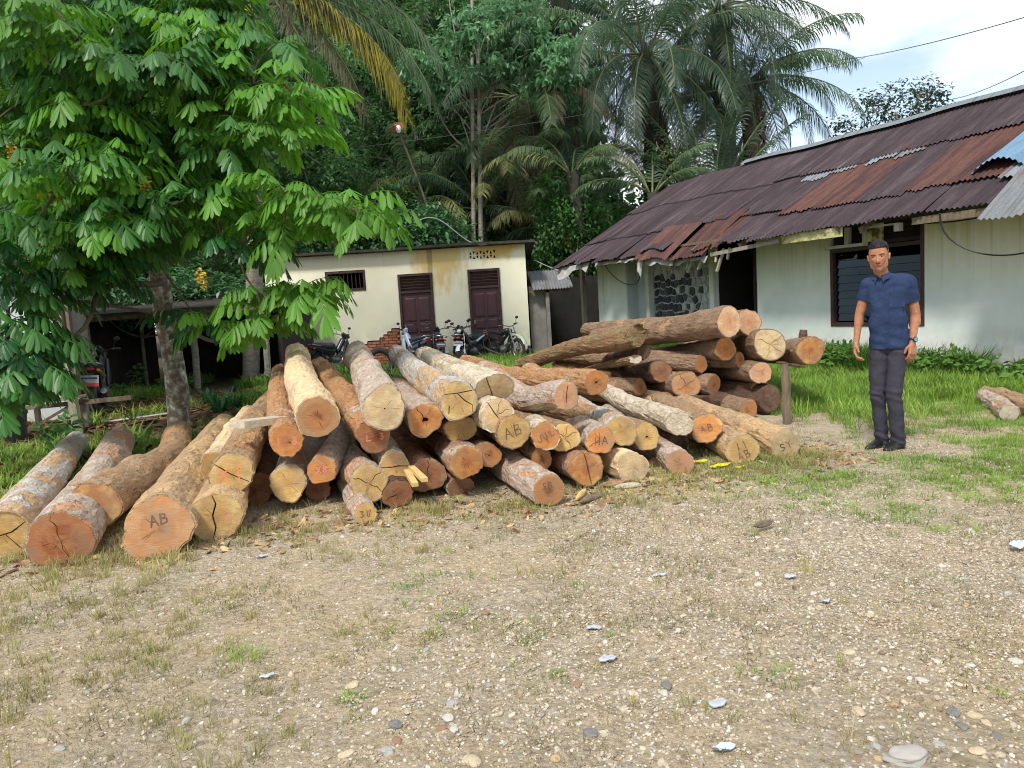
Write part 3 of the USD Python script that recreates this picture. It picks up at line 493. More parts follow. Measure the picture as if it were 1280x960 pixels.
    for t, l, a in ((4.85, .42, .15), (5.05, .25, -.2), (5.35, .34, .3), (5.62, .38, .5), (5.95, .5, .45), (5.75, .3, .2), (6.35, .36, -.1), (4.7, .2, .2)):
        obj('broken_batten', bar((t, .72, EZ - .10), (t + a * .5, .78 + rng.uniform(-.1, .1), EZ - .10 - l), .035, .05), 'wood_grey', house)
    def torn(t0, t1, o, z, drop, seed, tilt=.5):
        T = np.linspace(t0, t1, 14); n = len(T)
        e = drop * (.35 + .9 * meshkit.noise(np.stack([T * 5, T * 0 + seed, T * 0], -1), 2))
        zz = z + sag(T); A = np.stack([T, np.full(n, o), zz], -1); B = np.stack([T + .03 * np.sin(T * 11), o + tilt * e, zz - e], -1)
        V = np.vstack([A, B, A - [0, .012, 0], B - [0, .012, 0]]); i = np.arange(n - 1)
        q = np.vstack([np.stack([i, i + 1, i + 1 + n, i + n], -1), np.stack([i + 2 * n, i + 3 * n, i + 1 + 3 * n, i + 1 + 2 * n], -1), np.stack([i + n, i + n + 1, i + 3 * n + 1, i + 3 * n], -1), np.stack([i, i + 2 * n, i + 2 * n + 1, i + 1], -1)])
        obj('torn_soffit', (V, q), 'sheet_torn', house, label='torn grey soffit sheet hanging from the eave')
    torn(9.2, 10.6, .82, EZ - .02, .26, 1); torn(7.05, 7.25, .9, EZ - .1, .42, 2, .2); torn(6.1, 7.2, .86, EZ - .12, .16, 3); torn(5.2, 6.2, .80, EZ - .18, .12, 5); torn(7.4, 9.0, .8, EZ - .06, .07, 4)
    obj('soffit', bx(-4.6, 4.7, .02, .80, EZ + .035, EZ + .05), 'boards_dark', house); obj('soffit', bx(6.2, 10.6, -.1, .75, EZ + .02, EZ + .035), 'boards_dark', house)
    c = smooth_curve([(.55, .9, EZ - .02), (.5, .7, EZ - .4), (.1, .55, EZ - .62), (-.5, .5, EZ - .60), (-1.1, .6, EZ - .36), (-1.6, .85, EZ - .1)], 24)
    obj('cable', tube(c, .012, 6), 'wire_dark', house); obj('cable', tube(smooth_curve([(1.3, .4, EZ - .06), (.6, .5, EZ - .12), (-.4, .55, EZ - .04)], 12), .012, 6), 'wire_dark', house)
    obj('lamp_bracket', cat_([bx(1.30, 1.38, .60, .70, EZ - .17, EZ - .05), bx(1.40, 2.0, .62, .66, EZ - .07, EZ - .045)]), 'sheet_torn', house)
    obj('cable', tube(smooth_curve([(8.9, .6, EZ - .1), (8.5, .5, EZ - .5), (8.0, .45, EZ - .62), (7.6, .6, EZ - .3)], 16), .012, 5), 'wire_dark', house)
roof()

# ------------------------------------------------------------------ cream outbuilding behind the logs
SY = 20.0
shed = thing('outbuilding', 'low cream outbuilding with two brown doors behind the log pile', 'outbuilding', (0, SY, 0))
def X(px, py=380): return float(at(px, py, SY)[0])
def Z(px, py): return float(at(px, py, SY)[2])
X0, X1 = X(337, 400), X(660, 380)
D1, D2 = (X(500), X(543)), (X(587), X(627))
DT1, DT2 = Z(521, 342), Z(606, 336)
WN = (X(410, 350), X(455, 350), Z(432, 362), Z(432, 341))
VN = (X(586, 318), X(620, 318), Z(603, 324), Z(603, 313))
BR = Polygon([(X(430, 430), -.05), (X(430, 430), .30), (X(448, 430), .42), (X(462, 430), .56), (X(476, 420), .66), (X(490, 420), .86), (D1[0] - .06, .92), (D1[0] - .06, -.05)])
_bs = []
for _r in range(14):
    for _k in range(-1, 12):
        _x = BR.bounds[0] - (.11 if _r % 2 else 0) + .22 * _k; _z = -.05 + .074 * _r
        if BR.contains(sbox(_x + .11, _z + .02, _x + .112, _z + .04)): _bs.append(sbox(_x, _z, _x + .22, _z + .074))
BR = unary_union(_bs).buffer(.012).intersection(sbox(-9, -.05, D1[0] - .06, 2))
wallp = sbox(X0, -.15, X1, 2.93).difference(unary_union([sbox(D1[0], -.2, D1[1], DT1), sbox(D2[0], -.2, D2[1], DT2), sbox(WN[0], WN[2], WN[1], WN[3]), sbox(*[VN[0], VN[2], VN[1], VN[3]]), BR.buffer(.03).buffer(-.01)]))
obj('wall', upright(extr(wallp, .13), .065), 'wall_cream', shed)
obj('wall', bx(X1 - .13, X1 - .002, .066, 3.4, -.15, 2.93), 'wall_cream', shed); obj('wall', bx(X0 + .002, X0 + .13, .066, 3.4, -.15, 2.93), 'wall_cream', shed); obj('wall', bx(X0, X1, 3.4, 3.53, -.15, 2.7), 'wall_cream', shed)
obj('inner_wall', bx(X0 + .14, X1 - .14, 1.5, 1.58, -.1, 2.9), 'inside_dark', shed)
slab = bx(X0 - .3, X1 + .26, -.34, 3.8, 2.935, 2.995); v = slab.vertices; rngs = np.random.default_rng(2)
slab = slab.subdivide().subdivide().subdivide(); slab.vertices += (meshkit.fbm(slab.vertices * 3, 2, 3) - .5)[:, None] * [.02, .03, .06]; slab.vertices[:, 2] -= slab.vertices[:, 1] * .05
obj('roof_slab', slab, 'concrete_edge', shed)
def brick_patch():
    rng = np.random.default_rng(3)
    obj('mortar_bed', upright(extr(BR.buffer(.02), .03), -.005), 'mortar', shed)
    z = -.05; r = 0
    while z < .95:
        x = BR.bounds[0] - (.11 if r % 2 else 0)
        while x < BR.bounds[2]:
            g = sbox(x + .008, z + .009, x + .212, z + .067).intersection(BR)
            if g.area > .002 and g.geom_type == 'Polygon':
                obj('brick', upright(extr(g, .03 + rng.uniform(-.006, .006)), -.035), 'brick_red', shed)
            x += .22
        z += .074; r += 1
brick_patch()
def shed_door(x0, x1, zt, seed):
    fr = obj('door_frame', cat_([bx(x0, x0 + .06, -.11, .05, -.1, zt), bx(x1 - .06, x1, -.11, .05, -.1, zt), bx(x0 + .06, x1 - .06, -.11, .05, zt - .06, zt), bx(x0 + .06, x1 - .06, -.10, .05, zt - .50, zt - .44)]), 'frame_brown', shed)
    for k in range(5): obj('louver', turn(bx(x0 + .065, x1 - .065, -.008, .008, -.045, .045), rx=.7, t=(0, -.03, zt - .40 + k * .075)), 'frame_brown', fr)
    h = zt - .51
    dr = obj('door', bx(x0 + .065, x1 - .065, -.05, -.01, -.08, h), 'door_brown', shed)
    w = x1 - x0 - .13
    for i in range(2):
        for a, b in ((.08, .42), (.46, .60), (.64, 1.0)):
            xa = x0 + .065 + w * (.08 + i * .47); ph = h - .12
            obj('door_panel', trimesh.convex.convex_hull(np.vstack([bx(xa, xa + w * .37, -.062, -.05, ph * a, ph * b).vertices, bx(xa + .03, xa + w * .37 - .03, -.075, -.05, ph * a + .03, ph * b - .03).vertices])), 'door_brown', dr)
    obj('handle', bx(x0 + .10, x0 + .13, -.10, -.05, h * .50, h * .50 + .10), 'steel', dr)
shed_door(*D1, DT1, 1); shed_door(*D2, DT2, 2)
sw = obj('window', cat_([bx(WN[0] - .05, WN[1] + .05, -.085, .03, WN[3] - .02, WN[3] + .05), bx(WN[0] - .05, WN[1] + .05, -.085, .03, WN[2] - .05, WN[2] + .02), bx(WN[1] - .01, WN[1] + .05, -.082, .03, WN[2], WN[3]), bx(WN[0] - .05, WN[0] + .01, -.082, .03, WN[2], WN[3])]), 'frame_brown', shed)
for k in range(1, 9): obj('bar', tube([(WN[0] + (WN[1] - WN[0]) * k / 9, -.02, WN[2]), (WN[0] + (WN[1] - WN[0]) * k / 9, -.02, WN[3])], .012, 6), 'frame_brown', sw)
for k in range(8):
    for r in range(2):
        x = VN[0] + (VN[1] - VN[0]) * k / 8; w = (VN[1] - VN[0]) / 8; h = (VN[3] - VN[2]) / 2; z = VN[2] + r * h
        tri = [(x + .012, z + .014), (x + w - .012, z + .014), (x + w / 2, z + h - .014)] if (k + r) % 2 else [(x + .012, z + h - .014), (x + w / 2, z + .014), (x + w - .012, z + h - .014)]
        obj('vent_block', upright(extr(sbox(x, z, x + w, z + h).difference(Polygon(tri)), .10), .04), 'wall_cream', shed)
wire_pts = [at(525, 275, SY - .3), at(540, 272, SY - .3), at(570, 290, SY - .3), at(615, 303, SY - .3)]

# small lean-to beside the outbuilding
lean = thing('lean_to', 'small lean-to with a grey corrugated roof beside the cream outbuilding', 'lean-to', (X1 + .25, SY + .6, 0))
lx1 = float(at(712, 360, SY)[0]) - X1 - .25; zt, zb = Z(690, 338) + .05, Z(690, 361)
T = np.linspace(-.2, lx1, 90); S = np.linspace(0, 1, 4); TT, SS = np.meshgrid(T, S)
V = np.stack([TT + .10 * (1 - SS), -.7 * (1 - SS) + .35 * SS, zb + (zt - zb) * SS + .014 * np.sin(TT * 2 * np.pi / .076)], -1).reshape(-1, 3); n = len(T); ii, jj = np.meshgrid(np.arange(3), np.arange(n - 1), indexing='ij'); a = ii * n + jj
obj('roof_sheet', (np.vstack([V, V - [0, 0, .004]]), np.vstack([np.stack([a, a + 1, a + n + 1, a + n], -1).reshape(-1, 4), np.stack([a, a + n, a + n + 1, a + 1], -1).reshape(-1, 4) + len(V)])), 'roof_grey', lean, smooth=40)
pxp = float(at(686, 400, SY)[0]) - X1 - .25
obj('post', bx(pxp - .05, pxp + .05, -.55, -.45, -.1, zb + .02), 'plaster_dark', lean); obj('wall', bx(-.2, pxp - .05, -.35, -.27, -.1, zb + .1), 'plaster_dark', lean); obj('wall', bx(-.2, lx1 + 2.4, 1.9, 2.0, -.1, zb + .35), 'inside_dark', lean)
obj('beam', bx(-.2, lx1, -.55, -.45, zb - .08, zb - .01), 'wood_old', lean)

# ------------------------------------------------------------------ buildings at the left edge
lb = at_z(90, 524, 0)
left = thing('white_building', 'pale white plastered building at the left edge behind the leafy tree', 'building', lb)
obj('wall', bx(-5, -.06, 0, .14, -.1, 2.7), 'wall_white', left); obj('wall', bx(-.14, -.0, .141, .75, -.1, 2.7), 'plaster_dark', left)
obj('corner_post', bx(-.055, .07, -.07, .10, -.1, 2.7), 'wood_grey', left); obj('corner_post', bx(.11, .16, -.02, .06, -.1, 2.7), 'wood_old', left)
obj('fascia_board', bx(-5, .35, -.30, -.26, 2.35, 2.62), 'wood_grey', left); obj('roof_sheet', trimesh.convex.convex_hull([(-5, -.5, 2.6), (.5, -.5, 2.6), (.5, 3, 3.6), (-5, 3, 3.6), (-5, -.5, 2.63), (.5, -.5, 2.63), (.5, 3, 3.63), (-5, 3, 3.63)]), 'roof_dark', left)
obj('rail', bx(-1.2, -.05, -.10, -.05, .86, 1.0), 'wood_old', left)
sb = at_z(105, 497, 0)
op = thing('open_shed', 'dark open sided shed with a low sagging roof behind the leafy tree', 'shed', sb)
sx = float(at_z(335, 480, 0)[0] - sb[0]); sy = 2.6
zr = 1.64
obj('roof_sheet', trimesh.convex.convex_hull([(-.3, -.3, zr), (sx + .2, .9, zr + .08), (sx + .2, 4.2, zr + .55), (-.3, 4.2, zr + .5), (-.3, -.3, zr + .04), (sx + .2, .9, zr + .12), (sx + .2, 4.2, zr + .59), (-.3, 4.2, zr + .54)]), 'boards_dark', op)
for k in range(14): obj('wall_board', bx(-.1 + k * (sx + .2) / 14, -.1 + (k + .97) * (sx + .2) / 14, 3.9, 3.94, -.1, zr + .45), 'boards_dark', op)
obj('wall', bx(-.3, -.2, .2, 3.9, -.1, zr), 'boards_dark', op); obj('wall', bx(sx + .1, sx + .2, 1.2, 3.9, -.1, zr + .05), 'boards_dark', op)
p1 = at_z(247, 484, 0) - sb
for q, w in ((p1, .075), ((.15, .1, 0), .06), ((sx - .1, .9, 0), .07)):
    obj('post', tube([(q[0], q[1], -.1), (q[0] + .03, q[1], .8), (q[0], q[1], zr + .1)], w, 8, jitter=.2), 'trunk_grey', op)
obj('beam', bar((-.3, -.05, zr - .05), (sx + .2, .95, zr + .02), .08, .1), 'wood_old', op); obj('rafter', bar((.3, -.3, zr + .35), (2.6, .6, zr - .25), .05, .07), 'wood_old', op)

# bench and clutter by the white building, and the leaning stake
bo = at_z(52, 545, 0)
bench = thing('plank_bench', 'weathered low plank bench by the white building at the left edge', 'bench', bo)
obj('seat', bar((-.5, .05, .42), (.38, .35, .46), .05, .03), 'wood_grey', bench); obj('seat', bar((-.5, .22, .43), (.38, .52, .47), .14, .03), 'wood_old', bench); obj('rail', bar((-.6, .5, .34), (1.0, .55, .40), .06, .06), 'wood_old', bench)
for q in ((-.35, .12), (.28, .30), (-.3, .45), (.3, .6)): obj('leg', bar((q[0], q[1], -.02), (q[0], q[1], .42), .06), 'wood_grey', bench)
obj('brace', bar((-.3, .15, .05), (.3, .4, .4), .04), 'wood_old', bench)
cl = at_z(12, 553, 0)
drum = thing('black_bin', 'black plastic bin standing beside the plank bench', 'bin', cl)
obj('body', trimesh.creation.revolve([(0.0, -.02), (.20, -.02), (.23, .35), (.245, .36), (.245, .40), (.215, .40), (.19, .05), (0, .05)], sections=24), 'black_plastic', drum); obj('handle', tube(smooth_curve([(-.235, 0, .37), (-.15, -.05, .5), (.15, -.05, .5), (.235, 0, .37)], 14), .010, 6), 'steel', drum)
st = at_z(101, 541, 0)
tag(single('stake', tube([(0, 0, -.1), (-.03, 0, .5), (-.075, .02, 1.04)], [.05, .047, .045], 6, jitter=.1), 'wood_green', 'weathered greenish stake leaning in front of the parked motorcycle on the left', 'stake', st))
s2 = at_z(118, 520, 0)
tag(single('stick', tube([(.02, 0, -.05), (-.16, .02, .55), (-.22, .05, .95)], .022, 6), 'wood_grey', 'thin grey stick leaning behind the greenish stake', 'stick', s2))
pp = at_z(118, 531, 0)
tag(single('white_pipe', tube(smooth_curve([np.array([-.35, .35, .05]), np.array([.0, .02, .03]), np.array([.45, .12, .04]), np.array([1.1, .5, .05])], 20), .016, 7), 'plastic_white', 'thin white pipe lying in the leaf litter left of the tree trunk', 'pipe', pp))
# ------------------------------------------------------------------ logs
GLYPH = {  # hand painted strokes in a unit box
 'A': [[(0, 0), (.5, 1.0), (1, 0)], [(.22, .4), (.8, .38)]], 'B': [[(0, 0), (.05, 1)], [(.05, 1), (.7, .9), (.65, .6), (.05, .52), (.85, .42), (.8, .08), (0, 0)]],
 'H': [[(0, 0), (.05, 1)], [(.9, 0), (.95, 1)], [(0, .5), (.9, .52)]], '1': [[(.5, 0), (.5, 1)]], '2': [[(0, .8), (.4, 1), (.8, .75), (.0, .05), (.9, 0)]],
 '3': [[(0, .95), (.7, .95), (.3, .55), (.8, .3), (.4, 0), (0, .08)]], 'U': [[(0, 1), (.1, .1), (.6, 0), (.9, 1)]], 'J': [[(.9, 1), (.8, .1), (.3, 0), (0, .25)]], 'L': [[(.1, 1), (0, 0), (.8, .05)]],
 '8': [[(.5, .5), (.1, .8), (.5, 1), (.9, .75), (.5, .5), (.05, .2), (.5, 0), (.95, .22), (.5, .5)]], 'Y': [[(0, 1), (.5, .5), (1, 1)], [(.5, .5), (.45, 0)]], 'S': [[(.9, .9), (.4, 1), (.1, .75), (.8, .35), (.5, 0), (0, .1)]],
 'X': [[(0, 0), (1, 1)], [(0, 1), (1, 0)]], 'T': [[(0, 1), (1, .95)], [(.5, .97), (.5, 0)]], '-': [[(0, .5), (1, .5)]], 'I': [[(.5, 0), (.5, 1)], [(.2, 0), (.8, 0)]], 'P': [[(0, 0), (.05, 1)], [(.05, 1), (.8, .85), (.7, .5), (.05, .45)]]}
def lettering(lines, h, wid):
    """Painted writing: strokes as a thin layer, in the (y, z) plane, centred."""
    out = []
    for r, text in enumerate(lines):
        for k, ch in enumerate(text):
            if ch == ' ': continue
            ox = (k - (len(text) - 1) / 2) * h * 1.02 - h * .33; oz = ((len(lines) - 1) / 2 - r) * h * 1.25 - h / 2
            hr = np.random.default_rng(len(SUM_LOG) * 31 + k + 7 * r); sl = hr.uniform(-.08, .16)
            for s in GLYPH[ch]: out.append(LineString([(ox + (x + sl * z + hr.normal(0, .035)) * h * .66, oz + (z + hr.normal(0, .03)) * h * (1 + .15 * sl)) for x, z in s]).buffer(wid * hr.uniform(.8, 1.25), 3))
    return unary_union(out)
ink_count = [0]
SUM_LOG = []
DEF_DIR = np.array([-.27, .955, -.02])
def make_log(label, px, py, rp, Y=None, back=None, L=3.8, bark='bark_brown', face='face_orange', mark=None, ink='ink_black', mark_h=.5, mark_at=(0, .0), mark_rot=0, cracks=(), hole=0, bend=(0, 0), bend_at=.5,
             taper=.9, squash=1.0, rough=.085, tilt=None, broken=0, knots=(), dr=None, group='cut logs in the front pile', name='log', zback=None):
    i = len(SUM_LOG); rng = np.random.default_rng(1000 + i)
    if group == 'cut logs in the rear stack' and bark in ('bark_tan', 'bark_brown'): bark = 'bark_umber'
    bend = (bend[0] + rng.uniform(-.05, .05), bend[1] + rng.uniform(-.03, .015))
    knots = list(knots) + [(rng.uniform(.15, .9), rng.uniform(0, 6.28), rng.uniform(.05, .10), rng.uniform(.010, .028)) for _ in range(4)]
    if Y is None: Y = at_z(px, py + rp * .93, 0)[1]
    F = at(px, py, Y); r = rp * np.linalg.norm(F - CAM) / FPX * .99
    if back is not None:
        d = unit(ray(*back))
        if zback is not None: B = CAM + d * ((zback - CAMZ) / d[2])
        else:
            o = CAM - F; b = o @ d; c = o @ o - L * L; disc = b * b - c
            t = -b + math.sqrt(disc) if disc > 0 else -b
            B = CAM + d * t
            if B[2] < r * .85:      # the visible end of the line lies on the ground nearer than that: follow it and go on
                B = CAM + d * ((r * .95 - CAMZ) / d[2]); B = F + unit(B - F) * L; B[2] = max(B[2], r * .85)
    else:
        D = unit((DEF_DIR if dr is None else np.asarray(dr)) + rng.uniform(-.02, .02, 3) * [1, 0, .5]); B = F + D * L
        if F[2] + D[2] * L < r * .85: B[2] = r * .85
    Lr = np.linalg.norm(B - F); ax = (F - B) / Lr; y = unit(np.cross([0, 0, 1.0], ax)); z = np.cross(ax, y)
    SUM_LOG.append((i, label[:40], np.round(F, 2), np.round(B, 2), round(r, 3), round(Lr, 2)))
    C = (F + B) / 2; Mx = np.eye(4); Mx[:3, 0], Mx[:3, 1], Mx[:3, 2], Mx[:3, 3] = ax, y, z, C
    lg = thing(name, label, 'log', group=group, matrix=Mx)
    n, m = 40, 44
    th = np.arange(m) * 2 * np.pi / m
    s = np.linspace(-.5, .5, n)
    ph = rng.uniform(0, 6.28, 5); am = rng.uniform(.3, 1, 5) * rough
    R0 = r * (1 + am[0] * np.cos(2 * th + ph[0]) + .6 * am[1] * np.cos(3 * th + ph[1]) + .4 * am[2] * np.cos(5 * th + ph[2]))
    fat = np.where(s < 0.5, taper + (1 - taper) * (s + .5), 1)
    def centre(x):
        u = np.clip(x / Lr + .5, 0, 1); w = np.where(u < bend_at, u / bend_at, (1 - u) / (1 - bend_at)); w = w * w * (3 - 2 * w)
        return w * bend[0], w * bend[1]
    S, TH = np.meshgrid(s * Lr, th, indexing='ij'); cy, cz = centre(S)
    rad = R0[None] * fat[:, None]
    q = np.stack([S * 2.2 + i * 3.1, np.cos(TH) * 1.1, np.sin(TH) * 1.1], -1); rad = rad * (1 + .16 * (meshkit.fbm(q, 2, i) - .5))
    q2 = np.stack([S * 9, np.cos(TH) * 5, np.sin(TH) * 5], -1); rad = rad + .030 * (meshkit.fbm(q2, 4, i + 50) - .5)
    for ks, kt, kr, ka in knots:   # swellings: place along the log, angle, size, height
        dth = np.angle(np.exp(1j * (TH - kt))); rad = rad + ka * np.exp(-((S - (ks - .5) * Lr) / kr) ** 2 - (dth * r / kr) ** 2)
    if tilt is None: tilt = rng.uniform(-.16, .16, 2)
    V = np.stack([S, cy + rad * np.cos(TH) * 1.0, cz + rad * np.sin(TH) * squash], -1)
    wfront = np.clip((S / Lr + .5 - .85) / .15, 0, 1)
    V[..., 0] += wfront * ((V[..., 1]) * tilt[0] + V[..., 2] * tilt[1])
    if broken:   # a torn, stepped end
        V[-1, :, 0] += broken * (meshkit.noise(np.stack([np.cos(th) * 2.2, np.sin(th) * 2.2, th * 0 + i], -1), 4) - .6)
        V[-2, :, 0] = np.minimum(V[-2, :, 0], V[-1, :, 0] - .02)
    # bark shell, its lip at the front, the seat of the sawn face, and the back end
    lip_in = V[-1].copy(); c0 = V[-1].mean(0); lip_in = c0 + (lip_in - c0) * .93
    seat = lip_in - [.055, 0, 0]
    rings = np.concatenate([V.reshape(-1, 3), lip_in, seat, [seat.mean(0)], [V[0].mean(0)]])
    f = []
    jj = np.arange(m); j2 = (jj + 1) % m
    for k in range(n + 1):
        a, b = k * m, (k + 1) * m
        f += [np.stack([a + jj, b + j2, b + jj], -1)[:, [0, 2, 1]], np.stack([a + jj, a + j2, b + j2], -1)]
    e = (n + 1) * m; k = (n + 2) * m
    f += [np.stack([np.full(m, k), e + jj, e + j2], -1), np.stack([np.full(m, k + 1), jj * 1 + 0, j2], -1)[:, [0, 2, 1]]]
    obj('bark', trimesh.Trimesh(rings, np.vstack(f), process=False), bark, lg, smooth=55)
    # sawn face: a slab with its cracks cut into it
    poly = Polygon([(p[1], p[2]) for p in lip_in]).buffer(.001)
    if not poly.is_valid: poly = poly.buffer(0)
    full = poly; cc = np.array([c0[1], c0[2]])
    if hole: poly = poly.difference(Polygon([(cc[0] + hole * (1 + .35 * math.sin(3 * a + i)) * math.cos(a), cc[1] + hole * (1 + .3 * math.cos(2 * a)) * math.sin(a)) for a in np.linspace(0, 6.28, 14)[:-1]]))
    for ck in cracks:
        if isinstance(ck, (int, float)):   # a crack from the pith outwards at this angle
            a = math.radians(ck); pts = [(cc[0] + r * u * math.cos(a + .10 * math.sin(u * 11 + ck)), cc[1] + r * u * math.sin(a + .10 * math.sin(u * 11 + ck))) for u in np.linspace(.02, .90, 7)]
            w0 = .0022
        else: pts = [(cc[0] + r * u, cc[1] + r * v_) for u, v_ in ck]; w0 = .0038
        left_, right_ = [], []
        for k2, p_ in enumerate(pts):
            q0, q1 = np.array(pts[max(0, k2 - 1)]), np.array(pts[min(len(pts) - 1, k2 + 1)]); nrm = np.array([-(q1 - q0)[1], (q1 - q0)[0]]); nrm /= np.linalg.norm(nrm) + 1e-9
            ww = w0 * (.45 + .75 * math.sin(math.pi * (k2 + .6) / (len(pts) + .2))) * rng.uniform(.7, 1.3)
            left_.append(tuple(np.array(p_) + nrm * ww)); right_.append(tuple(np.array(p_) - nrm * ww))
        poly = poly.difference(Polygon(left_ + right_[::-1]).buffer(0))
    # fine radial checks that every drying end has
    for k2 in range(3):
        a = rng.uniform(0, 6.28); ln = rng.uniform(.3, .7) * r; st_ = rng.uniform(0, .2) * r
        P0 = cc + st_ * np.array([math.cos(a), math.sin(a)]); P1 = P0 + ln * np.array([math.cos(a + .1), math.sin(a + .1)]); nn = np.array([-math.sin(a), math.cos(a)])
        poly = poly.difference(Polygon([P0, (P0 + P1) / 2 + nn * .0017, P1, (P0 + P1) / 2 - nn * .0017]))
    slab = extr(poly, .060); v = slab.vertices
    def on_face(v):   # (y, z, up) -> log space, following the tilt of the cut
        x = c0[0] - .055 + v[:, 2] + (v[:, 0] - c0[1]) * tilt[0] + (v[:, 1] - c0[2]) * tilt[1]
        return np.stack([x, v[:, 0], v[:, 1]], 1)
    slab.vertices = on_face(v)
    fc = obj('cut_face', slab, face, lg)
    if hole or cracks:
        bed = extr(full.buffer(-.004), .004); bed.vertices = on_face(bed.vertices + [0, 0, .004]); obj('hollow', bed, 'hollow', fc)
    if mark:
        g = lettering(mark, r * mark_h * .9, r * .018 + .0010)
        from shapely import affinity
        g = affinity.rotate(g, mark_rot + 3, origin=(0, 0)); g = affinity.translate(g, cc[0] + mark_at[0] * r, cc[1] + mark_at[1] * r).intersection(full.buffer(-.012))
        if not g.is_empty:
            for g1 in getattr(g, 'geoms', [g]):
                t = extr(g1, .0012); t.vertices = on_face(t.vertices + [0, 0, .0600]); obj('painted_mark', t, ink, fc)
    return lg

GL = make_log
# the row at the left, lying on the ground
GL('leftmost log, grey white bark, its end split by a wide crack', 3, 671, 28, None, (95, 553), 3.9, 'bark_silver', 'face_yellow', cracks=[[(-.9, -.35), (-.3, .0), (.3, .12), (.9, .55)], [(.1, .05), (.5, -.5), (.8, -.8)]], taper=.72, broken=.10)
GL('log with a dark red end in a whitish bark rim, second from the left', 76, 675, 33, None, (150, 548), 4.1, 'bark_grey', 'face_red', taper=.75, cracks=[-80, 100])
GL('crooked log with an orange red end propped off the ground at left', 119, 633, 26.5, 4.95, (216, 548), 3.9, 'bark_brown', 'face_ginger', bend=(.17, -.02), bend_at=.45, taper=.9, knots=[(.72, 1.9, .16, .03)])
GL('big tan log with AB written on its ochre end at the left', 197, 661, 37, None, (272, 546), 4.2, 'bark_tan', 'face_brown', mark=['AB'], mark_h=.34, mark_at=(.05, .28), mark_rot=8, taper=.78)
GL('short yellow ended log split by one long vertical crack, with a pink smudge', 269, 647, 30.5, None, (318, 545), 3.6, 'bark_tan', 'face_yellow', cracks=[[(-.05, 1.0), (.08, .55), (-.08, .1), (-.02, -.4), (-.2, -.98)]], mark=['S'], ink='ink_pink', mark_h=.5, mark_at=(.45, -.05))
GL('log with red painted strokes on its yellow end, above the yellow cracked one', 289, 593, 26, 5.05, (348, 492), 3.8, 'bark_brown', 'face_yellow', mark=['XT'], ink='ink_red', mark_h=.7, cracks=[[(-.75, .55), (0, 0), (.75, -.38)]], taper=.85)
GL('pale peeled log showing between the AB log and the red crossed one', 268, 583, 17, 5.35, (312, 517), 3.0, 'bark_pale', 'face_yellow', taper=.9)
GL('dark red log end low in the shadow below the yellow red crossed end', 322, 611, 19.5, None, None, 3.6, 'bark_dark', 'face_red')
GL('log with a bright orange end marked with pink 1 8', 358, 551, 20, 5.3, (352, 466), 3.6, 'bark_ochre', 'face_orange', mark=['1 8'], ink='ink_pink', mark_h=.5, mark_rot=-8)
GL('stubby grey barked log with a plain ochre yellow end under the pink 1 8 log', 360, 604, 21.5, 5.35, None, 3.4, 'bark_grey', 'face_yellow', knots=[(.9, 1.9, .09, .05)], dr=(-.10, .98, .02))
GL('large cream barked log with a brown end on top of the pile', 397, 521, 26.5, 5.25, (371, 442), 3.9, 'bark_pale', 'face_brown', taper=.86, dr=None)
GL('thin log with a small orange end and a pink scrawl, under the cream barked log', 402, 587, 18, 5.35, None, 3.4, 'bark_grey', 'face_orange', mark=['X8'], ink='ink_pink', mark_h=.45, hole=.0, dr=(-.06, .98, .06))
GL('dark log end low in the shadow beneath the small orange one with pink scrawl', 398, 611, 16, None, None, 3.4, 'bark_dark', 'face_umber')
GL('brown log with a dull red end marked pink L 3 below the biggest log', 467, 545, 21, 5.42, (400, 458), 3.6, 'bark_ochre', 'face_red', mark=['L 3'], ink='ink_pink', mark_h=.42, mark_at=(.1, -.05), knots=[(.9, 2.4, .08, .05)])
GL('largest log on top of the pile with a round cream ringed end', 481, 511, 28, 5.22, (446, 440), 4.0, 'bark_grey', 'face_pale', taper=.82, knots=[(.18, 3.0, .22, .05), (.2, 0.4, .2, .02)], hole=.006)
GL('log with a hollow dark red heart at its yellow rimmed end', 531, 524, 22, 5.55, (497, 482), 3.4, 'bark_grey', 'face_ginger', hole=.022, cracks=[120])
GL('log with an ochre end and Y shaped cracks, low in the middle of the pile', 461, 604, 24, 5.2, (418, 545), 3.4, 'bark_grey', 'face_yellow', cracks=[150, 40, -35], taper=.9)
GL('small log sticking out low in front with a light yellow end marked 3U', 457, 642, 14, None, (424, 596), 2.4, 'bark_grey', 'face_yellow', mark=['3U'], mark_h=.62, taper=1.1)
GL('log with a yellow end cut by a level crack beside two sawn slats', 494, 584, 20, 5.45, None, 3.4, 'bark_white', 'face_yellow', cracks=[[(-1, .1), (-.3, .0), (.2, .06), (1, -.02)]], mark=['S'], ink='ink_pink', mark_h=.6, mark_at=(.1, .4))
GL('dark brown log end on the ground below the two sawn slats', 497, 617, 19, None, None, 3.4, 'bark_dark', 'face_umber', cracks=[200])
GL('dark red log end in the shadow right of the two sawn slats', 534, 595, 22.5, 5.5, None, 3.5, 'bark_red', 'face_umber', cracks=[80])
GL('long silver barked log on top with a golden end and a stepped crack', 573, 502, 24.5, 5.5, (496, 441), 4.1, 'bark_silver', 'face_yellow', cracks=[[(-.85, .42), (-.1, .42), (.75, .50)], [(-.02, .40), (.35, .0), (.72, -.25), (.70, -.6)], [(-.5, -.2), (-.55, -.6)]], taper=.72)
GL('pale log with an oblique whitish cut beside the silver barked one', 618, 487, 23, 5.75, (530, 442), 4.0, 'bark_white', 'face_pale', tilt=(.1, .75), cracks=[[(-.55, .8), (.0, -.5)], [(.0, -.6), (.5, -.55)]], taper=.75)
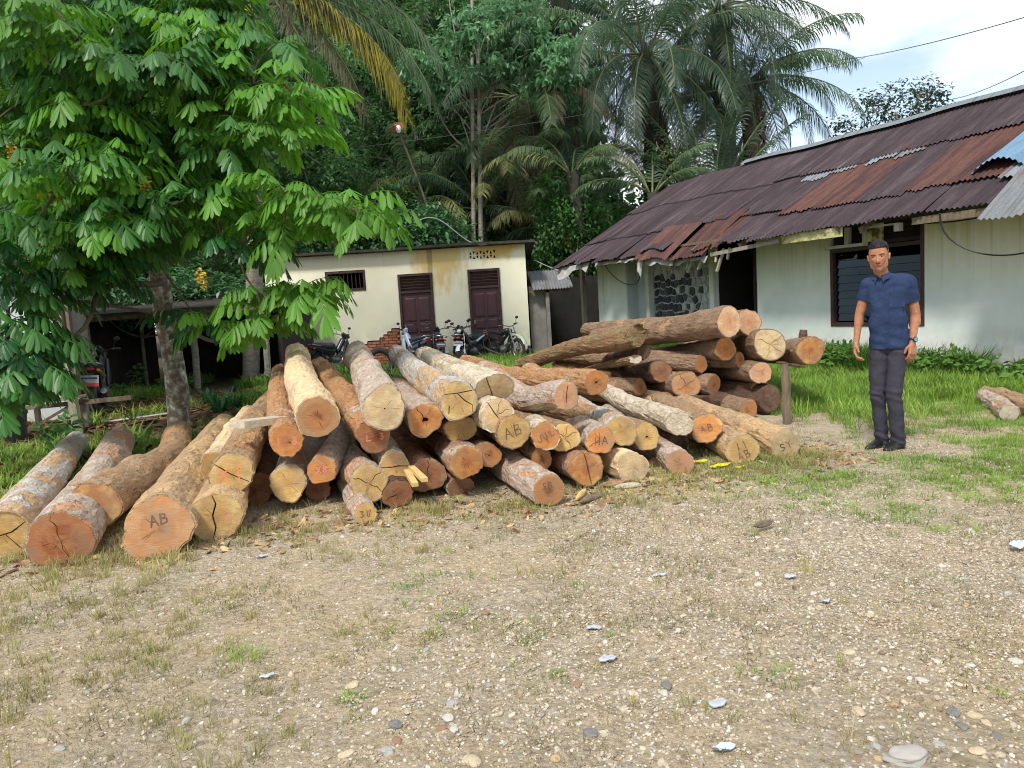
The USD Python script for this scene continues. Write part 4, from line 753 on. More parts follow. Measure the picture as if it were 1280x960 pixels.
GL('pale log with a splintered whitish end right under the oblique cut', 621, 519, 22, 5.55, None, 3.6, 'bark_white', 'face_pale', broken=.09, cracks=[[(-.5, .8), (-.1, .1), (.2, -.3)], 20, 70])
GL('ochre log end tucked below the long silver barked log', 576, 536, 21, 5.7, None, 3.5, 'bark_brown', 'face_yellow', squash=.8)
GL('reddish brown log with a stained red and orange end, low in the middle', 583, 578, 22, 5.35, (528, 540), 3.5, 'bark_red', 'face_ginger', taper=.95)
GL('small ochre log end with a dark heart, right of the stained red one', 611, 569, 16, 5.6, None, 3.4, 'bark_brown', 'face_brown', hole=.008)
GL('log with AB written large on its light yellow end', 642, 540, 22, 5.45, (600, 515), 3.2, 'bark_brown', 'face_yellow', mark=['AB'], mark_h=.66, mark_at=(-.05, .05), mark_rot=12)
GL('log with JUL written on its notched orange end', 682, 545, 19, 5.45, (640, 508), 3.4, 'bark_white', 'face_orange', mark=['JUL'], mark_h=.5, mark_rot=22, squash=.92, broken=.05)
GL('log with a deep star of cracks in its ochre end, behind the JUL log', 706, 547, 19, 5.62, None, 3.5, 'bark_brown', 'face_yellow', cracks=[20, 140, -60, 70])
GL('slim reddish log end marked A under the JUL log', 677, 574, 15, 5.6, None, 3.4, 'bark_red', 'face_ginger', mark=['A'], mark_h=.7)
GL('log lying out in front with a ringed golden end marked S B', 686, 613, 22, None, (622, 576), 2.6, 'bark_grey', 'face_brown', mark=['SB'], mark_h=.4, mark_at=(-.1, .3), taper=1.0)
GL('flat reddish log end on the ground left of the golden end marked S B', 575, 608, 17, 5.55, None, 3.4, 'bark_red', 'face_umber', squash=.72, mark=['1'], mark_h=.4)
GL('wide red brown log end on the ground split by a long vertical crack', 733, 586, 25, None, None, 3.6, 'bark_red', 'face_ginger', cracks=[[(-.15, .98), (.02, .4), (.12, -.3), (.25, -.95)]], squash=.88)
GL('log with a small orange end marked HA in dark strokes', 751, 551, 18, 5.6, (702, 518), 3.4, 'bark_grey', 'face_orange', mark=['HA'], mark_h=.55, cracks=[200])
GL('grey log with a plain straw yellow end beside the HA log', 777, 538, 19, 5.75, (722, 503), 3.6, 'bark_silver', 'face_yellow', taper=.8)
GL('crooked grey log with a salmon red heart shaped end lying across the top', 708, 495, 18.5, 5.75, (604, 466), 2.6, 'bark_grey', 'face_pink', bend=(.0, -.13), bend_at=.62, cracks=[[(.1, .7), (.0, .0), (-.05, -.5)]], taper=1.05, tilt=(-.15, .05))
GL('knotty reddish log on top with a small orange end and dark pith hole', 745, 478, 16, 6.05, (582, 454), 3.6, 'bark_ochre', 'face_orange', hole=.012, knots=[(.62, 1.4, .12, .07), (.5, .6, .15, .02)], taper=1.05, bend=(0, -.06))
GL('long whitish log with a blunt bark covered end lying over the right of the pile', 850, 529, 17, 5.95, (752, 486), 3.4, 'bark_white', 'bark_white', taper=.85, broken=.06)
GL('log with a bright orange end and thin dark bark ring, marked AB', 883, 535, 18.5, 6.1, (812, 497), 3.6, 'bark_brown', 'face_orange', mark=['AB'], mark_h=.5, mark_rot=10)
GL('small round yellow log end with a brown star shaped heart', 808, 546, 17.5, 5.9, None, 3.5, 'bark_brown', 'face_yellow', hole=.012)
GL('log with a plain sand coloured end on the ground below the star hearted one', 791, 583, 20, None, None, 3.5, 'bark_pale', 'face_pale', dr=(-.36, .93, 0))
GL('grey log with a small salmon coloured end on the ground', 850, 579, 17, None, (812, 552), 2.8, 'bark_grey', 'face_pink')
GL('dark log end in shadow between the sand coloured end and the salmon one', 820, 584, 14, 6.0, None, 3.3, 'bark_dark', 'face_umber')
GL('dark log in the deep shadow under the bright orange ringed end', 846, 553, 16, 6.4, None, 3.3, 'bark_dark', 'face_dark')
GL('log with 11 AB written on its yellow end, second from the right on the ground', 928, 563, 20, None, (862, 527), 3.6, 'bark_tan', 'face_yellow', mark=['11', 'AB'], mark_h=.5, mark_rot=14)
GL('rightmost log on the ground with a pale yellow end marked SY', 982, 557, 19, None, (892, 520), 3.8, 'bark_tan', 'face_pale', mark=['SY'], mark_h=.5, mark_rot=20)
# the stack behind
RG = 'cut logs in the rear stack'
GL('mossy old dark log with a rotten ragged end, front of the rear stack', 797, 420, 14, 8.6, (650, 456), 3.2, 'bark_mossy', 'bark_mossy', group=RG, broken=.22, taper=.75, bend=(0, .06))
GL('long log on top of the rear stack with a peach end marked 1 in red', 911, 402, 18.5, 8.2, (745, 423), 3.6, 'bark_tan', 'face_pink', group=RG, mark=['1'], ink='ink_red', mark_h=.8, taper=.85)
GL('log on the very top at the back, its reddish end beside the one marked 1', 936, 403, 16.5, 8.5, (736, 413), 4.2, 'bark_tan', 'face_pink', group=RG)
GL('log with a shaded rust orange end just under the one marked 1', 907, 436, 14.5, 8.45, (800, 446), 3.4, 'bark_tan', 'face_orange', group=RG)
GL('log with a pale cracked round end right of the rust orange one', 962, 430, 19.5, 8.25, (868, 436), 3.4, 'bark_brown', 'face_pale', group=RG, cracks=[30, 150, 260, 320])
GL('log with a ragged ginger yellow end resting on the stake at the right', 1013, 438, 18, 8.05, (945, 440), 3.2, 'bark_brown', 'face_orange', group=RG, squash=.9, broken=.05, tilt=(-.3, .1))
GL('slender grey tan log with a salmon end across the middle of the rear stack', 951, 466, 13.5, 8.2, (830, 452), 3.4, 'bark_tan', 'face_pink', group=RG)
GL('dark reddish barked log with a dark red end at the left of the rear stack', 826, 464, 13.5, 8.75, (742, 472), 3.2, 'bark_dark', 'face_umber', group=RG)
GL('log with a band of pale bark and a brown cracked end in the rear stack', 858, 481, 17.5, 8.5, (775, 468), 3.2, 'bark_brown', 'face_brown', group=RG, cracks=[30, 210, 120])
GL('small round brown log end low in the middle of the rear stack', 892, 481, 13, 8.5, None, 3.2, 'bark_brown', 'face_brown', group=RG, dr=(-.5, .85, .02))
GL('yellowish log under the slender one, its end hidden by the dark purple one', 949, 487, 11, 8.4, (880, 476), 3.0, 'bark_tan', 'face_yellow', group=RG)
GL('log with a dark purple brown end at the lower right of the rear stack', 963, 499, 16.5, 8.2, (890, 490), 3.2, 'bark_dark', 'face_dark', group=RG)
GL('log with a dusky pink end on the ground at the foot of the rear stack', 935, 513, 13.5, 8.0, (858, 497), 3.2, 'bark_brown', 'face_brown', group=RG)
GL('dark log end in the shadow at the foot of the rear stack', 878, 507, 12.5, 8.3, None, 3.0, 'bark_dark', 'face_dark', group=RG, dr=(-.55, .83, .0))
GL('slim brown log end just left of the long slender one in the rear stack', 876, 455, 10.5, 8.6, None, 3.0, 'bark_brown', 'face_brown', group=RG, dr=(-.5, .85, .01))
GL('slim dark log end between the two ground logs of the rear stack', 907, 502, 10.5, 8.35, None, 3.0, 'bark_dark', 'face_umber', group=RG, dr=(-.5, .85, .02))
GL('slim log end low at the left foot of the rear stack', 846, 502, 11, 8.6, None, 2.8, 'bark_umber', 'face_dark', group=RG, dr=(-.6, .8, .0))
GL('slim log end squeezed under the rust orange one in the rear stack', 925, 450, 9.5, 8.5, None, 3.0, 'bark_umber', 'face_ginger', group=RG, dr=(-.5, .85, .01))
GL('slim log end low at the far left of the rear stack', 800, 484, 11, 8.9, None, 2.6, 'bark_umber', 'face_brown', group=RG, dr=(-.6, .8, .0))
GL('short blackish split stub wedged under the mossy old log', 806, 440, 9.5, 8.7, (760, 450), 1.2, 'bark_dark', 'bark_dark', group=RG, broken=.14)
GL('slab of bark covered wood leaning under the mossy old log', 795, 449, 9, 8.5, (728, 464), 2.2, 'bark_mossy', 'sawn_grey', group=RG, squash=.55, broken=.1)
GL('short weathered grey log lying by the right edge near the house wall', 1262, 517, 9, None, (1229, 495), 1.2, 'bark_grey', 'sawn_grey', group='short logs by the right edge', broken=.05)
GL('short reddish brown log at the right edge beside the weathered grey one', 1296, 514, 9, None, (1256, 500), 1.2, 'bark_brown', 'face_brown', group='short logs by the right edge')

# sawn pieces among the logs
a, b = at(352, 524, 5.6), at(296, 531, 5.25)
pl = bar((0, 0, 0), b - a, .16, .05); single('plank', pl, 'sawn_grey', 'thick pale grey sawn plank laid across the logs at the left', 'plank', a)
for k, ((px0, py0), (px1, py1)) in enumerate((((508, 588), (519, 606)), ((514, 584), (531, 600)))):
    a, b = at(px0, py0, 5.45), at(px1, py1, 5.1)
    single('slat', bar((0, 0, 0), b - a, .045, .028), 'sawn_yellow', ('wider pale sawn slat poking out beside the level cracked yellow log end', 'thinner yellow sawn slat poking out furthest to the right')[k], 'slat', a)
# stake holding the rear stack
s0 = at_z(984, 531, 0); s1 = at(981, 455, s0[1])
stk = thing('retaining_stake', 'upright brown stake holding the right end of the rear log stack', 'stake', s0)
obj('post', tube(np.linspace([0, 0, -.1], s1 - s0, 8), [.044, .042, .044, .046, .042, .043, .042, .03], 7, jitter=.5, seed=3), 'wood_old', stk); obj('crosspiece', tube(np.linspace(s1 - s0 + [-.08, .02, .02], s1 - s0 + [.20, -.03, -.04], 8), [.006, .016, .022, .014, .02, .022, .012, .004], 6, jitter=.6), 'bark_dark', stk)
a = at(1003, 420, 8.5); single('branch_stub', tube([(0, 0, -.10), (0, 0, 0), (.01, 0, .07)], [.05, .05, .042], 7, jitter=.3), 'bark_dark', 'dark stub of broken branch on top of the ragged ginger log', 'branch', a)
# chips and scraps on the ground
for k, (px, py, l, w, rz, mt, lb_) in enumerate(((768, 604, .22, .10, .4, 'bark_red', 'reddish chunk of bark on the ground in front of the wide red brown end'), (726, 618, .26, .04, 1.2, 'sawn_yellow', 'thin pale wood chip furthest left in front of the pile'), (742, 622, .30, .05, .8, 'wood_old', 'long dark sliver of bark in front of the pile'), (785, 607, .2, .06, .1, 'sawn_grey', 'grey wood chip beside the sand coloured log end'), (1058, 580, .22, .05, .3, 'bark_red', 'small reddish stick on the ground left of the man'), (955, 655, .16, .03, .5, 'wood_old', 'small dark twig on the gravel below the marked yellow log'))):
    p = at_z(px, py, .02); m = blob(1, sub=2, rough=.35, seed=k, squash=(l / 2, w / 2, .022)); single('bark_chip', m, mt, lb_, 'wood chip', p, rotz=rz)
# ------------------------------------------------------------------ leaves and fronds
def compound_leaves(bases, dirs, lens, rng, pairs=6, lw=.31, ll=.40, droop=.8):
    """Feathery leaves: an arched stalk with pairs of oblong drooping leaflets; one mesh for each leaf."""
    out = []
    for b, d, L in zip(bases, dirs, lens):
        d = unit(d); el = math.asin(np.clip(d[2], -1, 1)); h = unit(np.array([d[0], d[1], 1e-6])); s = np.linspace(0, 1, pairs * 2 + 1)
        e = el - droop * s ** 1.2 * rng.uniform(.7, 1.3); step = L / (len(s) - 1)
        P = b + np.cumsum(np.stack([np.cos(e) * h[0], np.cos(e) * h[1], np.sin(e)], 1) * step, 0)
        T = np.stack([np.cos(e) * h[0], np.cos(e) * h[1], np.sin(e)], 1); side = np.array([-h[1], h[0], 0]); up = np.cross(T, np.broadcast_to(side, T.shape)) * -1
        st = tube(P[::3], np.linspace(.006, .003, len(P[::3])), 3, cap=False)
        V, Fc = [st.vertices], [st.faces]; k = len(st.vertices)
        for i in range(2, len(s)):
            sd = 1 if i % 2 else -1
            for sgn in ([sd] if i < len(s) - 1 else [1, -1, 0]):
                u = s[i]; l = ll * L * (.72 + .75 * u - .55 * u ** 3) * rng.uniform(.85, 1.1); w = l * lw
                dirn = unit(sgn * side * (.80 if i < len(s) - 1 else .45) + T[i] * (.30 + .40 * u) + np.array([0, 0, -.30 - .75 * rng.random()])); n = unit(np.cross(dirn, np.cross(up[i], dirn)) + rng.normal(0, .12, 3)); wd = unit(np.cross(dirn, n))
                q = P[i]; uu = np.array([0, .22, .55, .85, 1.0]); ww = np.array([.15, .62, 1.0, .86, .12]) * w / 2; dz = -.22 * l * uu ** 2
                mid = q + dirn * (uu * l)[:, None] + np.array([0, 0, 1.0]) * dz[:, None]
                ed = np.array([0, 0, 0]) + n * (ww * .25)[:, None]
                V.append(np.stack([mid + wd * ww[:, None] + ed, mid, mid - wd * ww[:, None] + ed], 1).reshape(-1, 3))
                a = np.arange(4)[:, None] * 3 + np.array([0, 1])[None]
                a = a.ravel(); Fc.append(np.vstack([np.stack([a, a + 1, a + 4], -1), np.stack([a, a + 4, a + 3], -1)]) + k); k += 15
        out.append(trimesh.Trimesh(np.vstack(V), np.vstack(Fc), process=False))
    return out
def frond(az, el, L, droop, rng, n=55, ll=.75, wid=.035, hang=.8, twist=0, rr=.03, seg=18):
    """A feather palm frond from the origin: arching stalk and two rows of hanging leaflets."""
    s = np.linspace(0, 1, seg); e = el - droop * s ** 1.4; h = np.array([math.sin(az), math.cos(az)]); step = L / (seg - 1)
    bendaz = twist * s ** 2; H = np.stack([np.sin(az + bendaz), np.cos(az + bendaz)], 1)
    T = np.stack([np.cos(e) * H[:, 0], np.cos(e) * H[:, 1], np.sin(e)], 1); P = np.vstack([np.zeros(3), np.cumsum(T[:-1] * step, 0)])
    stalk = tube(P, np.linspace(rr, rr * .2, seg), 5, cap=False)
    u = np.repeat(np.linspace(.16, .99, n), 2); sg = np.tile([1, -1], n); u = np.clip(u + rng.uniform(-.006, .006, 2 * n), 0, 1)
    B = np.stack([np.interp(u, s, P[:, k]) for k in range(3)], 1); TT = np.stack([np.interp(u, s, T[:, k]) for k in range(3)], 1); TT /= np.linalg.norm(TT, axis=1, keepdims=True)
    hz = np.stack([np.interp(u, s, H[:, k]) for k in range(2)], 1); side = np.stack([-hz[:, 1], hz[:, 0], 0 * u], 1) * sg[:, None]
    l = ll * np.sin(np.pi * (.12 + .80 * u)) ** .6 * rng.uniform(.8, 1.12, 2 * n)
    d = side * .85 + TT * (.45 + .4 * u)[:, None] + np.stack([0 * u, 0 * u, .25 - .5 * rng.random(2 * n)], 1); d /= np.linalg.norm(d, axis=1, keepdims=True)
    hg = hang * rng.uniform(.75, 1.25, 2 * n)
    down = np.array([0, 0, -1.0]); p1 = B + d * (l * .5)[:, None] + down * (hg * l * .14)[:, None]
    d2 = d + down * hg[:, None]; d2 /= np.linalg.norm(d2, axis=1, keepdims=True); p2 = p1 + d2 * (l * .32)[:, None]
    d3 = d2 + down * (hg * 1.2)[:, None]; d3 /= np.linalg.norm(d3, axis=1, keepdims=True); p3 = p2 + d3 * (l * .25)[:, None]
    w = TT * wid / 2
    V = np.stack([B + w * .7, B - w * .7, p1 + w, p1 - w, p2 + w * .7, p2 - w * .7, p3], 1).reshape(-1, 3)
    f = np.array([[0, 1, 3], [0, 3, 2], [2, 3, 5], [2, 5, 4], [4, 5, 6]]); F_ = (np.arange(2 * n)[:, None, None] * 7 + f[None]).reshape(-1, 3)
    return stalk, trimesh.Trimesh(V, F_, process=False)
def leaf_cloud(centers, per, spread, size, seed, flat=.5, long=1.7, hang=.3):
    """Leaves around many twig ends: each a small folded blade."""
    rng = np.random.default_rng(seed); c = np.repeat(np.asarray(centers, float), per, 0); n = len(c)
    g = rng.normal(0, 1, (n, 3)); g /= np.linalg.norm(g, axis=1, keepdims=True); p = c + g * (rng.random(n) ** .5)[:, None] * np.broadcast_to(spread, (3,))
    d = rng.normal(0, 1, (n, 3)) * [1, 1, .45] + g * .6 - np.array([0, 0, hang]); d /= np.linalg.norm(d, axis=1, keepdims=True)
    up = rng.normal(0, flat, (n, 3)) + [0, 0, 1]; w = np.cross(d, up); w /= np.linalg.norm(w, axis=1, keepdims=True) + 1e-9; nn = np.cross(w, d)
    l = size * rng.uniform(.6, 1.35, n); ww = l / long / 2
    a = p; b = p + d * (l * .55)[:, None] + w * ww[:, None] + nn * (l * .06)[:, None]; e = p + d * (l * .55)[:, None] - w * ww[:, None] + nn * (l * .06)[:, None]; t = p + d * l[:, None] - nn * (l * .12)[:, None]
    V = np.stack([a, b, t, e], 1).reshape(-1, 3); k = np.arange(n)[:, None] * 4
    return trimesh.Trimesh(V, np.vstack([k + [0, 1, 2], k + [0, 2, 3]]), process=False)
def crown_points(blobs, per, seed, shell=.55):
    """Twig ends through ellipsoids (centre, radii), thicker towards their outside, with gaps left between clumps."""
    rng = np.random.default_rng(seed); out = []
    for c, r in blobs:
        n = int(per * (np.prod(r) ** (2 / 3))) + 6
        g = rng.normal(0, 1, (n, 3)); g /= np.linalg.norm(g, axis=1, keepdims=True)
        rad = shell + (1 - shell) * rng.random(n) ** .7
        p = np.asarray(c) + g * rad[:, None] * np.asarray(r)
        keep = meshkit.fbm(p * 1.1, 2, seed) > .40
        out.append(p[keep])
    return np.vstack(out)

# ------------------------------------------------------------------ the leafy tree in front on the left
rng = np.random.default_rng(21)
tb = at_z(222, 537, 0)
ft = thing('leafy_tree', 'large tree with long bright green feathered leaves at the front left', 'tree', tb)
tp = [at(222, 537, tb[1]) + [0, 0, -.15], at(222, 500, tb[1]), at(215, 440, tb[1]), at(204, 385, tb[1] - .05), at(200, 340, tb[1] - .1), at(190, 270, tb[1] - .1), at(172, 190, tb[1] - .2), at(165, 110, tb[1] - .2), at(160, 20, tb[1] - .2)]
tp = [p - tb for p in tp]
TC = smooth_curve(tp, 26)
obj('trunk', tube(TC, np.r_[.165, np.linspace(.145, .115, 13), np.linspace(.11, .04, 12)], 14, jitter=.22, seed=2), 'trunk_lichen', ft, smooth=True)
ros = [(20, 20, 9), (80, 10, 9.5), (150, 15, 9), (225, 15, 9.5), (265, 10, 9), (40, 70, 8.2), (110, 70, 8), (180, 60, 9), (250, 65, 8.8), (275, 85, 8.5), (30, 125, 8.5), (100, 105, 7.8), (170, 115, 9), (240, 115, 9), (292, 105, 8.3), (60, 165, 9.5), (130, 160, 8.2), (200, 175, 9.2), (270, 155, 8.6), (345, 105, 8.2), (372, 55, 8.5), (385, 105, 8), (405, 125, 8), (350, 155, 8), (330, 185, 8.2), (385, 170, 7.8),
       (15, 210, 7.2), (85, 208, 7.2), (150, 212, 7.6), (40, 280, 7.2), (110, 285, 7.3), (20, 325, 7.5), (90, 315, 7.6), (200, 240, 8), (230, 250, 7.8), (270, 270, 8.5), (320, 235, 8), (380, 235, 7.6), (425, 245, 7.6), (465, 262, 7.5), (480, 285, 7.5), (360, 275, 8), (330, 305, 8), (395, 290, 7.8), (350, 365, 7.8), (392, 370, 7.8), (420, 365, 7.7), (365, 395, 7.8), (180, 305, 8.4), (240, 390, 8.5), (268, 405, 8.3), (25, 430, 7), (38, 455, 7), (5, 470, 7.2), (40, 425, 7.3), (10, 385, 7.4), (50, 360, 7.6), (120, 345, 7.8), (165, 270, 7.6), (215, 130, 8.3), (305, 30, 8.8), (300, 275, 8.2), (250, 200, 8.2), (110, 240, 7.6), (310, 140, 8.1), (190, 20, 8.6)]
_rx = np.random.default_rng(5)
for _ in range(75):
    _px, _py = _rx.uniform(-20, 300), _rx.uniform(-10, 335)
    if _py > 240 and _px > 150: continue
    ros.append((_px, _py, _rx.uniform(7.5, 9.2)))
ros += [(5, 405, 7.2), (0, 445, 7.1), (-5, 495, 7.0), (30, 350, 7.3)]
ros = [(a_ - (28 if a_ > 280 else 0), b_, c_) for a_, b_, c_ in ros]
nodes = [np.array(p) for p in TC[9:]]; branches = []
P3 = [at(*r) - tb for r in ros]
for k in range(120):
    P3.append(at(rng.uniform(-40, 310), rng.uniform(-70, 275), rng.uniform(8.8, 12.5)) - tb)
for k in range(26): P3.append(at(rng.uniform(-60, 300), rng.uniform(-170, -40), rng.uniform(7.8, 11)) - tb)
order = sorted(range(len(P3)), key=lambda k: np.linalg.norm(P3[k] - TC[14]))
tw = []
for k in order:
    p = P3[k]; dist = [np.linalg.norm(p - q) + .35 * max(0, q[2] - p[2] - .3) for q in nodes]; q = nodes[int(np.argmin(dist))]
    mid = (p + q) / 2 + [0, 0, -.06 * np.linalg.norm(p - q)] + rng.normal(0, .05, 3)
    c = smooth_curve([q, mid, p], 8); tw.append(tube(c, np.linspace(.014, .006, 8) * (1.35 if k < len(ros) else 1), 5, cap=False)); nodes += [mid, p]
obj('twigs', cat_(tw), 'branch_brown', ft, smooth=True)
for pts, r in (([TC[10], at(150, 355, 8.6) - tb, at(120, 372, 8.0) - tb, at(112, 400, 7.7) - tb, at(85, 428, 7.4) - tb, at(50, 450, 7.1) - tb], .045), ([TC[9], at(260, 425, 9.3) - tb, at(300, 424, 8.6) - tb, at(330, 405, 8.0) - tb, at(362, 385, 7.8) - tb], .030), ([TC[13], at(240, 260, 9.2) - tb, at(320, 300, 8.4) - tb], .04), ([TC[15], at(260, 160, 9) - tb, at(350, 140, 8.4) - tb], .035)):
    obj('branch', tube(smooth_curve(pts, 16), np.linspace(r, r * .35, 16), 8, jitter=.15), 'branch_brown', ft, smooth=True)
front, behind = [], []
for k, p in enumerate(P3):
    nl = 10 if k < len(ros) else 7
    az0 = rng.uniform(0, 6.28)
    for q in range(nl):
        a = az0 + q * 2 * math.pi / nl + rng.uniform(-.5, .5); el = rng.uniform(-.2, .7)
        d = np.array([math.cos(a) * math.cos(el), math.sin(a) * math.cos(el), math.sin(el)])
        (front if k < len(ros) else behind).append((p + d * .02, d, rng.uniform(.26, .54), k))
lv = compound_leaves(*zip(*[(b, d, L) for b, d, L, k in front]), rng)
hues = rng.random(len(P3))
vis = sorted(range(len(front)), key=lambda i: np.linalg.norm(front[i][0] + tb - CAM))[:296]
vs = set(vis); rest = {}
for i, m in enumerate(lv):
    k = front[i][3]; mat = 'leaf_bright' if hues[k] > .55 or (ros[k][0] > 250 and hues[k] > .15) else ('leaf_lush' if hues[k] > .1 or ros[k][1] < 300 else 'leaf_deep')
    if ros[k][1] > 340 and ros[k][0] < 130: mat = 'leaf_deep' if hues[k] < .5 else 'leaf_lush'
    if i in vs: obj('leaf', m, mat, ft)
    else: rest.setdefault(mat, []).append(m)
bl_ = compound_leaves(*zip(*[(b, d, L) for b, d, L, k in behind]), rng, pairs=5)
for i, m in enumerate(bl_): rest.setdefault('leaf_deep' if hues[behind[i][3]] < .45 else 'leaf_lush', []).append(m)
for mat, ms in rest.items(): obj('foliage', cat_(ms), mat, ft, kind='stuff')
for px, py, l in ((47, 195, .2), (72, 198, .22)):
    b = at(px, py, 7.6) - tb
    obj('withered_leaf', compound_leaves([b], [np.array([.3, 0, -.6])], [l], rng, pairs=2, lw=.35, ll=.9)[0], 'leaf_yellow', ft, label='withered orange yellow leaf')
for px, py in ((17, 192), (182, 232), (252, 348)):
    obj('flower_cluster', leaf_cloud([at(px, py, 7.7) - tb + [0, 0, z] for z in np.linspace(-.07, .07, 6)], 14, .05, .035, px, long=1.1), 'flower_yellow', ft)

# ------------------------------------------------------------------ palms
def palm(name, label, base, top, r0, r1, fronds, group=None, trunk='trunk_palm', stubs=0, seed=0, cat='palm tree'):
    """fronds: (azimuth, elevation, length, droop, hang, leaflet, material)"""
    rng = np.random.default_rng(seed); base = np.asarray(base, float); top = np.asarray(top, float)
    t = thing(name, label, cat, base, group=group)
    c = smooth_curve([(0, 0, -.2), (top - base) * .5 + [.1, 0, 0], top - base], 18)
    obj('trunk', tube(c, np.linspace(r0, r1, 18), 12, jitter=.35, seed=seed), trunk, t, smooth=True)
    if stubs:
        ms = []
        for k in range(stubs):
            u = rng.uniform(.3, 1.0); p = np.array([np.interp(u, np.linspace(0, 1, 18), c[:, q]) for q in range(3)]); a = rng.uniform(0, 6.28); rr = r0 + (r1 - r0) * u
            ms.append(tube([p + [math.cos(a) * rr * .6, math.sin(a) * rr * .6, -.15], p + [math.cos(a) * rr * 1.25, math.sin(a) * rr * 1.25, .15], p + [math.cos(a) * rr * 1.6, math.sin(a) * rr * 1.6, .5]], [.11, .08, .03], 5))
        obj('leaf_bases', cat_(ms), trunk, t, kind='stuff')
    tt = top - base
    for (az, el, L, dr_, hg, ll, mt) in fronds:
        st, lf = frond(az, el, L, dr_, rng, hang=hg, ll=ll, n=int(L * 17), wid=.036, twist=rng.uniform(-.3, .3), rr=.035)
        off = tt + np.array([math.sin(az), math.cos(az), 0]) * r1 * .7
        st.apply_translation(off); lf.apply_translation(off)
        f = obj('frond', lf, mt, t); obj('stalk', st, 'rachis', f, smooth=True)
    return t
def crown_fronds(n, L, seed, mats, el=(-.5, 1.2), droop=(1.0, 1.7), hang=(.9, 1.5), ll=.8):
    rng = np.random.default_rng(seed); out = []
    for k in range(n):
        u = (k + .5) / n; e = el[1] + (el[0] - el[1]) * u + rng.uniform(-.12, .12); a = k * 2.39996 + rng.uniform(-.2, .2)
        out.append((a, e, L * rng.uniform(.8, 1.08), rng.uniform(*droop) * (1.15 - .35 * u), rng.uniform(*hang), ll, mats[int(rng.integers(len(mats)))] if u < .8 else mats[-1]))
    return out
OG = 'oil palms behind the long house'
def ground_under(p): return np.array([p[0], p[1], 0.0])
p_ = at(806, 70, 25.0)
palm('oil_palm', 'oil palm with a thick dark shaggy trunk and dense crown left of the sky gap', ground_under(p_) + [.3, 0, 0], p_, .27, .34, crown_fronds(38, 5.4, 1, ['palm_dark', 'palm_green', 'palm_dark', 'palm_dark'], el=(-1.2, 1.2)), OG, stubs=70, seed=1)
p_ = at(900, 10, 26.0)
palm('oil_palm', 'tallest oil palm, its upper fronds arching against the sky at the top', ground_under(p_), p_, .28, .34, crown_fronds(27, 4.4, 2, ['palm_green', 'palm_dark', 'palm_green', 'palm_dark'], el=(-.9, 1.1)), OG, stubs=40, seed=2)
p_ = at(935, 100, 28.0)
palm('oil_palm', 'oil palm with long drooping greyish fronds nearest the open sky on the right', ground_under(p_), p_, .26, .32, crown_fronds(30, 4.0, 3, ['palm_dark', 'palm_green', 'palm_dark', 'palm_brown'], el=(-.9, .9), hang=(1.2, 1.8)), OG, stubs=40, seed=3)
p_ = at(888, 262, 23.5)
palm('young_palm', 'young palm with stiff fronds standing in a V behind the roof ridge', ground_under(p_), p_, .22, .24, [(a, e, 4.0, .5, .5, .6, 'palm_dark') for a, e in ((-1.5, 1.05), (-1.2, 1.25), (1.4, 1.15), (1.7, .95), (.2, 1.4), (3.0, 1.3), (-1.9, .8), (-.4, 1.45), (1.1, 1.35))], None, seed=4)
p_ = at(655, 120, 26.5)
palm('oil_palm', 'oil palm with long hanging fronds right behind the cream outbuilding', ground_under(p_), p_, .32, .38, crown_fronds(32, 5.0, 5, ['palm_dark', 'palm_green', 'palm_dark', 'palm_dark', 'palm_brown'], el=(-1.0, .9), hang=(1.2, 1.7)), OG, stubs=40, seed=5)
p_ = at(700, -25, 29.0)
palm('oil_palm', 'oil palm whose crown fills the top middle of the view', ground_under(p_), p_, .32, .38, crown_fronds(30, 5.6, 6, ['palm_dark', 'palm_green', 'palm_green'], el=(-.8, 1.0), hang=(1.1, 1.6)), OG, seed=6)
p_ = at(560, -40, 30.0)
palm('oil_palm', 'oil palm with feathery fronds reaching down between the coconut palm and the slim tree', ground_under(p_), p_, .30, .36, crown_fronds(28, 5.2, 7, ['palm_green', 'palm_dark'], el=(-.7, 1.0)), OG, seed=7)
p_ = at(715, 215, 23.0)
palm('young_palm', 'short palm with a yellowed drooping frond beside the vine covered tree', ground_under(p_) + [.2, .3, 0], p_, .16, .17, [(-1.35, .75, 3.0, 1.7, 1.0, .62, 'palm_tan'), (1.2, .9, 2.4, 1.6, .9, .55, 'palm_tan'), (-2.2, .7, 2.5, 1.4, 1.0, .6, 'palm_green'), (2.6, .6, 2.4, 1.4, 1.0, .55, 'palm_green'), (.2, .9, 2.4, 1.2, .9, .5, 'palm_dark'), (-.7, 1.1, 2.6, 1.3, .9, .55, 'palm_green')], None, seed=8)
p_ = at(815, 240, 22.0)
palm('young_palm', 'bright feathered palm leaning over the far end of the rusty roof', ground_under(p_) + [.3, .4, 0], p_, .14, .15, [(-1.4, .6, 2.3, 1.3, .9, .55, 'palm_green'), (1.5, .8, 2.2, 1.6, .9, .5, 'palm_green'), (-2.0, .9, 2.3, 1.2, .9, .55, 'palm_green'), (2.2, 1.0, 2.2, 1.2, .9, .5, 'palm_green'), (.3, 1.2, 2.1, 1.1, .8, .5, 'palm_dark'), (-.8, 1.2, 2.2, 1.2, .8, .5, 'palm_tan')], None, seed=9)
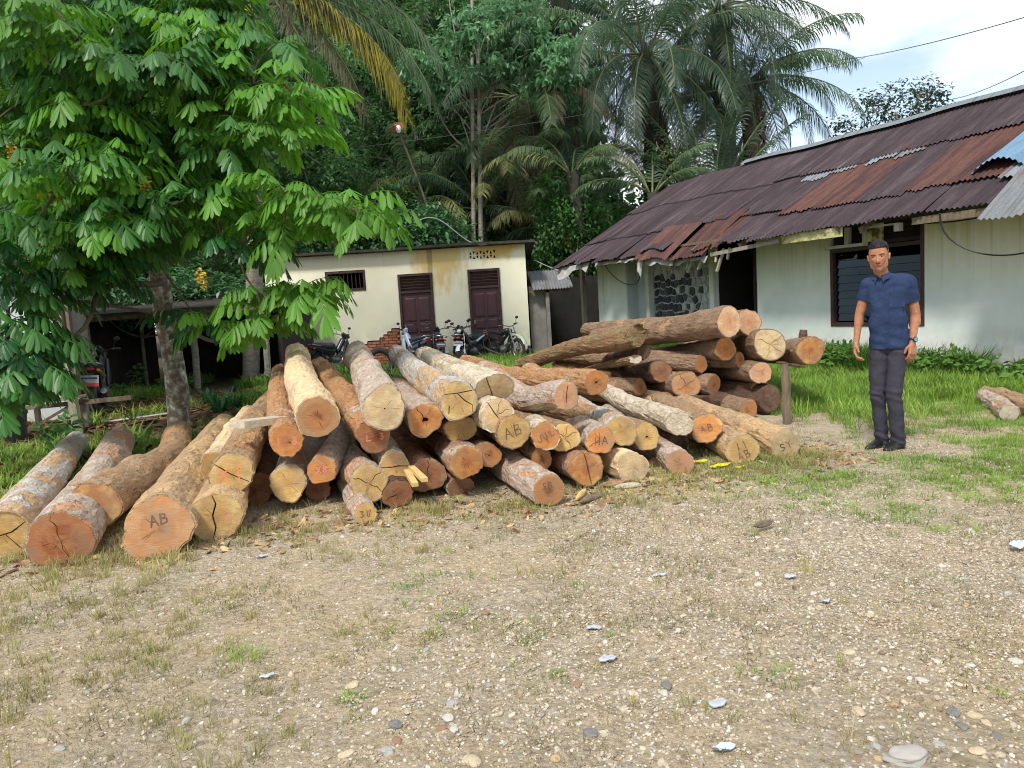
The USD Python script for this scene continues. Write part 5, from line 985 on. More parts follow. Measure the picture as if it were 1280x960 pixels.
for k, (px, py, y, L_, lb_) in enumerate(((600, 262, 25.2, 3.4, 'low palm with drooping fronds just left of the slim pale stems'), (645, 236, 25.6, 3.8, 'low palm with drooping fronds just right of the slim pale stems'), (528, 250, 25.4, 3.2, 'low palm with thin fronds beside the leaning lamp pole'), (680, 285, 24.6, 2.8, 'low palm close behind the right end of the outbuilding roof'))):
    p_ = at(px, py, y)
    palm('low_palm', lb_, ground_under(p_), p_, .14, .14, [(a_ + .3 * k, e_, L_ * s_, 1.5, 1.1, .6, m_) for a_, e_, s_, m_ in ((-1.5, 1.0, 1, 'palm_green'), (1.5, 1.1, 1, 'palm_green'), (-2.3, .8, 1, 'palm_dark'), (2.4, .9, 1, 'palm_green'), (3.0, .6, .9, 'palm_tan'), (-.8, 1.3, 1, 'palm_dark'), (.7, 1.35, 1, 'palm_green'), (-1.9, .2, .8, 'palm_dark'), (1.8, .1, .8, 'palm_tan'), (2.8, 1.2, 1.1, 'palm_green'))], None, seed=20 + k)
p_ = at(318, -20, 15.5); pb = at_z(311, 478, 0)
palm('coconut_palm', 'coconut palm with drooping yellow tipped fronds behind the leafy tree', pb, p_, .17, .14,
     [(1.55, -.18, 4.2, 1.15, 1.0, 1.0, 'palm_green'), (1.66, -.42, 4.1, .95, .9, 1.0, 'palm_yellow'), (1.85, -.62, 3.5, .8, .9, .85, 'palm_brown'), (1.45, .10, 4.3, 1.5, 1.0, .95, 'palm_green'), (1.72, -.30, 3.9, 1.1, .8, .9, 'palm_yellow'), (1.8, -.25, 3.2, 1.25, 1.0, .65, 'palm_brown'), (1.9, .75, 4.0, 1.7, .9, .85, 'palm_green'), (-1.45, -.35, 3.2, 1.0, .7, .7, 'palm_brown'), (3.05, -.3, 2.6, 1.2, .8, .6, 'palm_yellow'), (-2.5, -.35, 2.6, 1.0, .8, .65, 'palm_brown'), (.4, .6, 4.0, 1.5, .9, .85, 'palm_green'), (-.7, .7, 4.0, 1.5, .9, .85, 'palm_green'), (-1.9, .8, 4.0, 1.5, .9, .8, 'palm_green'), (2.6, .5, 3.6, 1.5, .9, .8, 'palm_green'), (1.1, .95, 4.2, 1.6, .9, .85, 'palm_green'), (2.2, -.75, 2.8, .7, 1.0, .55, 'palm_brown'), (1.35, .85, 4.2, 1.75, 1.0, .85, 'palm_tan'), (-1.0, -.8, 2.6, .6, .9, .55, 'palm_brown'), (1.2, -.9, 2.6, .5, .9, .5, 'palm_brown')], None, trunk='trunk_grey', seed=10)

# ------------------------------------------------------------------ other trees and shrubs
def tree(name, label, base, blobs, mat, per=60, leaves=26, flat=1.2, size=.16, spread=.42, trunk_r=.14, cat='tree', seed=0, group=None, trunk='trunk_grey', long=1.8, hang=.35):
    base = np.asarray(base, float); t = thing(name, label, cat, base, group=group); rng = np.random.default_rng(seed)
    bl = [(np.asarray(c) - base, np.broadcast_to(r, (3,))) for c, r in blobs]; top = bl[0][0]
    obj('trunk', tube(smooth_curve([(0, 0, -.1), top * [.5, .5, .45] + rng.normal(0, .15, 3), top + [0, 0, .3]], 12), np.linspace(trunk_r, trunk_r * .4, 12), 9, jitter=.2), trunk, t, smooth=True)
    br = []
    for c, r in bl:
        s0 = top * [.6, .6, .55]; br.append(tube(smooth_curve([s0, (s0 + c) / 2 + rng.normal(0, .2, 3), c], 8), np.linspace(trunk_r * .5, trunk_r * .15, 8), 6, cap=False))
        for k in range(5):
            e = c + unit(rng.normal(0, 1, 3)) * r * .75; br.append(tube(smooth_curve([c, (c + e) / 2 + rng.normal(0, .08, 3), e], 6), np.linspace(trunk_r * .2, .01, 6), 5, cap=False))
    obj('branches', cat_(br), trunk, t, smooth=True)
    obj('crown', leaf_cloud(crown_points(bl, per, seed), leaves, spread, size, seed, flat=flat, long=long, hang=hang), mat, t)
    return t
def pt(px, py, y, r): return (at(px, py, y), np.asarray(r, float))
def foot(px, y): p = at(px, 400, y); return np.array([p[0], y, 0.0])
tree('tall_tree', 'tall dark leafed tree behind the left half of the cream outbuilding', foot(500, 27), [pt(500, 60, 27, (2.4, 2, 2.2)), pt(455, 120, 26.5, (1.8, 1.6, 1.8)), pt(545, 130, 27, (2, 1.7, 2)), pt(490, 200, 26.5, (2.2, 1.8, 1.8)), pt(560, 40, 27.5, (1.7, 1.5, 1.6)), pt(450, 40, 27, (1.7, 1.5, 1.5))], 'leaf_forest', 60, 26, .20, seed=31)
tree('tall_tree', 'leafy dark tree rising behind the outbuilding roof in the middle', foot(640, 30), [pt(640, 60, 30, (2.6, 2, 2.4)), pt(590, 150, 29.5, (2.2, 1.8, 2.2)), pt(690, 130, 30, (2.2, 1.8, 2)), pt(620, 240, 29, (2.8, 1.8, 2)), pt(545, 260, 28.5, (2, 1.8, 1.8)), pt(720, 40, 31, (2.2, 1.8, 2))], 'leaf_forest', 55, 26, .20, seed=32)
tree('shrub', 'broad green bush behind the left end of the outbuilding roof', foot(400, 22.5), [pt(430, 270, 23, (1.5, .9, 1.0)), pt(385, 240, 23, (1.5, 1.0, 1.1)), pt(340, 280, 22.5, (1.3, .9, 1.0)), pt(470, 250, 23.3, (1.0, .8, .8))], 'leaf_mid', 70, 26, .16, seed=33, cat='bush', trunk_r=.07)
tree('shrub', 'dark green bush with small leaves behind the outbuilding below the leaning lamp', foot(515, 23), [pt(515, 280, 23, (1.2, .8, .7)), pt(555, 292, 23, (.9, .7, .5)), pt(480, 285, 22.8, (.9, .7, .6))], 'leaf_blue', 80, 26, .14, seed=34, cat='bush', trunk_r=.06)
tree('vine_tree', 'small tree smothered in hanging vines between the outbuilding and the long house', foot(708, 23.6), [pt(708, 240, 23.6, (.95, .8, .8)), pt(700, 285, 23.4, (.9, .8, 1.0)), pt(722, 320, 23.2, (.8, .7, .8)), pt(690, 320, 23.3, (.6, .7, .8)), pt(735, 285, 23.6, (.6, .6, .8))], 'leaf_mid', 110, 26, .15, seed=35, trunk_r=.09, hang=.9)
tree('shrub', 'low bushes behind the far end of the rusty roof', foot(770, 25), [pt(770, 290, 25, (1.0, .8, .9)), pt(745, 320, 24.5, (1.0, .8, .8)), pt(800, 262, 25, (.8, .7, .6))], 'leaf_mid', 70, 26, .15, seed=36, cat='bush', trunk_r=.06)
tree('shrub', 'yellow green shrub showing over the middle of the roof edge', foot(842, 23), [pt(842, 222, 23, (.8, .6, .7)), pt(830, 190, 23, (.5, .5, .6)), pt(858, 240, 23, (.6, .5, .5))], 'leaf_olive', 60, 24, .12, seed=37, cat='bush', trunk_r=.05)
tree('round_tree', 'rounded airy tree standing alone behind the ridge on the right', foot(1120, 30), [pt(1120, 150, 30, (1.7, 1.5, 1.3)), pt(1065, 165, 30, (1.0, 1, .7)), pt(1165, 140, 30, (1.2, 1, 1.0)), pt(1085, 140, 30, (1.0, 1, .8)), pt(1150, 118, 30, (1.0, .9, .55)), pt(1185, 150, 30, (.8, .8, .6))], 'leaf_hazy', 60, 13, .15, seed=38, spread=.36)
tree('shrub', 'small bright leafed shrub tip just above the roof ridge', foot(965, 24), [pt(962, 206, 24, (.45, .4, .35)), pt(985, 198, 24, (.4, .35, .25))], 'leaf_mid', 60, 22, .13, seed=39, cat='bush', trunk_r=.04)
tree('dark_tree', 'dark tree filling the gap behind the leafy tree at the far left', foot(60, 20), [pt(60, 120, 20, (2.2, 1.6, 2.0)), pt(150, 180, 20, (2, 1.5, 1.8)), pt(40, 250, 19, (2, 1.5, 1.6)), pt(160, 290, 19, (1.7, 1.4, 1.2)), pt(110, 340, 19, (1.8, 1.2, .8))], 'leaf_forest', 60, 26, .18, seed=40)
tree('dark_tree', 'dark tree behind the leafy tree beside the coconut palm', foot(270, 21), [pt(270, 60, 21, (2, 1.5, 1.8)), pt(240, 200, 20.5, (1.8, 1.4, 1.6)), pt(300, 280, 20.5, (1.6, 1.3, 1.3)), pt(370, 180, 22, (1.8, 1.4, 1.6)), pt(230, 340, 20, (1.6, 1.2, .8)), pt(380, 80, 22.5, (1.6, 1.3, 1.5))], 'leaf_forest', 60, 26, .18, seed=41)
tree('shrub', 'ferny bush growing over the roof of the dark open shed', foot(175, 17.5), [pt(175, 372, 17.5, (1.2, .7, .45)), pt(232, 368, 17.8, (1.0, .7, .45)), pt(125, 368, 17.6, (.8, .6, .4)), pt(290, 370, 18, (.9, .7, .4))], 'leaf_blue', 90, 24, .10, seed=42, cat='bush', trunk_r=.05)

# slim tree with two pale stems and layered clusters of leaves
sbse = foot(597, 24.5)
slim = thing('slim_tree', 'slim tree with two pale bare stems and layered leaf clusters behind the outbuilding', 'tree', sbse)
for a, b, r in (((592, 400), (590, -40), .085), ((602, 400), (598, 40), .095)):
    p0, p1, p2 = at(*a, 24.5) - sbse, at((a[0] + b[0]) / 2, (a[1] + b[1]) / 2 + 5, 24.4) - sbse, at(*b, 24.5) - sbse; p0[2] = -.1
    obj('stem', tube(smooth_curve([p0, p1, p2], 18), np.linspace(r, r * .55, 18), 9, jitter=.12), 'trunk_grey', slim, smooth=True)
cl = [(640, 42, 1.0), (665, 45, .9), (655, 75, 1.1), (630, 95, .9), (690, 70, .9), (705, 90, .8), (700, 115, .7), (680, 112, .8), (545, 95, .9), (560, 110, .8), (530, 85, .7), (580, 60, .8), (590, 35, .8), (640, 62, .8), (555, 125, .6), (690, 135, .6), (620, 20, .8)]
lc, sb2 = [], []
for k, (px, py, s_) in enumerate(cl):
    c = at(px, py, 24.3 + .3 * math.sin(k)) - sbse; o = at(598, py + 55, 24.5) - sbse
    sb2.append(tube(smooth_curve([o, (o + c) / 2 + [0, 0, .15], c], 7), np.linspace(.03, .012, 7), 5, cap=False))
    r2 = np.random.default_rng(k)
    c = c + [0, -.9, 0]; pts = c + r2.normal(0, 1, (26, 3)) * np.array([.50, .45, .20]) * s_; lc.append(pts)
for a, b, c in (((590, 190), (570, 175), (545, 128)), ((603, 175), (612, 150), (625, 118)), ((592, 130), (575, 70), (560, -10)), ((600, 110), (610, 60), (605, -5)), ((602, 180), (630, 158), (650, 145)), ((591, 200), (577, 150), (575, 145))):
    sb2.append(tube(smooth_curve([at(*q, 24.4) - sbse for q in (a, b, c)], 8), np.linspace(.035, .015, 8), 5, cap=False))
obj('branches', cat_(sb2), 'trunk_grey', slim, smooth=True)
obj('crown', leaf_cloud(np.vstack(lc), 16, (.22, .22, .12), .22, 77, flat=.8, long=2.4, hang=1.0), 'leaf_pale', slim)

# far wood behind everything: one mass
rngf = np.random.default_rng(50)
proto_c = rngf.normal(0, 1, (40, 3)); proto_c = proto_c / np.linalg.norm(proto_c, axis=1, keepdims=True) * rngf.random((40, 1)) ** .4 * [1.3, 1.0, 1.0]
pts = []
for k in range(1700):
    px = rngf.uniform(-260, 800); y = rngf.uniform(31, 42)
    topy = -140 if px < 560 else np.interp(px, [560, 700, 730, 760, 800], [-60, 90, 270, 290, 300])
    py = rngf.uniform(topy, 385); pts.append(at(px, py, y))
for k in range(260):
    px = rngf.uniform(780, 1500); y = rngf.uniform(38, 46); pts.append(at(px, rngf.uniform(300, 352), y))
def instancer(name, protos, pts, scales, yaws, label, cat, tilt=None):
    """Scattered stuff; protos are (mesh, material)."""
    pi = UsdGeom.PointInstancer.Define(stage, path_for(name)); rel = pi.CreatePrototypesRel(); rg = np.random.default_rng(len(pts))
    for k, (m, mt) in enumerate(protos):
        q = usdkit.mesh(stage, f'{pi.GetPath()}/form_{k:03d}', m, LOOK[mt]); q.CreateDoubleSidedAttr(True); rel.AddTarget(q.GetPath())
    n = len(pts); idx = rg.integers(0, len(protos), n)
    pi.CreateProtoIndicesAttr(Vt.IntArray.FromNumpy(idx.astype(np.int32))); pi.CreatePositionsAttr(Vt.Vec3fArray.FromNumpy(np.asarray(pts, np.float32)))
    sc = np.asarray(scales, float); sc = np.repeat(sc[:, None], 3, 1) if sc.ndim == 1 else sc; pi.CreateScalesAttr(Vt.Vec3fArray.FromNumpy(sc.astype(np.float32)))
    tl = np.zeros((n, 2)) if tilt is None else rg.normal(0, tilt, (n, 2))
    qs = []
    cz, sz, cx, sx_, cy, sy_ = np.cos(yaws / 2), np.sin(yaws / 2), np.cos(tl[:, 0] / 2), np.sin(tl[:, 0] / 2), np.cos(tl[:, 1] / 2), np.sin(tl[:, 1] / 2)
    w = cz * cx * cy + sz * sx_ * sy_; x = cz * sx_ * cy - sz * cx * sy_ * -1 * 0 - sz * cx * sy_; y = cz * cx * sy_ + sz * sx_ * cy; z = sz * cx * cy - cz * sx_ * sy_
    nrm = np.sqrt(w * w + x * x + y * y + z * z)
    pi.CreateOrientationsAttr(Vt.QuathArray([Gf.Quath(float(a / e), float(b / e), float(c / e), float(d / e)) for a, b, c, d, e in zip(w, x, y, z, nrm)]))
    tag(pi, label, cat, kind='stuff'); return pi
protos = [(leaf_cloud(proto_c, 16, .35, .34, s, flat=1.4, long=1.7), 'leaf_forest') for s in (1, 2, 3)]
instancer('wood', protos, np.array(pts), rngf.uniform(.8, 1.5, len(pts)), rngf.uniform(0, 6.28, len(pts)), 'dark mass of far woodland closing the view behind the palms', 'woodland')
# ------------------------------------------------------------------ motorcycles
def motorcycle(label, loc, yaw, body='paint_black', accent='paint_blue', plate=None, lean=0.06, size=.85, offroad=False, bare=False, group='motorcycles parked by the outbuilding', plate_low=None):
    """Parked motorcycle, pointing along its own +x."""
    T = trimesh.transformations.euler_matrix(lean, 0, yaw, 'sxyz'); T[:3, :3] *= size; T[:3, 3] = loc
    t = thing('motorcycle', label, 'motorcycle', group=group, matrix=T)
    R = .29 if not offroad else .33; wb = 1.24
    def wheel(x, z=R):
        a = np.linspace(0, 2 * np.pi, 29)[:-1]; ring = np.stack([np.cos(a) * (R - .045), 0 * a, np.sin(a) * (R - .045)], 1)
        def torus(Rm, rm, n=28, m=9, sq=1.0):
            A, B = np.meshgrid(np.arange(n) * 2 * np.pi / n, np.arange(m) * 2 * np.pi / m, indexing='ij')
            V = np.stack([(Rm + rm * np.cos(B)) * np.cos(A), rm * sq * np.sin(B), (Rm + rm * np.cos(B)) * np.sin(A)], -1).reshape(-1, 3)
            i, j = np.meshgrid(np.arange(n), np.arange(m), indexing='ij'); f = np.stack([i * m + j, ((i + 1) % n) * m + j, ((i + 1) % n) * m + (j + 1) % m, i * m + (j + 1) % m], -1).reshape(-1, 4)
            return trimesh.Trimesh(V, np.vstack([f[:, [0, 1, 2]], f[:, [0, 2, 3]]]), process=False)
        w = obj('wheel', torus(R - .045, .05, sq=.95), 'rubber', t, smooth=True, loc=(x, 0, z))
        obj('rim', torus(R - .09, .016, m=6, sq=1.6), 'steel', w, smooth=True)
        sp = [bar((math.cos(b) * .04, .02 * s, math.sin(b) * .04), (math.cos(b + .25 * s) * (R - .09), 0, math.sin(b + .25 * s) * (R - .09)), .007) for b in np.arange(0, 6.28, .42) for s in (-1, 1)]
        hub = trimesh.creation.cylinder(.055, .10, sections=14); hub.apply_transform(trimesh.transformations.rotation_matrix(math.pi / 2, [1, 0, 0])); obj('spokes', cat_(sp + [hub]), 'steel', w)
    wheel(0); wheel(wb)
    fork = cat_([tube([(wb, s * .085, R), (wb - .16, s * .085, .78), (wb - .22, s * .07, .98)], .02, 8) for s in (-1, 1)] + [bx(wb - .26, wb - .15, -.1, .1, .80, .83)]); obj('fork', fork, 'steel', t, smooth=30)
    hb = cat_([tube(smooth_curve([(wb - .38, -.35, 1.05), (wb - .27, -.2, 1.04), (wb - .24, 0, 1.0), (wb - .27, .2, 1.04), (wb - .38, .35, 1.05)], 14), .013, 7)] + [tube([(wb - .38, s * .35, 1.05), (wb - .42, s * .24, 1.05)], .02, 8) for s in (-1, 1)]); h = obj('handlebar', hb, 'black_plastic', t, smooth=30)
    for s in (-1, 1):
        obj('mirror', cat_([tube([(wb - .30, s * .22, 1.05), (wb - .30, s * .27, 1.2)], .006, 5), blob(1, (wb - .30, s * .29, 1.23), 1, .02, squash=(.015, .06, .04))]), 'black_plastic', h)
    def fender(x, a0, a1, w, lift):
        a = np.linspace(a0, a1, 12); b = np.linspace(-1, 1, 5); A, B = np.meshgrid(a, b, indexing='ij'); rr = R + lift - .03 * B ** 2
        V = np.stack([x + rr * np.cos(A), B * w, R + rr * np.sin(A)], -1).reshape(-1, 3); i, j = np.meshgrid(np.arange(11), np.arange(4), indexing='ij'); f = np.stack([i * 5 + j, (i + 1) * 5 + j, (i + 1) * 5 + j + 1, i * 5 + j + 1], -1).reshape(-1, 4)
        return (np.vstack([V, V * 1 - [0, 0, .006]]), np.vstack([f, f[:, ::-1] + len(V)]))
    obj('front_fender', fender(wb, .4, 2.6, .07, .02 if not offroad else .12), accent, t, smooth=40)
    obj('rear_fender', fender(0, 1.0, 3.25, .085, .05), 'black_plastic', t, smooth=40)
    eng = to_tm(hull((.50, 0, .34, .12), (.68, 0, .36, .10), (.6, .08, .32, .10), (.6, -.08, .32, .10)) + hull((.72, 0, .42, .075), (.84, 0, .50, .07))); obj('engine', eng, 'engine_grey', t, smooth=40)
    obj('exhaust', tube(smooth_curve([(.82, -.1, .40), (.70, -.14, .24), (.35, -.16, .24), (.0, -.18, .32), (-.25, -.18, .40)], 16), np.r_[np.full(8, .02), np.linspace(.03, .05, 8)], 9), 'steel', t, smooth=40)
    obj('frame', cat_([bar((wb - .24, 0, .90), (.35, 0, .45), .06), bar((wb - .24, 0, .86), (.62, 0, .30), .045), bar((0, .09, R), (.45, .07, .36), .04), bar((0, -.09, R), (.45, -.07, .36), .04), bar((.40, 0, .45), (-.2, 0, .72), .05), tube([(.05, .12, R + .02), (-.02, .11, .66)], .028, 8), tube([(.05, -.12, R + .02), (-.02, -.11, .66)], .028, 8)]), 'black_plastic', t)
    obj('stand', bar((.45, .1, .28), (.38, .26, -.02), .022), 'steel', t)
    if not bare:
        obj('seat', to_tm(hull((.52, 0, .74, .09), (.1, 0, .78, .10), (-.22, 0, .82, .075), (.3, .06, .74, .07), (.3, -.06, .74, .07))), 'black_plastic', t, smooth=40)
        obj('body', to_tm(hull((.50, .0, .56, .10), (.02, 0, .68, .10), (-.28, 0, .76, .06)) + hull((wb - .30, 0, .86, .09), (.72, 0, .58, .08)) + hull((wb - .26, .10, .84, .05), (wb - .30, .15, .50, .03), (.80, .13, .42, .03)) + hull((wb - .26, -.10, .84, .05), (wb - .30, -.15, .50, .03), (.80, -.13, .42, .03))), body, t, smooth=40)
        obj('side_panel', to_tm(hull((.40, .12, .60, .03), (.02, .11, .70, .03), (-.2, .09, .74, .025)) + hull((.40, -.12, .60, .03), (.02, -.11, .70, .03), (-.2, -.09, .74, .025))), accent, t, smooth=40)
        obj('headlight_cowl', to_tm(hull((wb - .20, 0, .98, .09), (wb - .14, .07, .96, .05), (wb - .14, -.07, .96, .05), (wb - .28, 0, 1.06, .05))), body, t, smooth=40); obj('headlight', blob(1, (wb - .075, 0, .96), 2, 0, squash=(.03, .075, .055)), 'lens_clear', t, smooth=True)
        tl = obj('tail_light', blob(1, (-.34, 0, .76), 2, 0, squash=(.045, .075, .035)), 'red_lens', t, smooth=True)
        for s in (-1, 1): obj('indicator', blob(1, (-.31, s * .13, .74), 1, 0, squash=(.04, .03, .03)), 'amber_lens', tl, smooth=True)
        obj('grab_rail', tube(smooth_curve([(-.05, .13, .80), (-.34, .10, .86), (-.36, 0, .87), (-.34, -.10, .86), (-.05, -.13, .80)], 14), .012, 6), 'steel', t)
    else:
        obj('tank', to_tm(hull((.80, 0, .86, .10), (.52, 0, .80, .08), (.7, .06, .84, .08), (.7, -.06, .84, .08))), body, t, smooth=40); obj('seat', to_tm(hull((.45, 0, .80, .06), (-.1, 0, .86, .05))), 'black_plastic', t, smooth=40)
    if plate: 
        pl_ = obj('number_plate', turn(bx(-.004, .004, -.135, .135, -.065, .065), ry=.25, t=(-.375, 0, .60)), plate, t)
        obj('plate_strip', turn(bx(-.006, -.0045, -.11, .11, .0, .03), ry=.25, t=(-.375, 0, .60)), 'plate_white' if plate != 'plate_white' else 'paint_black', pl_)
        if plate_low: obj('plate_edge', turn(bx(-.004, .004, -.135, .135, -.12, -.067), ry=.25, t=(-.375, 0, .60)), plate_low, pl_)
        obj('plate_holder', bar((-.30, 0, .70), (-.375, 0, .53), .03, .12), 'black_plastic', t)
    return t
def gp(px, y): p = at(px, 440, y); return (p[0], y, 0)
motorcycle('motorcycle with white and blue body before the left brown door', gp(527, 19.0), 2.2, 'paint_white_blue', 'paint_blue', group=None)
motorcycle('black and blue motorcycle seen from behind beside the white and blue one', gp(549, 18.5), 1.75, 'paint_black', 'paint_blue', 'plate_black', group=None)
motorcycle('black motorcycle seen from behind with a pale number plate, between the two brown doors', gp(572, 18.6), 1.62, 'paint_black', 'paint_black', 'plate_white', group=None)
motorcycle('dark motorcycle with a raised white cowl in front of the right brown door', gp(604, 19.3), -2.0, 'paint_black', 'paint_white_blue', group=None, lean=.16)
motorcycle('bare trail motorcycle with a pale green fender at the right corner of the outbuilding', gp(618, 19.2), -.95, 'paint_black', 'paint_green', offroad=True, bare=True, group=None)
motorcycle('dark motorcycle half hidden behind the log tops left of the bare bricks', gp(398, 18.3), 1.0, 'paint_black', 'paint_black', group=None)
ty = gp(475, 16.4); A_, B_ = np.meshgrid(np.arange(28) * 2 * np.pi / 28, np.arange(10) * 2 * np.pi / 10, indexing='ij'); V_ = np.stack([(.26 + .065 * np.cos(B_)) * np.cos(A_), .06 * np.sin(B_), (.26 + .065 * np.cos(B_)) * np.sin(A_)], -1).reshape(-1, 3); i_, j_ = np.meshgrid(np.arange(28), np.arange(10), indexing='ij')
tyre = trimesh.Trimesh(V_, np.stack([i_ * 10 + j_, ((i_ + 1) % 28) * 10 + j_, ((i_ + 1) % 28) * 10 + (j_ + 1) % 10, i_ * 10 + (j_ + 1) % 10], -1).reshape(-1, 4)[:, [0, 1, 2, 0, 2, 3]].reshape(-1, 3), process=False)
single('tyre', turn(tyre, rx=-.3), 'rubber', 'old black tyre standing behind the log tops below the bare bricks', 'tyre', (ty[0], ty[1], .31), rotz=.5, smooth=True)
mb = at_z(114, 518, 0)
motorcycle('motorcycle with olive side panels parked by the dark shed at left', mb + np.array([0, .1, 0]), 1.95, size=1.0, body='paint_black', accent='paint_olive', plate='plate_white', group=None, plate_low='plate_red')
p = at(662, 441, 18.3); single('jug', trimesh.creation.revolve([(0, 0), (.09, 0), (.10, .05), (.10, .22), (.04, .30), (.04, .36), (0, .36)], sections=16), 'black_plastic', 'small dark jug on the ground at the right corner of the outbuilding', 'jug', (p[0], 18.3, 0))

# ------------------------------------------------------------------ the man
def man():
    base = at_z(1111, 563, 0)
    Mp = trimesh.transformations.rotation_matrix(-.20, [0, 0, 1]) @ np.diag([.93, 1, 1, 1]); Mp[:3, 3] = base
    t = thing('person', 'man in a dark blue short sleeved shirt and grey trousers standing right of the logs', 'person', matrix=Mp)
    mf = manifold3d.Manifold
    def chain(*b): return mf.batch_boolean([hull(b[i], b[i + 1]) for i in range(len(b) - 1)], manifold3d.OpType.Add)
    def finish(m, edge=.012, it=8, lamb=.5):
        q = to_tm(m.refine_to_length(edge)); trimesh.smoothing.filter_taubin(q, lamb=lamb, nu=.53, iterations=it); return q
    # joints, x to the right of the picture, y away from the viewer, z up
    ShL, ElL, WrL = (-.148, .045, 1.375), (-.215, .075, 1.125), (-.252, .035, .905)
    ShR, ElR, WrR = (.158, -.035, 1.372), (.218, -.015, 1.110), (.170, -.085, .895)
    HpL, KnL, AnL = (-.060, .025, .87), (-.085, .015, .48), (-.040, .055, .085)
    HpR, KnR, AnR = (.068, -.020, .87), (.025, -.055, .48), (.070, -.015, .085)
    hd = np.array([-.080, -.034, 1.590])
    # head in its own axes (faces -y), then turned a little to the left of the picture and tilted
    H = mf.batch_boolean([hull((0, .018, .045, .075), (0, -.022, .042, .067), (0, .045, .02, .064)), hull((0, -.020, .03, .070), (0, -.050, -.075, .030), (.034, -.015, -.055, .034), (-.034, -.015, -.055, .034)), hull((.024, -.062, -.008, .028), (-.024, -.062, -.008, .028), (0, -.060, -.052, .030)),
        hull((0, -.086, .012, .008), (0, -.104, -.022, .0115), (.011, -.092, -.027, .009), (-.011, -.092, -.027, .009)), hull((-.036, -.075, .030, .010), (.036, -.075, .030, .010)), hull((-.016, -.083, -.049, .008), (.016, -.083, -.049, .008)), hull((0, -.072, -.088, .017), (0, -.055, -.085, .022)),
        hull((.074, .010, -.018, .008), (.079, .018, .014, .010)), hull((-.074, .010, -.018, .008), (-.079, .018, .014, .010))], manifold3d.OpType.Add)
    RH = trimesh.transformations.euler_matrix(.10, -.06, -.36); RH[:3, :3] *= 1.05; RH[:3, 3] = hd
    place = lambda m: m.transform(RH[:3, :4].tolist())
    def placem(m): m = m.copy(); m.apply_transform(RH); return m
    parts = [place(H.refine_to_length(.010)), chain((-.055, .020, 1.50, .055), (-.035, .020, 1.42, .062)), hull((-.055, .015, 1.53, .052), (-.045, .02, 1.45, .056)),
             hull((-.08, .035, 1.34, .050), (.09, -.005, 1.34, .050), (-.05, .025, 1.0, .05), (.06, .0, 1.0, .05)), chain((-.04, .02, 1.42, .045), (*ShL, .042)), chain((-.03, .02, 1.42, .045), (*ShR, .044)), hull((*HpL, .055), (*HpR, .055), (0, .01, 1.0, .055)),
             chain((*ShL, .050), (*ElL, .038), (*WrL, .024)), chain((*ShR, .053), (*ElR, .041), (*WrR, .026)), hull((ElL[0] - .005, ElL[1] - .005, ElL[2] - .06, .039), (*ElL, .036)), hull((ElR[0] - .003, ElR[1] - .01, ElR[2] - .06, .042), (*ElR, .040)),
             chain((*HpL, .055), (*KnL, .040), (*AnL, .034)), chain((*HpR, .055), (*KnR, .040), (*AnR, .034))]
    def hand(w, axis, across, thumb, curl, s=1.0):
        """Palm below the wrist, four curled fingers and a thumb off its side."""
        w = np.array(w); a = unit(axis); c = unit(np.array(across) - a * np.dot(across, a)); n = np.cross(a, c)
        kn = [w + a * .082 * s + c * o * s for o in (-.030, -.010, .010, .029)]
        out = [hull((*w, .022 * s), (*(kn[0]), .0125 * s), (*(kn[3]), .0115 * s), (*(kn[1] + a * .004), .013 * s), (*(w + a * .03 + c * .026), .014), (*(w + a * .03 - c * .026), .014))]
        for k, (p, l) in enumerate(zip(kn, (.036, .042, .040, .031))):
            b1 = p + unit(a + n * curl * .7) * l * s; b2 = b1 + unit(a * .55 + n * curl * 1.3) * l * .68 * s; b3 = b2 + unit(-a * .15 * curl + n * curl * 1.2 + a * (1 - min(1, abs(curl)))) * l * .5 * s
            out.append(chain((*p, .0102 * s), (*b1, .0092 * s), (*b2, .0084 * s), (*b3, .0074 * s)))
        r = w + a * .025 + c * thumb * .022; m1 = r + unit(a * .7 + c * thumb * .8 + n * curl * .5) * .042 * s; m2 = m1 + unit(a + c * thumb * .15 + n * curl * .6) * .032 * s
        out.append(chain((*r, .0135 * s), (*m1, .0112 * s), (*m2, .0088 * s))); return out
    parts += hand(WrL, (-.16, -.18, -.95), (.3, .9, 0), -1, .85, 1.06) + hand(WrR, (-.06, -.16, -.98), (-.85, -.5, 0), 1, .6, 1.06)
    body = finish(mf.batch_boolean(parts, manifold3d.OpType.Add), .011, 6)
    b = obj('body', body, 'skin', t, smooth=True)
    # eyes, brows, lips, beard
    for s in (-1, 1):
        obj('eye', placem(blob(1, (s * .031, -.078, .009), 2, 0, squash=(.0135, .007, .0048))), 'eye_white', b, smooth=True); obj('iris', placem(blob(1, (s * .031 - .002, -.0835, .0092), 2, 0, squash=(.0055, .0035, .0048))), 'hair_black', b, smooth=True)
        obj('eyebrow', placem(tube(smooth_curve([(s * .014, -.0865, .023), (s * .032, -.0855, .029), (s * .050, -.070, .024)], 8), [.003, .0045, .0048, .0046, .004, .0036, .003, .002], 6)), 'brow_black', b, smooth=True)
    obj('mouth', placem(tube(smooth_curve([(-.022, -.082, -.052), (0, -.0925, -.049), (.022, -.082, -.052)], 8), [.002, .004, .005, .0055, .0055, .005, .004, .002], 7)), 'lip', b, smooth=True)
    obj('moustache', placem(tube(smooth_curve([(-.026, -.080, -.044), (0, -.0915, -.038), (.026, -.080, -.044)], 8), [.002, .0035, .004, .0038, .0038, .004, .0035, .002], 6)), 'stubble', b, smooth=True); obj('beard', placem(blob(1, (0, -.082, -.086), 2, .1, squash=(.015, .010, .011))), 'stubble', b, smooth=True)
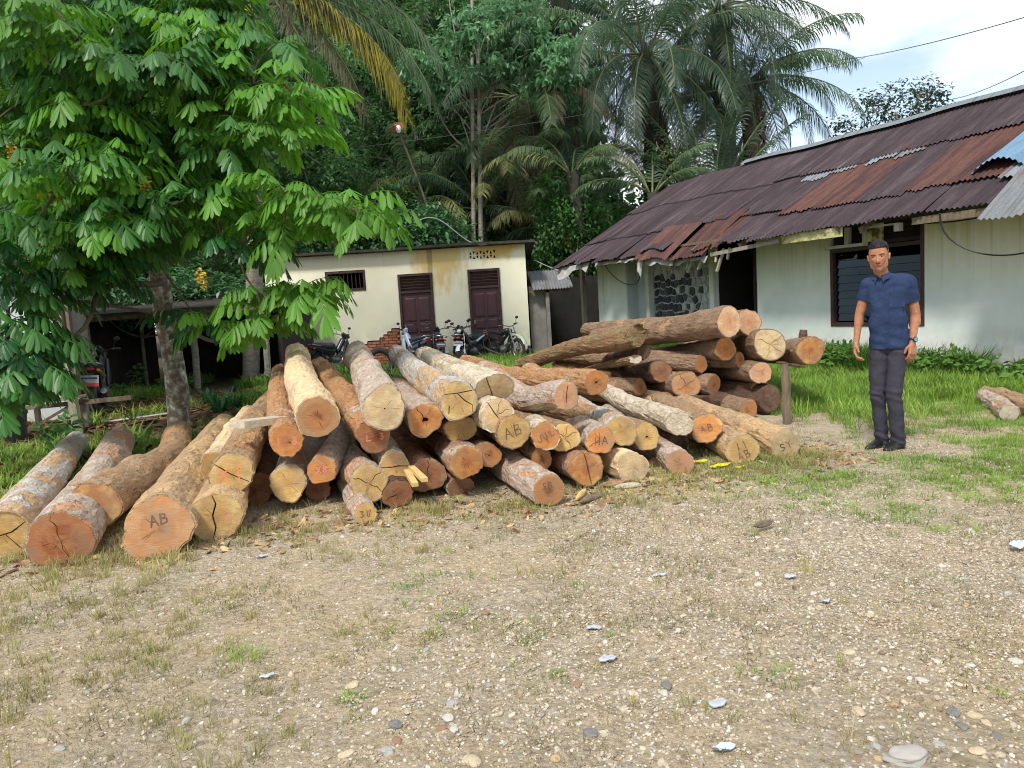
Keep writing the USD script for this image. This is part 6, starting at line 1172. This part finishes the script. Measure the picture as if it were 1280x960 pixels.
    # hair: short at the sides, swept on top
    cap = hull((0, .024, .058, .0785), (0, -.016, .060, .072), (0, .050, .03, .069), (.0, .055, -.02, .056)) - mf.cube((.4, .175, .27), True).translate((0, -.1125, -.059)) - mf.cube((.4, .212, .2), True).translate((0, -.094, -.105)) - mf.cube((.4, .4, .2), True).translate((0, 0, -.158))
    top = hull((.014, -.044, .102, .024), (-.022, -.040, .100, .024), (0, .012, .106, .034), (.026, .0, .098, .028), (-.028, 0, .096, .028))
    hm = finish(place((cap + top).refine_to_length(.007)), .007, 2, .4); hm.vertices = hm.vertices + hm.vertex_normals * (.014 * (meshkit.fbm(hm.vertices * [70, 70, 40], 3, 8) - .5))[:, None]
    obj('hair', hm, 'hair_black', t, smooth=True)
    # shirt, with short sleeves, collar and placket
    sh = [hull((-.100, .035, 1.345, .080), (.115, -.020, 1.345, .082), (-.04, .022, 1.420, .062), (-.078, .025, 1.18, .088), (.088, -.015, 1.18, .090)), hull((-.078, .025, 1.18, .088), (.088, -.015, 1.18, .090), (-.055, .02, .95, .088), (.073, -.015, .95, .092)), hull((-.055, .02, .95, .088), (.073, -.015, .95, .092), (-.054, .022, .87, .097), (.076, -.020, .87, .100)),
          chain((-.075, .03, 1.385, .066), (*ShL, .060)), chain((.08, -.01, 1.385, .066), (*ShR, .062)),
          hull((*ShL, .060), (ShL[0] * .5 + ElL[0] * .5 - .002, ShL[1] * .5 + ElL[1] * .5, ShL[2] * .5 + ElL[2] * .5, .056)), hull((*ShR, .062), (ShR[0] * .45 + ElR[0] * .55 + .002, ShR[1] * .45 + ElR[1] * .55, ShR[2] * .45 + ElR[2] * .55, .060))]
    s_m = mf.batch_boolean(sh, manifold3d.OpType.Add)
    s_m = s_m - mf.cube((.5, .5, .4), True).translate((0, 0, .645))                       # hem
    for S_, E_, u in ((ShL, ElL, .52), (ShR, ElR, .60)):                                     # sleeve ends
        S_, E_ = np.array(S_), np.array(E_); d = unit(E_ - S_); e = S_ + (E_ - S_) * u
        y_ = unit(np.cross(d, [0, 1, 0])); z_ = np.cross(d, y_); Mx = np.stack([y_, z_, d, e + d * .10], 1); s_m = s_m - mf.cube((.18, .18, .2), True).transform(Mx.tolist())
    smesh = finish(s_m, .012, 5)
    v = smesh.vertices; nrm = smesh.vertex_normals
    fold = meshkit.fbm(v * [7, 7, 13] + [0, 0, 3], 3, 4) - .5; fold2 = np.sin(v[:, 2] * 55 + 14 * v[:, 0] + 6 * meshkit.noise(v * 6, 2)) * .5
    smesh.vertices = v + nrm * (.030 * fold + .0058 * fold2 * np.clip((1.25 - v[:, 2]) * 4, .2, 1))[:, None]
    sp = obj('shirt', smesh, 'shirt_blue', t, smooth=True)
    nk = np.array([-.050, .018, 1.462])
    for s in (-1, 1):   # collar leaves
        pts = []
        for a in np.linspace(0, 1, 9):
            ang = -math.pi / 2 - .42 + s * (.18 + a * 2.7); rr = .062 + .004 * a
            pts.append((nk[0] + rr * math.cos(ang), nk[1] + rr * math.sin(ang) * 1.0, nk[2] + .032 * a - .020 * (1 - a)))
        pts = np.array(pts); out_ = pts + (pts - nk) * [.42, .42, 0] - [0, 0, .036] + np.array([0, -.006, 0]); n = len(pts)
        out_[0] += [s * .016 - .006, -.012, -.016]
        V = np.vstack([pts, out_, pts + [0, 0, -.004], out_ - [0, 0, .005]]); i = np.arange(n - 1)
        q = np.vstack([np.stack([i, i + 1, i + 1 + n, i + n], -1), np.stack([i + 2 * n, i + 3 * n, i + 3 * n + 1, i + 2 * n + 1], -1), np.stack([i + n, i + n + 1, i + 3 * n + 1, i + 3 * n], -1)]); obj('collar', (V, q), 'shirt_blue', sp, smooth=50)
    fd = unit([-.42, -.91, 0])     # the way the chest faces
    def front(z, side=0):
        """On the shirt's front at height z."""
        o = np.array([0.005, 0, z]) + np.array([fd[1], -fd[0], 0]) * side * -1
        loc, ri, ti = smesh.ray.intersects_location([o + fd * .5], [-fd], multiple_hits=False); return loc[0] + fd * .0015 if len(loc) else o + fd * .1
    pk = np.array([front(z, .0) for z in np.linspace(1.385, .86, 16)]); sd = np.array([-fd[1], fd[0], 0]) * .017
    V = np.vstack([pk - sd, pk + sd, pk - sd + fd * .003, pk + sd + fd * .003]); n = len(pk); i = np.arange(n - 1)
    obj('placket', (V, np.vstack([np.stack([i + 2 * n, i + 3 * n, i + 3 * n + 1, i + 2 * n + 1], -1), np.stack([i, i + 2 * n, i + 2 * n + 1, i + 1], -1), np.stack([i + n, i + n + 1, i + 3 * n + 1, i + 3 * n], -1)])), 'shirt_blue', sp, smooth=40)
    for z in (1.34, 1.25, 1.16, 1.07, .98, .90): obj('button', blob(.0055, front(z) + fd * .003, 1, 0), 'trouser_grey', sp)
    g_ = np.array([[front(z, x_) + fd * .0035 for x_ in np.linspace(.055, .135, 6)] for z in np.linspace(1.30, 1.18, 6)]).reshape(-1, 3); ii_, jj_ = np.meshgrid(np.arange(5), np.arange(5), indexing='ij'); a_ = (ii_ * 6 + jj_).ravel()
    q_ = np.stack([a_, a_ + 6, a_ + 7, a_ + 1], -1); obj('pocket', (np.vstack([g_, g_ - fd * .006]), np.vstack([q_, q_[:, ::-1] + 36])), 'shirt_blue', sp, smooth=True)
    lc_, _, _ = smesh.ray.intersects_location([(.6, -.05, 1.02)], [(-1, 0, 0)], multiple_hits=False); q_ = lc_[0] if len(lc_) else np.array([.16, -.05, 1.02]); obj('side_tag', bx(q_[0] - .004, q_[0] + .004, -.07, -.035, .995, 1.045), 'tag_white', sp)
    # trousers
    tr = [hull((-.046, .022, .93, .070), (.066, -.018, .93, .072), (*HpL, .084), (*HpR, .087)), chain((HpL[0], HpL[1], .86, .084), (HpL[0] - .012, HpL[1], .70, .076), (*KnL, .064), (KnL[0] + .02, KnL[1] + .02, .33, .060), (AnL[0], AnL[1], .075, .058)), chain((HpR[0], HpR[1], .86, .087), (HpR[0] - .01, HpR[1] - .01, .70, .079), (*KnR, .066), (KnR[0] + .022, KnR[1] + .01, .33, .063), (AnR[0], AnR[1], .07, .062))]
    tm_ = finish(mf.batch_boolean(tr, manifold3d.OpType.Add) - mf.cube((.6, .6, .2), True).translate((0, 0, -.065)), .013, 6)
    v = tm_.vertices; nrm = tm_.vertex_normals
    k = np.exp(-((v[:, 2] - .46) / .07) ** 2) + 1.2 * np.exp(-((v[:, 2] - .10) / .09) ** 2) + .5 * np.exp(-((v[:, 2] - .80) / .06) ** 2)
    tm_.vertices = v + nrm * (.020 * (meshkit.fbm(v * [8, 8, 11], 3, 9) - .5) + .0055 * k * np.sin(v[:, 2] * 95 + 22 * v[:, 0] + 8 * meshkit.noise(v * 9, 3)))[:, None]
    obj('trousers', tm_, 'trouser_grey', t, smooth=True)
    for an, d in ((AnL, unit([-.80, -.60, 0])), (AnR, unit([-.72, -.69, 0]))):
        a = np.array(an); side = np.array([-d[1], d[0], 0]); f = lambda u, w, z, r: (*(np.array([a[0], a[1], 0]) + d * u + side * w + [0, 0, z]), r)
        sm = mf.batch_boolean([hull(f(-.045, 0, .045, .040), f(0, 0, .075, .042), f(.07, 0, .052, .040)), hull(f(.07, 0, .050, .040), f(.13, .012, .036, .032), f(.13, -.012, .036, .032), f(.185, 0, .030, .026))], manifold3d.OpType.Add) - mf.cube((.8, .8, .1), True).translate((0, 0, -.044))
        sh_ = obj('shoe', finish(sm, .010, 4), 'shoe_black', t, smooth=True)
        sole = hull(f(-.045, 0, .012, .012), f(-.045, .03, .012, .012), f(-.045, -.03, .012, .012), f(.13, .034, .012, .012), f(.13, -.034, .012, .012), f(.195, .0, .012, .012)); obj('sole', to_tm(sole), 'rubber', sh_)
    # watch on the wrist at the right
    w = np.array(WrR) + (np.array(ElR) - np.array(WrR)) * .10; ax_ = unit(np.array(ElR) - np.array(WrR)); u_ = unit(np.cross(ax_, [0, 1, 0])); v_ = np.cross(ax_, u_)
    ring = [w + (u_ * math.cos(a) + v_ * math.sin(a)) * .031 for a in np.linspace(0, 2 * math.pi, 21)]
    wt = obj('watch', cat_([tube(ring, .009, 6, cap=False), turn(trimesh.creation.cylinder(.021, .014, sections=20), rx=math.pi / 2 - .15, rz=.35, t=w + unit([.30, -.95, .1]) * .034)]), 'black_plastic', t, smooth=35)
    obj('dial', turn(trimesh.creation.cylinder(.015, .003, sections=20), rx=math.pi / 2 - .15, rz=.35, t=w + unit([.30, -.95, .1]) * .0425), 'watch_face', wt)
man()

# ------------------------------------------------------------------ lamp, wires
lq = at(546, 300, 24.0); lt = at(497, 163, 23.2); l0 = np.array([lq[0] + .3, 24.3, 0])
lamp = thing('yard_lamp', 'yard lamp with a rusty red shade on a thin leaning pole behind the outbuilding', 'lamp', l0)
obj('pole', tube(smooth_curve([(0, 0, 0), lq - l0, (lq + lt) / 2 - l0 + [.08, 0, 0], lt - l0], 16), .035, 8), 'pole_rust', lamp, smooth=True)
sh = trimesh.creation.revolve([(.02, .14), (.06, .13), (.21, 0), (.195, 0), (.05, .11), (.02, .12)], sections=24); sh.apply_transform(trimesh.transformations.euler_matrix(.9, -.25, 0)); sh.apply_translation(lt - l0 + [0, -.05, .08])
hd = obj('lamp_shade', sh, 'lamp_red', lamp, smooth=40); obj('bulb', blob(1, lt - l0 + [.05, -.16, .0], 2, 0, squash=(.08, .08, .12)), 'bulb_white', lamp, smooth=True); obj('bracket', bar(lt - l0 + [0, 0, -.1], lt - l0 + [0, -.08, .12], .04), 'pole_rust', lamp)
def wire(label, pts, sagz=.0, r=.012, mat='wire_dark', n=40, name='power_line', cat='wire'):
    P = smooth_curve(pts, n) if len(pts) > 2 else np.linspace(pts[0], pts[1], n); u = np.linspace(0, 1, n); P = P - np.array([0, 0, 1.0]) * (sagz * 4 * u * (1 - u))[:, None]
    single(name, tube(P - P[0], r, 5), mat, label, cat, P[0])
wire('upper power line crossing the sky at the right', [at(1045, 76, 30), at(1300, 16, 16)], .12, .011)
wire('lower power line meeting the roof edge at the right', [at(1190, 124, 26), at(1300, 78, 15)], .1, .010)
wire('long thin power line running across the trees from the lamp towards the right', [at(420, 187, 22.5), at(640, 158, 22), at(900, 112, 21.5), at(1045, 76, 30)], 0, .008, 'wire_dark', 80)
wire('pale cable sagging over the outbuilding roof', wire_pts, 0, .012, 'wire_light', name='cable', cat='cable')
wire('pale cable between the outbuilding and the long house', [at(668, 325, 21.5), at(690, 335, 21), at(716, 338, 19.5)], 0, .012, 'wire_light', name='cable', cat='cable')

# ------------------------------------------------------------------ litter and single stones
def litter(px, py, w, l, rz, mat, label, cat='litter', hgt=.015, seed=0):
    p = at_z(px, py, 0); gz = float(ground_h(p[0], p[1])); n = 8
    U, V = np.meshgrid(np.linspace(-.5, .5, n), np.linspace(-.5, .5, n)); e = 1 - .12 * meshkit.noise(np.stack([U * 1.5, V * 1.5, U * 0 + seed], -1), seed)
    D_ = np.sqrt(np.maximum(1 - 2 * V ** 2, .3)); E_ = np.sqrt(np.maximum(1 - 2 * U ** 2, .3)); P = np.stack([U * l * e * D_, V * w * e * E_ * .8, hgt * (.25 + 1.0 * meshkit.fbm(np.stack([U * 3 + seed, V * 3, U * 0], -1), 2, seed))], -1).reshape(-1, 3); i, j = np.meshgrid(np.arange(n - 1), np.arange(n - 1), indexing='ij'); a = i * n + j
    f = np.stack([a, a + 1, a + n + 1, a + n], -1).reshape(-1, 4); Vv = np.vstack([P, P - [0, 0, .003]])
    single('litter', (Vv, np.vstack([f, f[:, ::-1] + len(P)])), mat, label, cat, (p[0], p[1], gz + .004), rotz=rz, smooth=True)
litter(905, 931, .045, .085, .2, 'paint_white_blue', 'crumpled blue white plastic scrap nearest the bottom edge', hgt=.022, seed=1)
litter(897, 875, .06, .075, .5, 'plastic_white', 'flat square white plastic scrap above the crumpled blue one', seed=2)
litter(988, 722, .05, .06, .1, 'plastic_white', 'white scrap on the gravel at the right centre', seed=3); litter(1032, 754, .04, .05, .3, 'plastic_white', 'small white scrap right of and nearer than the other white one', seed=4)
litter(824, 719, .025, .07, .1, 'paint_white_blue', 'thin pale blue scrap on the gravel in the middle distance', seed=5); litter(742, 791, .04, .075, -.3, 'plastic_white', 'white and dark wrapper lying left of the gravel patch', seed=6); litter(760, 829, .05, .08, .3, 'plastic_white', 'light scrap beside a brown stone', seed=7)
litter(335, 846, .03, .07, .2, 'plastic_white', 'pale scrap among the grass tufts at the lower left', seed=8); litter(327, 699, .04, .07, .2, 'plastic_white', 'dull white scrap just in front of the leftmost logs', seed=9); litter(1273, 684, .09, .11, .3, 'paint_white_blue', 'blue and white plastic bag at the right edge', hgt=.05, seed=10)
for k, (px, py, l, w) in enumerate(((872, 583, .16, .07), (902, 588, .22, .09), (925, 590, .12, .05))):
    litter(px, py, w, l, .3 * k, 'plastic_yellow', ('leftmost of the three yellow plastic scraps under the salmon ended log', 'largest yellow plastic scrap below the 11 AB log', 'rightmost small yellow plastic scrap')[k], hgt=.03, seed=20 + k)
STONES = [(1134, 934, .078, 'stone_banded', 'largest banded grey stone near the bottom right'), (1152, 844, .028, 'stone_white', 'rounded pale stone standing out on the right gravel'), (1073, 881, .030, 'stone_tan', 'flat pale tan stone left of the dark stones'), (1192, 884, .032, 'stone_dark', 'dark flat stone left of the tan ones at the lower right'), (1203, 899, .024, 'stone_dark', 'dark stone just below the flat dark one'), (1245, 911, .020, 'stone_dark', 'slate coloured stone near the right edge'), (1172, 919, .024, 'stone_grey', 'blue grey stone above the banded one'), (1218, 887, .026, 'stone_tan', 'round tan stone among the dark ones'), (1233, 895, .022, 'stone_tan', 'smaller tan stone next to the round tan one'),
    (1095, 921, .026, 'stone_grey', 'grey stone left of the banded one'), (1098, 935, .018, 'stone_orange', 'orange stone left of the banded one'), (1070, 936, .018, 'stone_brown', 'small brown stone at the bottom right'), (1222, 930, .030, 'stone_tan', 'pale flat stone right of the banded one'), (1115, 955, .030, 'stone_white', 'white stone cut by the bottom edge'), (833, 856, .028, 'stone_dark', 'dark stone right of the thatch patch'), (738, 910, .030, 'stone_dark', 'dark blue stone at the bottom centre'), (722, 853, .028, 'stone_brown', 'brown stone beside the light scrap'), (606, 770, .030, 'stone_brown', 'lone rusty brown stone in the middle of the yard'), (554, 778, .022, 'stone_dark', 'small dark stone left of the rusty brown one'), (658, 779, .024, 'stone_tan', 'pale buff stone right of the rusty brown one'), (533, 787, .024, 'stone_grey', 'pale grey stone with the small dark one'), (494, 905, .030, 'stone_dark', 'slate stone at the lower centre left'), (565, 877, .032, 'stone_grey', 'long grey stone in the lower centre'), (560, 895, .028, 'stone_white', 'pale stone below the long grey one'), (553, 907, .024, 'stone_brown', 'reddish stone touching the pale one'), (567, 908, .024, 'stone_white', 'flat pale stone next to the reddish one'),
    (483, 937, .034, 'stone_grey', 'broad pale stone at the bottom left of centre'), (433, 940, .030, 'stone_tan', 'cream stone near the bottom edge'), (496, 923, .024, 'stone_brown', 'brown stone under the slate one'), (75, 935, .026, 'stone_grey', 'grey stone among the sparse grass at the bottom left'), (440, 855, .030, 'stone_tan', 'half buried tan stone beside the green tuft'), (794, 871, .018, 'stone_orange', 'bright orange stone by the right of the thatch patch'), (694, 946, .024, 'stone_orange', 'yellow orange stone at the bottom edge'), (591, 950, .034, 'stone_tan', 'wide pinkish tan stone at the bottom edge'), (948, 730, .030, 'stone_white', 'white stone left of the white scrap'), (1087, 770, .026, 'stone_tan', 'pale stone in the right middle distance'), (1062, 812, .028, 'stone_tan', 'cream stone in the right gravel'), (1200, 960, .03, 'stone_grey', 'grey stone cut by the bottom edge at the right'), (830, 864, .020, 'stone_white', 'small white stone under the dark one'), (1270, 822, .03, 'stone_white', 'pale stone at the right edge')]
for k, (px, py, r, mt, lb_) in enumerate(STONES):
    p = at_z(px, py, 0); r0 = np.random.default_rng(300 + k)
    r *= .7; m = blob(r, sub=3, rough=.35, seed=k + 3, squash=(1.25 * r0.uniform(.85, 1.15), r0.uniform(.75, 1.0), r0.uniform(.42, .58) * (.8 if k == 0 else 1)))
    single('stone', m, mt, lb_, 'stone', (p[0], p[1], float(ground_h(p[0], p[1])) + r * .10), rotz=.15 if k == 0 else r0.uniform(0, 3), smooth=True)
# ------------------------------------------------------------------ scattered ground cover
def tuft(n, h, spread, width, seed, lean=.5, curve=.5):
    rng = np.random.default_rng(seed); a = rng.uniform(0, 6.28, n); r = spread * rng.random(n) ** .7; b = np.stack([r * np.cos(a), r * np.sin(a), -.01 * np.ones(n)], 1)
    aa = a + rng.normal(0, .9, n); le = lean * rng.random(n); hh = h * rng.uniform(.45, 1.1, n); d = np.stack([np.cos(aa) * np.sin(le), np.sin(aa) * np.sin(le), np.cos(le)], 1)
    out = np.stack([np.cos(aa), np.sin(aa), 0 * aa], 1); w = np.stack([-np.sin(aa), np.cos(aa), 0 * aa], 1) * (width * rng.uniform(.6, 1.2, n) / 2)[:, None]
    m = b + d * (hh * .5)[:, None] + out * (curve * hh * .06)[:, None]; t = b + d * (hh * .92)[:, None] + out * (curve * hh * .35)[:, None] - np.array([0, 0, 1.0]) * (curve * hh * .12)[:, None]
    V = np.stack([b + w, b - w, m + w * .8, m - w * .8, t], 1).reshape(-1, 3); k = np.arange(n)[:, None] * 5
    return trimesh.Trimesh(V, np.vstack([k + [0, 1, 3], k + [0, 3, 2], k + [2, 3, 4]]), process=False)
rs = np.random.default_rng(77)
def scatter(name, protos, n, area, label, cat, scale=(.7, 1.3), field=None, tilt=.12, zoff=0, flat=False, seed=0):
    """n copies over area = (x0, x1, y0, y1); field(x, y) in [0, 1] thins them out."""
    rg = np.random.default_rng(seed + 500); out = np.zeros((0, 2))
    while len(out) < n:
        p = np.stack([rg.uniform(area[0], area[1], n * 2), rg.uniform(area[2], area[3], n * 2)], 1)
        keep = rg.random(len(p)) < (np.clip(field(p[:, 0], p[:, 1]), 0, 1) if field else 1)
        if keep.sum() < n * .01: keep[:20] = True
        out = np.vstack([out, p[keep]])
    out = out[:n]; z = ground_h(out[:, 0], out[:, 1]) + zoff
    sc = rg.uniform(*scale, n)
    return instancer(name, protos, np.column_stack([out, z]), sc, rg.uniform(0, 6.28, n), label, cat, tilt=tilt)
def fb(x, y, f, seed, octv=3): return meshkit.fbm(np.stack([x * f, y * f, x * 0 + seed], -1), octv, seed)
def ss(a, b, x): u = np.clip((x - a) / (b - a), 0, 1); return u * u * (3 - 2 * u)
def house_o(x, y): return (x - HO[0]) * HN[0] + (y - HO[1]) * HN[1]
def house_t(x, y): return (x - HO[0]) * HD[0] + (y - HO[1]) * HD[1]
# tall lush strip along the house wall
f1 = lambda x, y: ss(.02, .10, house_o(x, y)) * ss(1.05, .45, house_o(x, y)) * ss(-.2, .8, house_t(x, y)) * (.25 + 1.1 * ss(.4, .6, fb(x, y, 1.3, 3)))
scatter('tall_grass', [(tuft(26, .50, .11, .020, s, .5, .9), 'grass_dark') for s in (1, 2, 3)], 900, (1.5, 7.4, 8.2, 18), 'tall dark green grass growing along the foot of the house wall', 'grass', (.45, 1.25), f1, seed=1)
scatter('weeds', [(leaf_cloud(np.random.default_rng(s).normal(0, 1, (12, 3)) * [.10, .10, .06] + [0, 0, .17], 7, .06, .085, s, long=1.6), 'grass_dark') for s in (4, 5)], 260, (1.5, 7.6, 8.2, 15), 'broad leafed weeds along the foot of the house wall', 'weeds', (.6, 1.3), lambda x, y: ss(.05, .15, house_o(x, y)) * ss(1.2, .6, house_o(x, y)) * ss(.42, .55, fb(x, y, .9, 8)), seed=2)
# bright grass between the strip and the yard
f3 = lambda x, y: ss(.3, .8, house_o(x, y)) * ss(5.0, 2.9, house_o(x, y)) * ss(1.2, 2.0, x) * (ss(.30, .6, fb(x, y, 1.1, 5)) * .8 + .2 * ss(6.5, 8, y)) * (1 - .88 * ss(3.2, 4.0, x) * ss(9.4, 7.8, y))
scatter('meadow_grass', [(tuft(24, .23, .09, .010, s, .7, .8), 'grass_green') for s in (6, 7, 8)], 6200, (1.6, 7.2, 6.6, 16), 'bright green grass in front of the long house', 'grass', (.45, 1.2), f3, seed=3)
# green between the log piles, outbuilding and the tree
f4 = lambda x, y: np.maximum(ss(-2.5, -1.0, x) * ss(10.5, 12.5, y), .0) * (1 - ss(17.5, 19.6, y) * .3) * ss(.05, .3, house_o(x, y))
scatter('back_grass', [(tuft(20, .26, .12, .016, s, .55, .8), 'grass_green') for s in (9, 10)], 3600, (-3, 4, 10, 19.8), 'green grass between the logs and the cream outbuilding', 'grass', (.6, 1.3), f4, seed=4)
f5 = lambda x, y: ss(-1.9, -3.0, x) * ss(7.6, 9.0, y) * ss(.44, .60, fb(x, y, .8, 12)) * (1 - .93 * ss(-2.9, -3.7, x) * ss(8.3, 9.0, y) * ss(13.5, 12, y))
scatter('bank_grass', [(tuft(22, .26, .11, .016, s, .6, .9), 'grass_green') for s in (11, 12)] + [(tuft(14, .32, .10, .035, 13, .8, 1.0), 'grass_dark')], 1500, (-8.5, -1.6, 7, 18), 'bright grass behind the left logs under the tree', 'grass', (.5, 1.3), f5, seed=5)
f6 = lambda x, y: ss(-3.1, -3.7, x) * ss(5.5, 6.5, y) * ss(9.6, 8.2, y)
scatter('edge_grass', [(tuft(22, .20, .10, .013, s, .6, .9), 'grass_green') for s in (14, 15)], 420, (-7, -2.9, 5.3, 9.8), 'green grass around the far ends of the left logs', 'grass', (.5, 1.2), f6, seed=6)
# strap leaved clump beside the trunk
for k, (px, py, s_) in enumerate(((275, 515, 1.0), (262, 505, .8), (292, 508, .9))):
    p = at_z(px, py, 0); cp = thing('strap_plant', ('dark strap leaved plant right of the tree trunk', 'dark strap leaved plant nearest the tree trunk', 'dark strap leaved plant against the log tops')[k], 'plant', p)
    obj('leaves', tuft(40, .55 * s_, .10, .045, 90 + k, 1.1, 1.1), 'leaf_deep', cp)
for k, (px, py) in enumerate(((172, 492), (203, 490), (150, 498), (230, 488), (60, 560), (85, 548))):
    p = at_z(px, py, 0); sp_ = thing('seedling', ('tall leafy seedling in front of the dark shed', 'low seedling touching the tree trunk on its left', 'small seedling by the wheel of the parked motorcycle', 'low leafy seedling just right of the tree trunk', 'leafy weed below the plank bench', 'leafy weed at the foot of the greenish stake')[k], 'plant', p)
    h = .55 if k == 0 else .25; obj('stem', tube([(0, 0, -.02), (.02, 0, h)], .008, 5), 'branch_brown', sp_); obj('leaves', leaf_cloud([(0.02, 0, z) for z in np.linspace(h * .35, h, 7)], 6, .10, .14, 60 + k, long=1.8), 'leaf_mid', sp_)
# sparse upright stubble and straw in the sand on the left, and along the front of the logs
f7 = lambda x, y: (.10 + ss(-.2, -2.2, x) * .7) * ss(.44, .60, fb(x, y, 1.9, 21)) * ss(6.0, 4.6, y)
scatter('stubble_grass', [(tuft(12, .085, .032, .0042, s, .35, .5), 'grass_dry') for s in (20, 21, 22)] + [(tuft(6, .11, .018, .004, 23, .25, .3), 'grass_dry')], 1500, (-4.2, 1.6, 2.1, 6.2), 'sparse yellowing grass standing in the sand', 'grass', (.45, 1.15), f7, seed=7)
f8 = lambda x, y: np.exp(-((y - np.interp(x, [-4, -2.2, -1, .4, 1.4, 2.5], [4.45, 4.62, 5.0, 5.15, 5.6, 6.0])) / .30) ** 2) * ss(.36, .56, fb(x, y, 2.6, 71))
scatter('log_edge_grass', [(tuft(14, .10, .05, .0045, s, .6, .7), 'grass_dry') for s in (24, 25, 26)], 1000, (-4, 2.6, 4, 6.6), 'straw coloured grass along the front of the log pile', 'grass', (.5, 1.25), f8, seed=8)
# short green patches on the right
f9 = lambda x, y: ss(1.0, 2.8, x) * ss(3.9, 5.2, y) * ss(.42, .60, fb(x, y, 1.5, 31)) + .10 * ss(.55, .68, fb(x, y, 2.0, 33))
scatter('short_grass', [(tuft(18, .065, .06, .005, s, .8, .9), 'grass_green') for s in (27, 28, 29)], 4200, (-1, 6.5, 2.4, 8.6), 'short green grass in patches over the right of the yard', 'grass', (.5, 1.3), f9, seed=9)
for k, (px, py, h, n, lb_) in enumerate(((440, 873, .055, 60, 'compact green tuft at the lower left centre'), (697, 842, .035, 70, 'low spreading green tuft right of centre'), (305, 822, .09, 70, 'green tuft among the stubble on the left'), (1180, 530, .19, 60, 'bright green tuft right of the man'), (1262, 556, .16, 50, 'bright tuft at the right edge'), (1244, 861, .04, 40, 'small green tuft at the lower right'), (488, 790, .035, 50, 'small green tuft in the middle of the yard'))):
    p = at_z(px, py, 0); single('grass_tuft', tuft(n, h, h * .8, .0055, 200 + k, .9, .8), 'grass_green', lb_, 'grass tuft', (p[0], p[1], float(ground_h(p[0], p[1]))))
# flattened dry thatch
f10 = lambda x, y: ss(.47, .60, fb(x, y, 2.2, 41, 4)) + .12
scatter('thatch', [(tuft(16, .05, .055, .0035, s, 1.35, .4), 'thatch') for s in (30, 31, 32)], 11000, (-4.5, 6.5, 1.9, 8.0), 'flattened dry thatch between the pebbles', 'grass', (.5, 1.2), f10, tilt=.05, seed=10)
# pebbles and grit
f11 = lambda x, y: (.14 + .86 * ss(-1.2, .8, x)) * (.32 + ss(.40, .58, fb(x, y, 1.1, 51))) * (.35 + .65 * ss(5.4, 4.2, y))
peb = [(blob(1, sub=1, rough=.4, seed=s, squash=(1.2, .9, .6)), 'pebble') for s in range(6)]
scatter('gravel', peb, 50000, (-2.6, 4.2, 1.9, 6.5), 'pale mixed gravel spread over the yard', 'gravel', (.0025, .0068), f11, tilt=.3, zoff=.001, seed=11)
scatter('pebbles', peb, 1500, (-2.4, 4.0, 1.9, 5.6), 'larger pebbles among the gravel', 'gravel', (.007, .0155), f11, tilt=.3, zoff=.003, seed=12)
scatter('grit', peb[:3], 26000, (-3.2, 4.5, 1.9, 6.8), 'fine grit over the sand', 'gravel', (.002, .008), None, tilt=.3, zoff=0, seed=13)
# brown leaf litter under the tree
lf = leaf_cloud([(0, 0, 0)], 5, .10, .13, 3, flat=.2, long=2.0, hang=0); lf.vertices[:, 2] = np.abs(lf.vertices[:, 2]) * .25 + .005
lf2 = leaf_cloud([(0, 0, 0)], 4, .12, .16, 4, flat=.2, long=2.2, hang=0); lf2.vertices[:, 2] = np.abs(lf2.vertices[:, 2]) * .3 + .005
f12 = lambda x, y: ss(-2.8, -3.6, x) * ss(6.4, 7.4, y) * ss(16, 13.5, y) * (.4 + ss(.35, .55, fb(x, y, .9, 61)))
scatter('leaf_litter', [(lf, 'litter_leaf'), (lf2, 'litter_leaf')], 4200, (-9, -2.6, 6.4, 16), 'brown fallen leaves under the tree', 'leaf litter', (.6, 1.3), f12, tilt=.15, seed=14)
# crumbs of bark and sawdust shed along the front of the pile
instmat('bark_crumb', [(0, (.09, .05, .03)), (.4, (.20, .11, .06)), (.7, (.36, .22, .11)), (1, (.50, .36, .18))], ns=30)
chip = [(blob(1, sub=1, rough=.5, seed=s + 40, squash=(1.8, .8, .25)), 'bark_crumb') for s in range(4)]
f13 = lambda x, y: np.exp(-((y - np.interp(x, [-4, -2.2, -1, .4, 1.4, 2.5], [4.5, 4.7, 5.05, 5.2, 5.6, 6.0])) / .35) ** 2)
scatter('bark_crumbs', chip, 1500, (-4, 2.8, 4, 6.8), 'crumbs of bark shed along the front of the log pile', 'bark crumbs', (.006, .024), f13, tilt=.4, zoff=.004, seed=15)
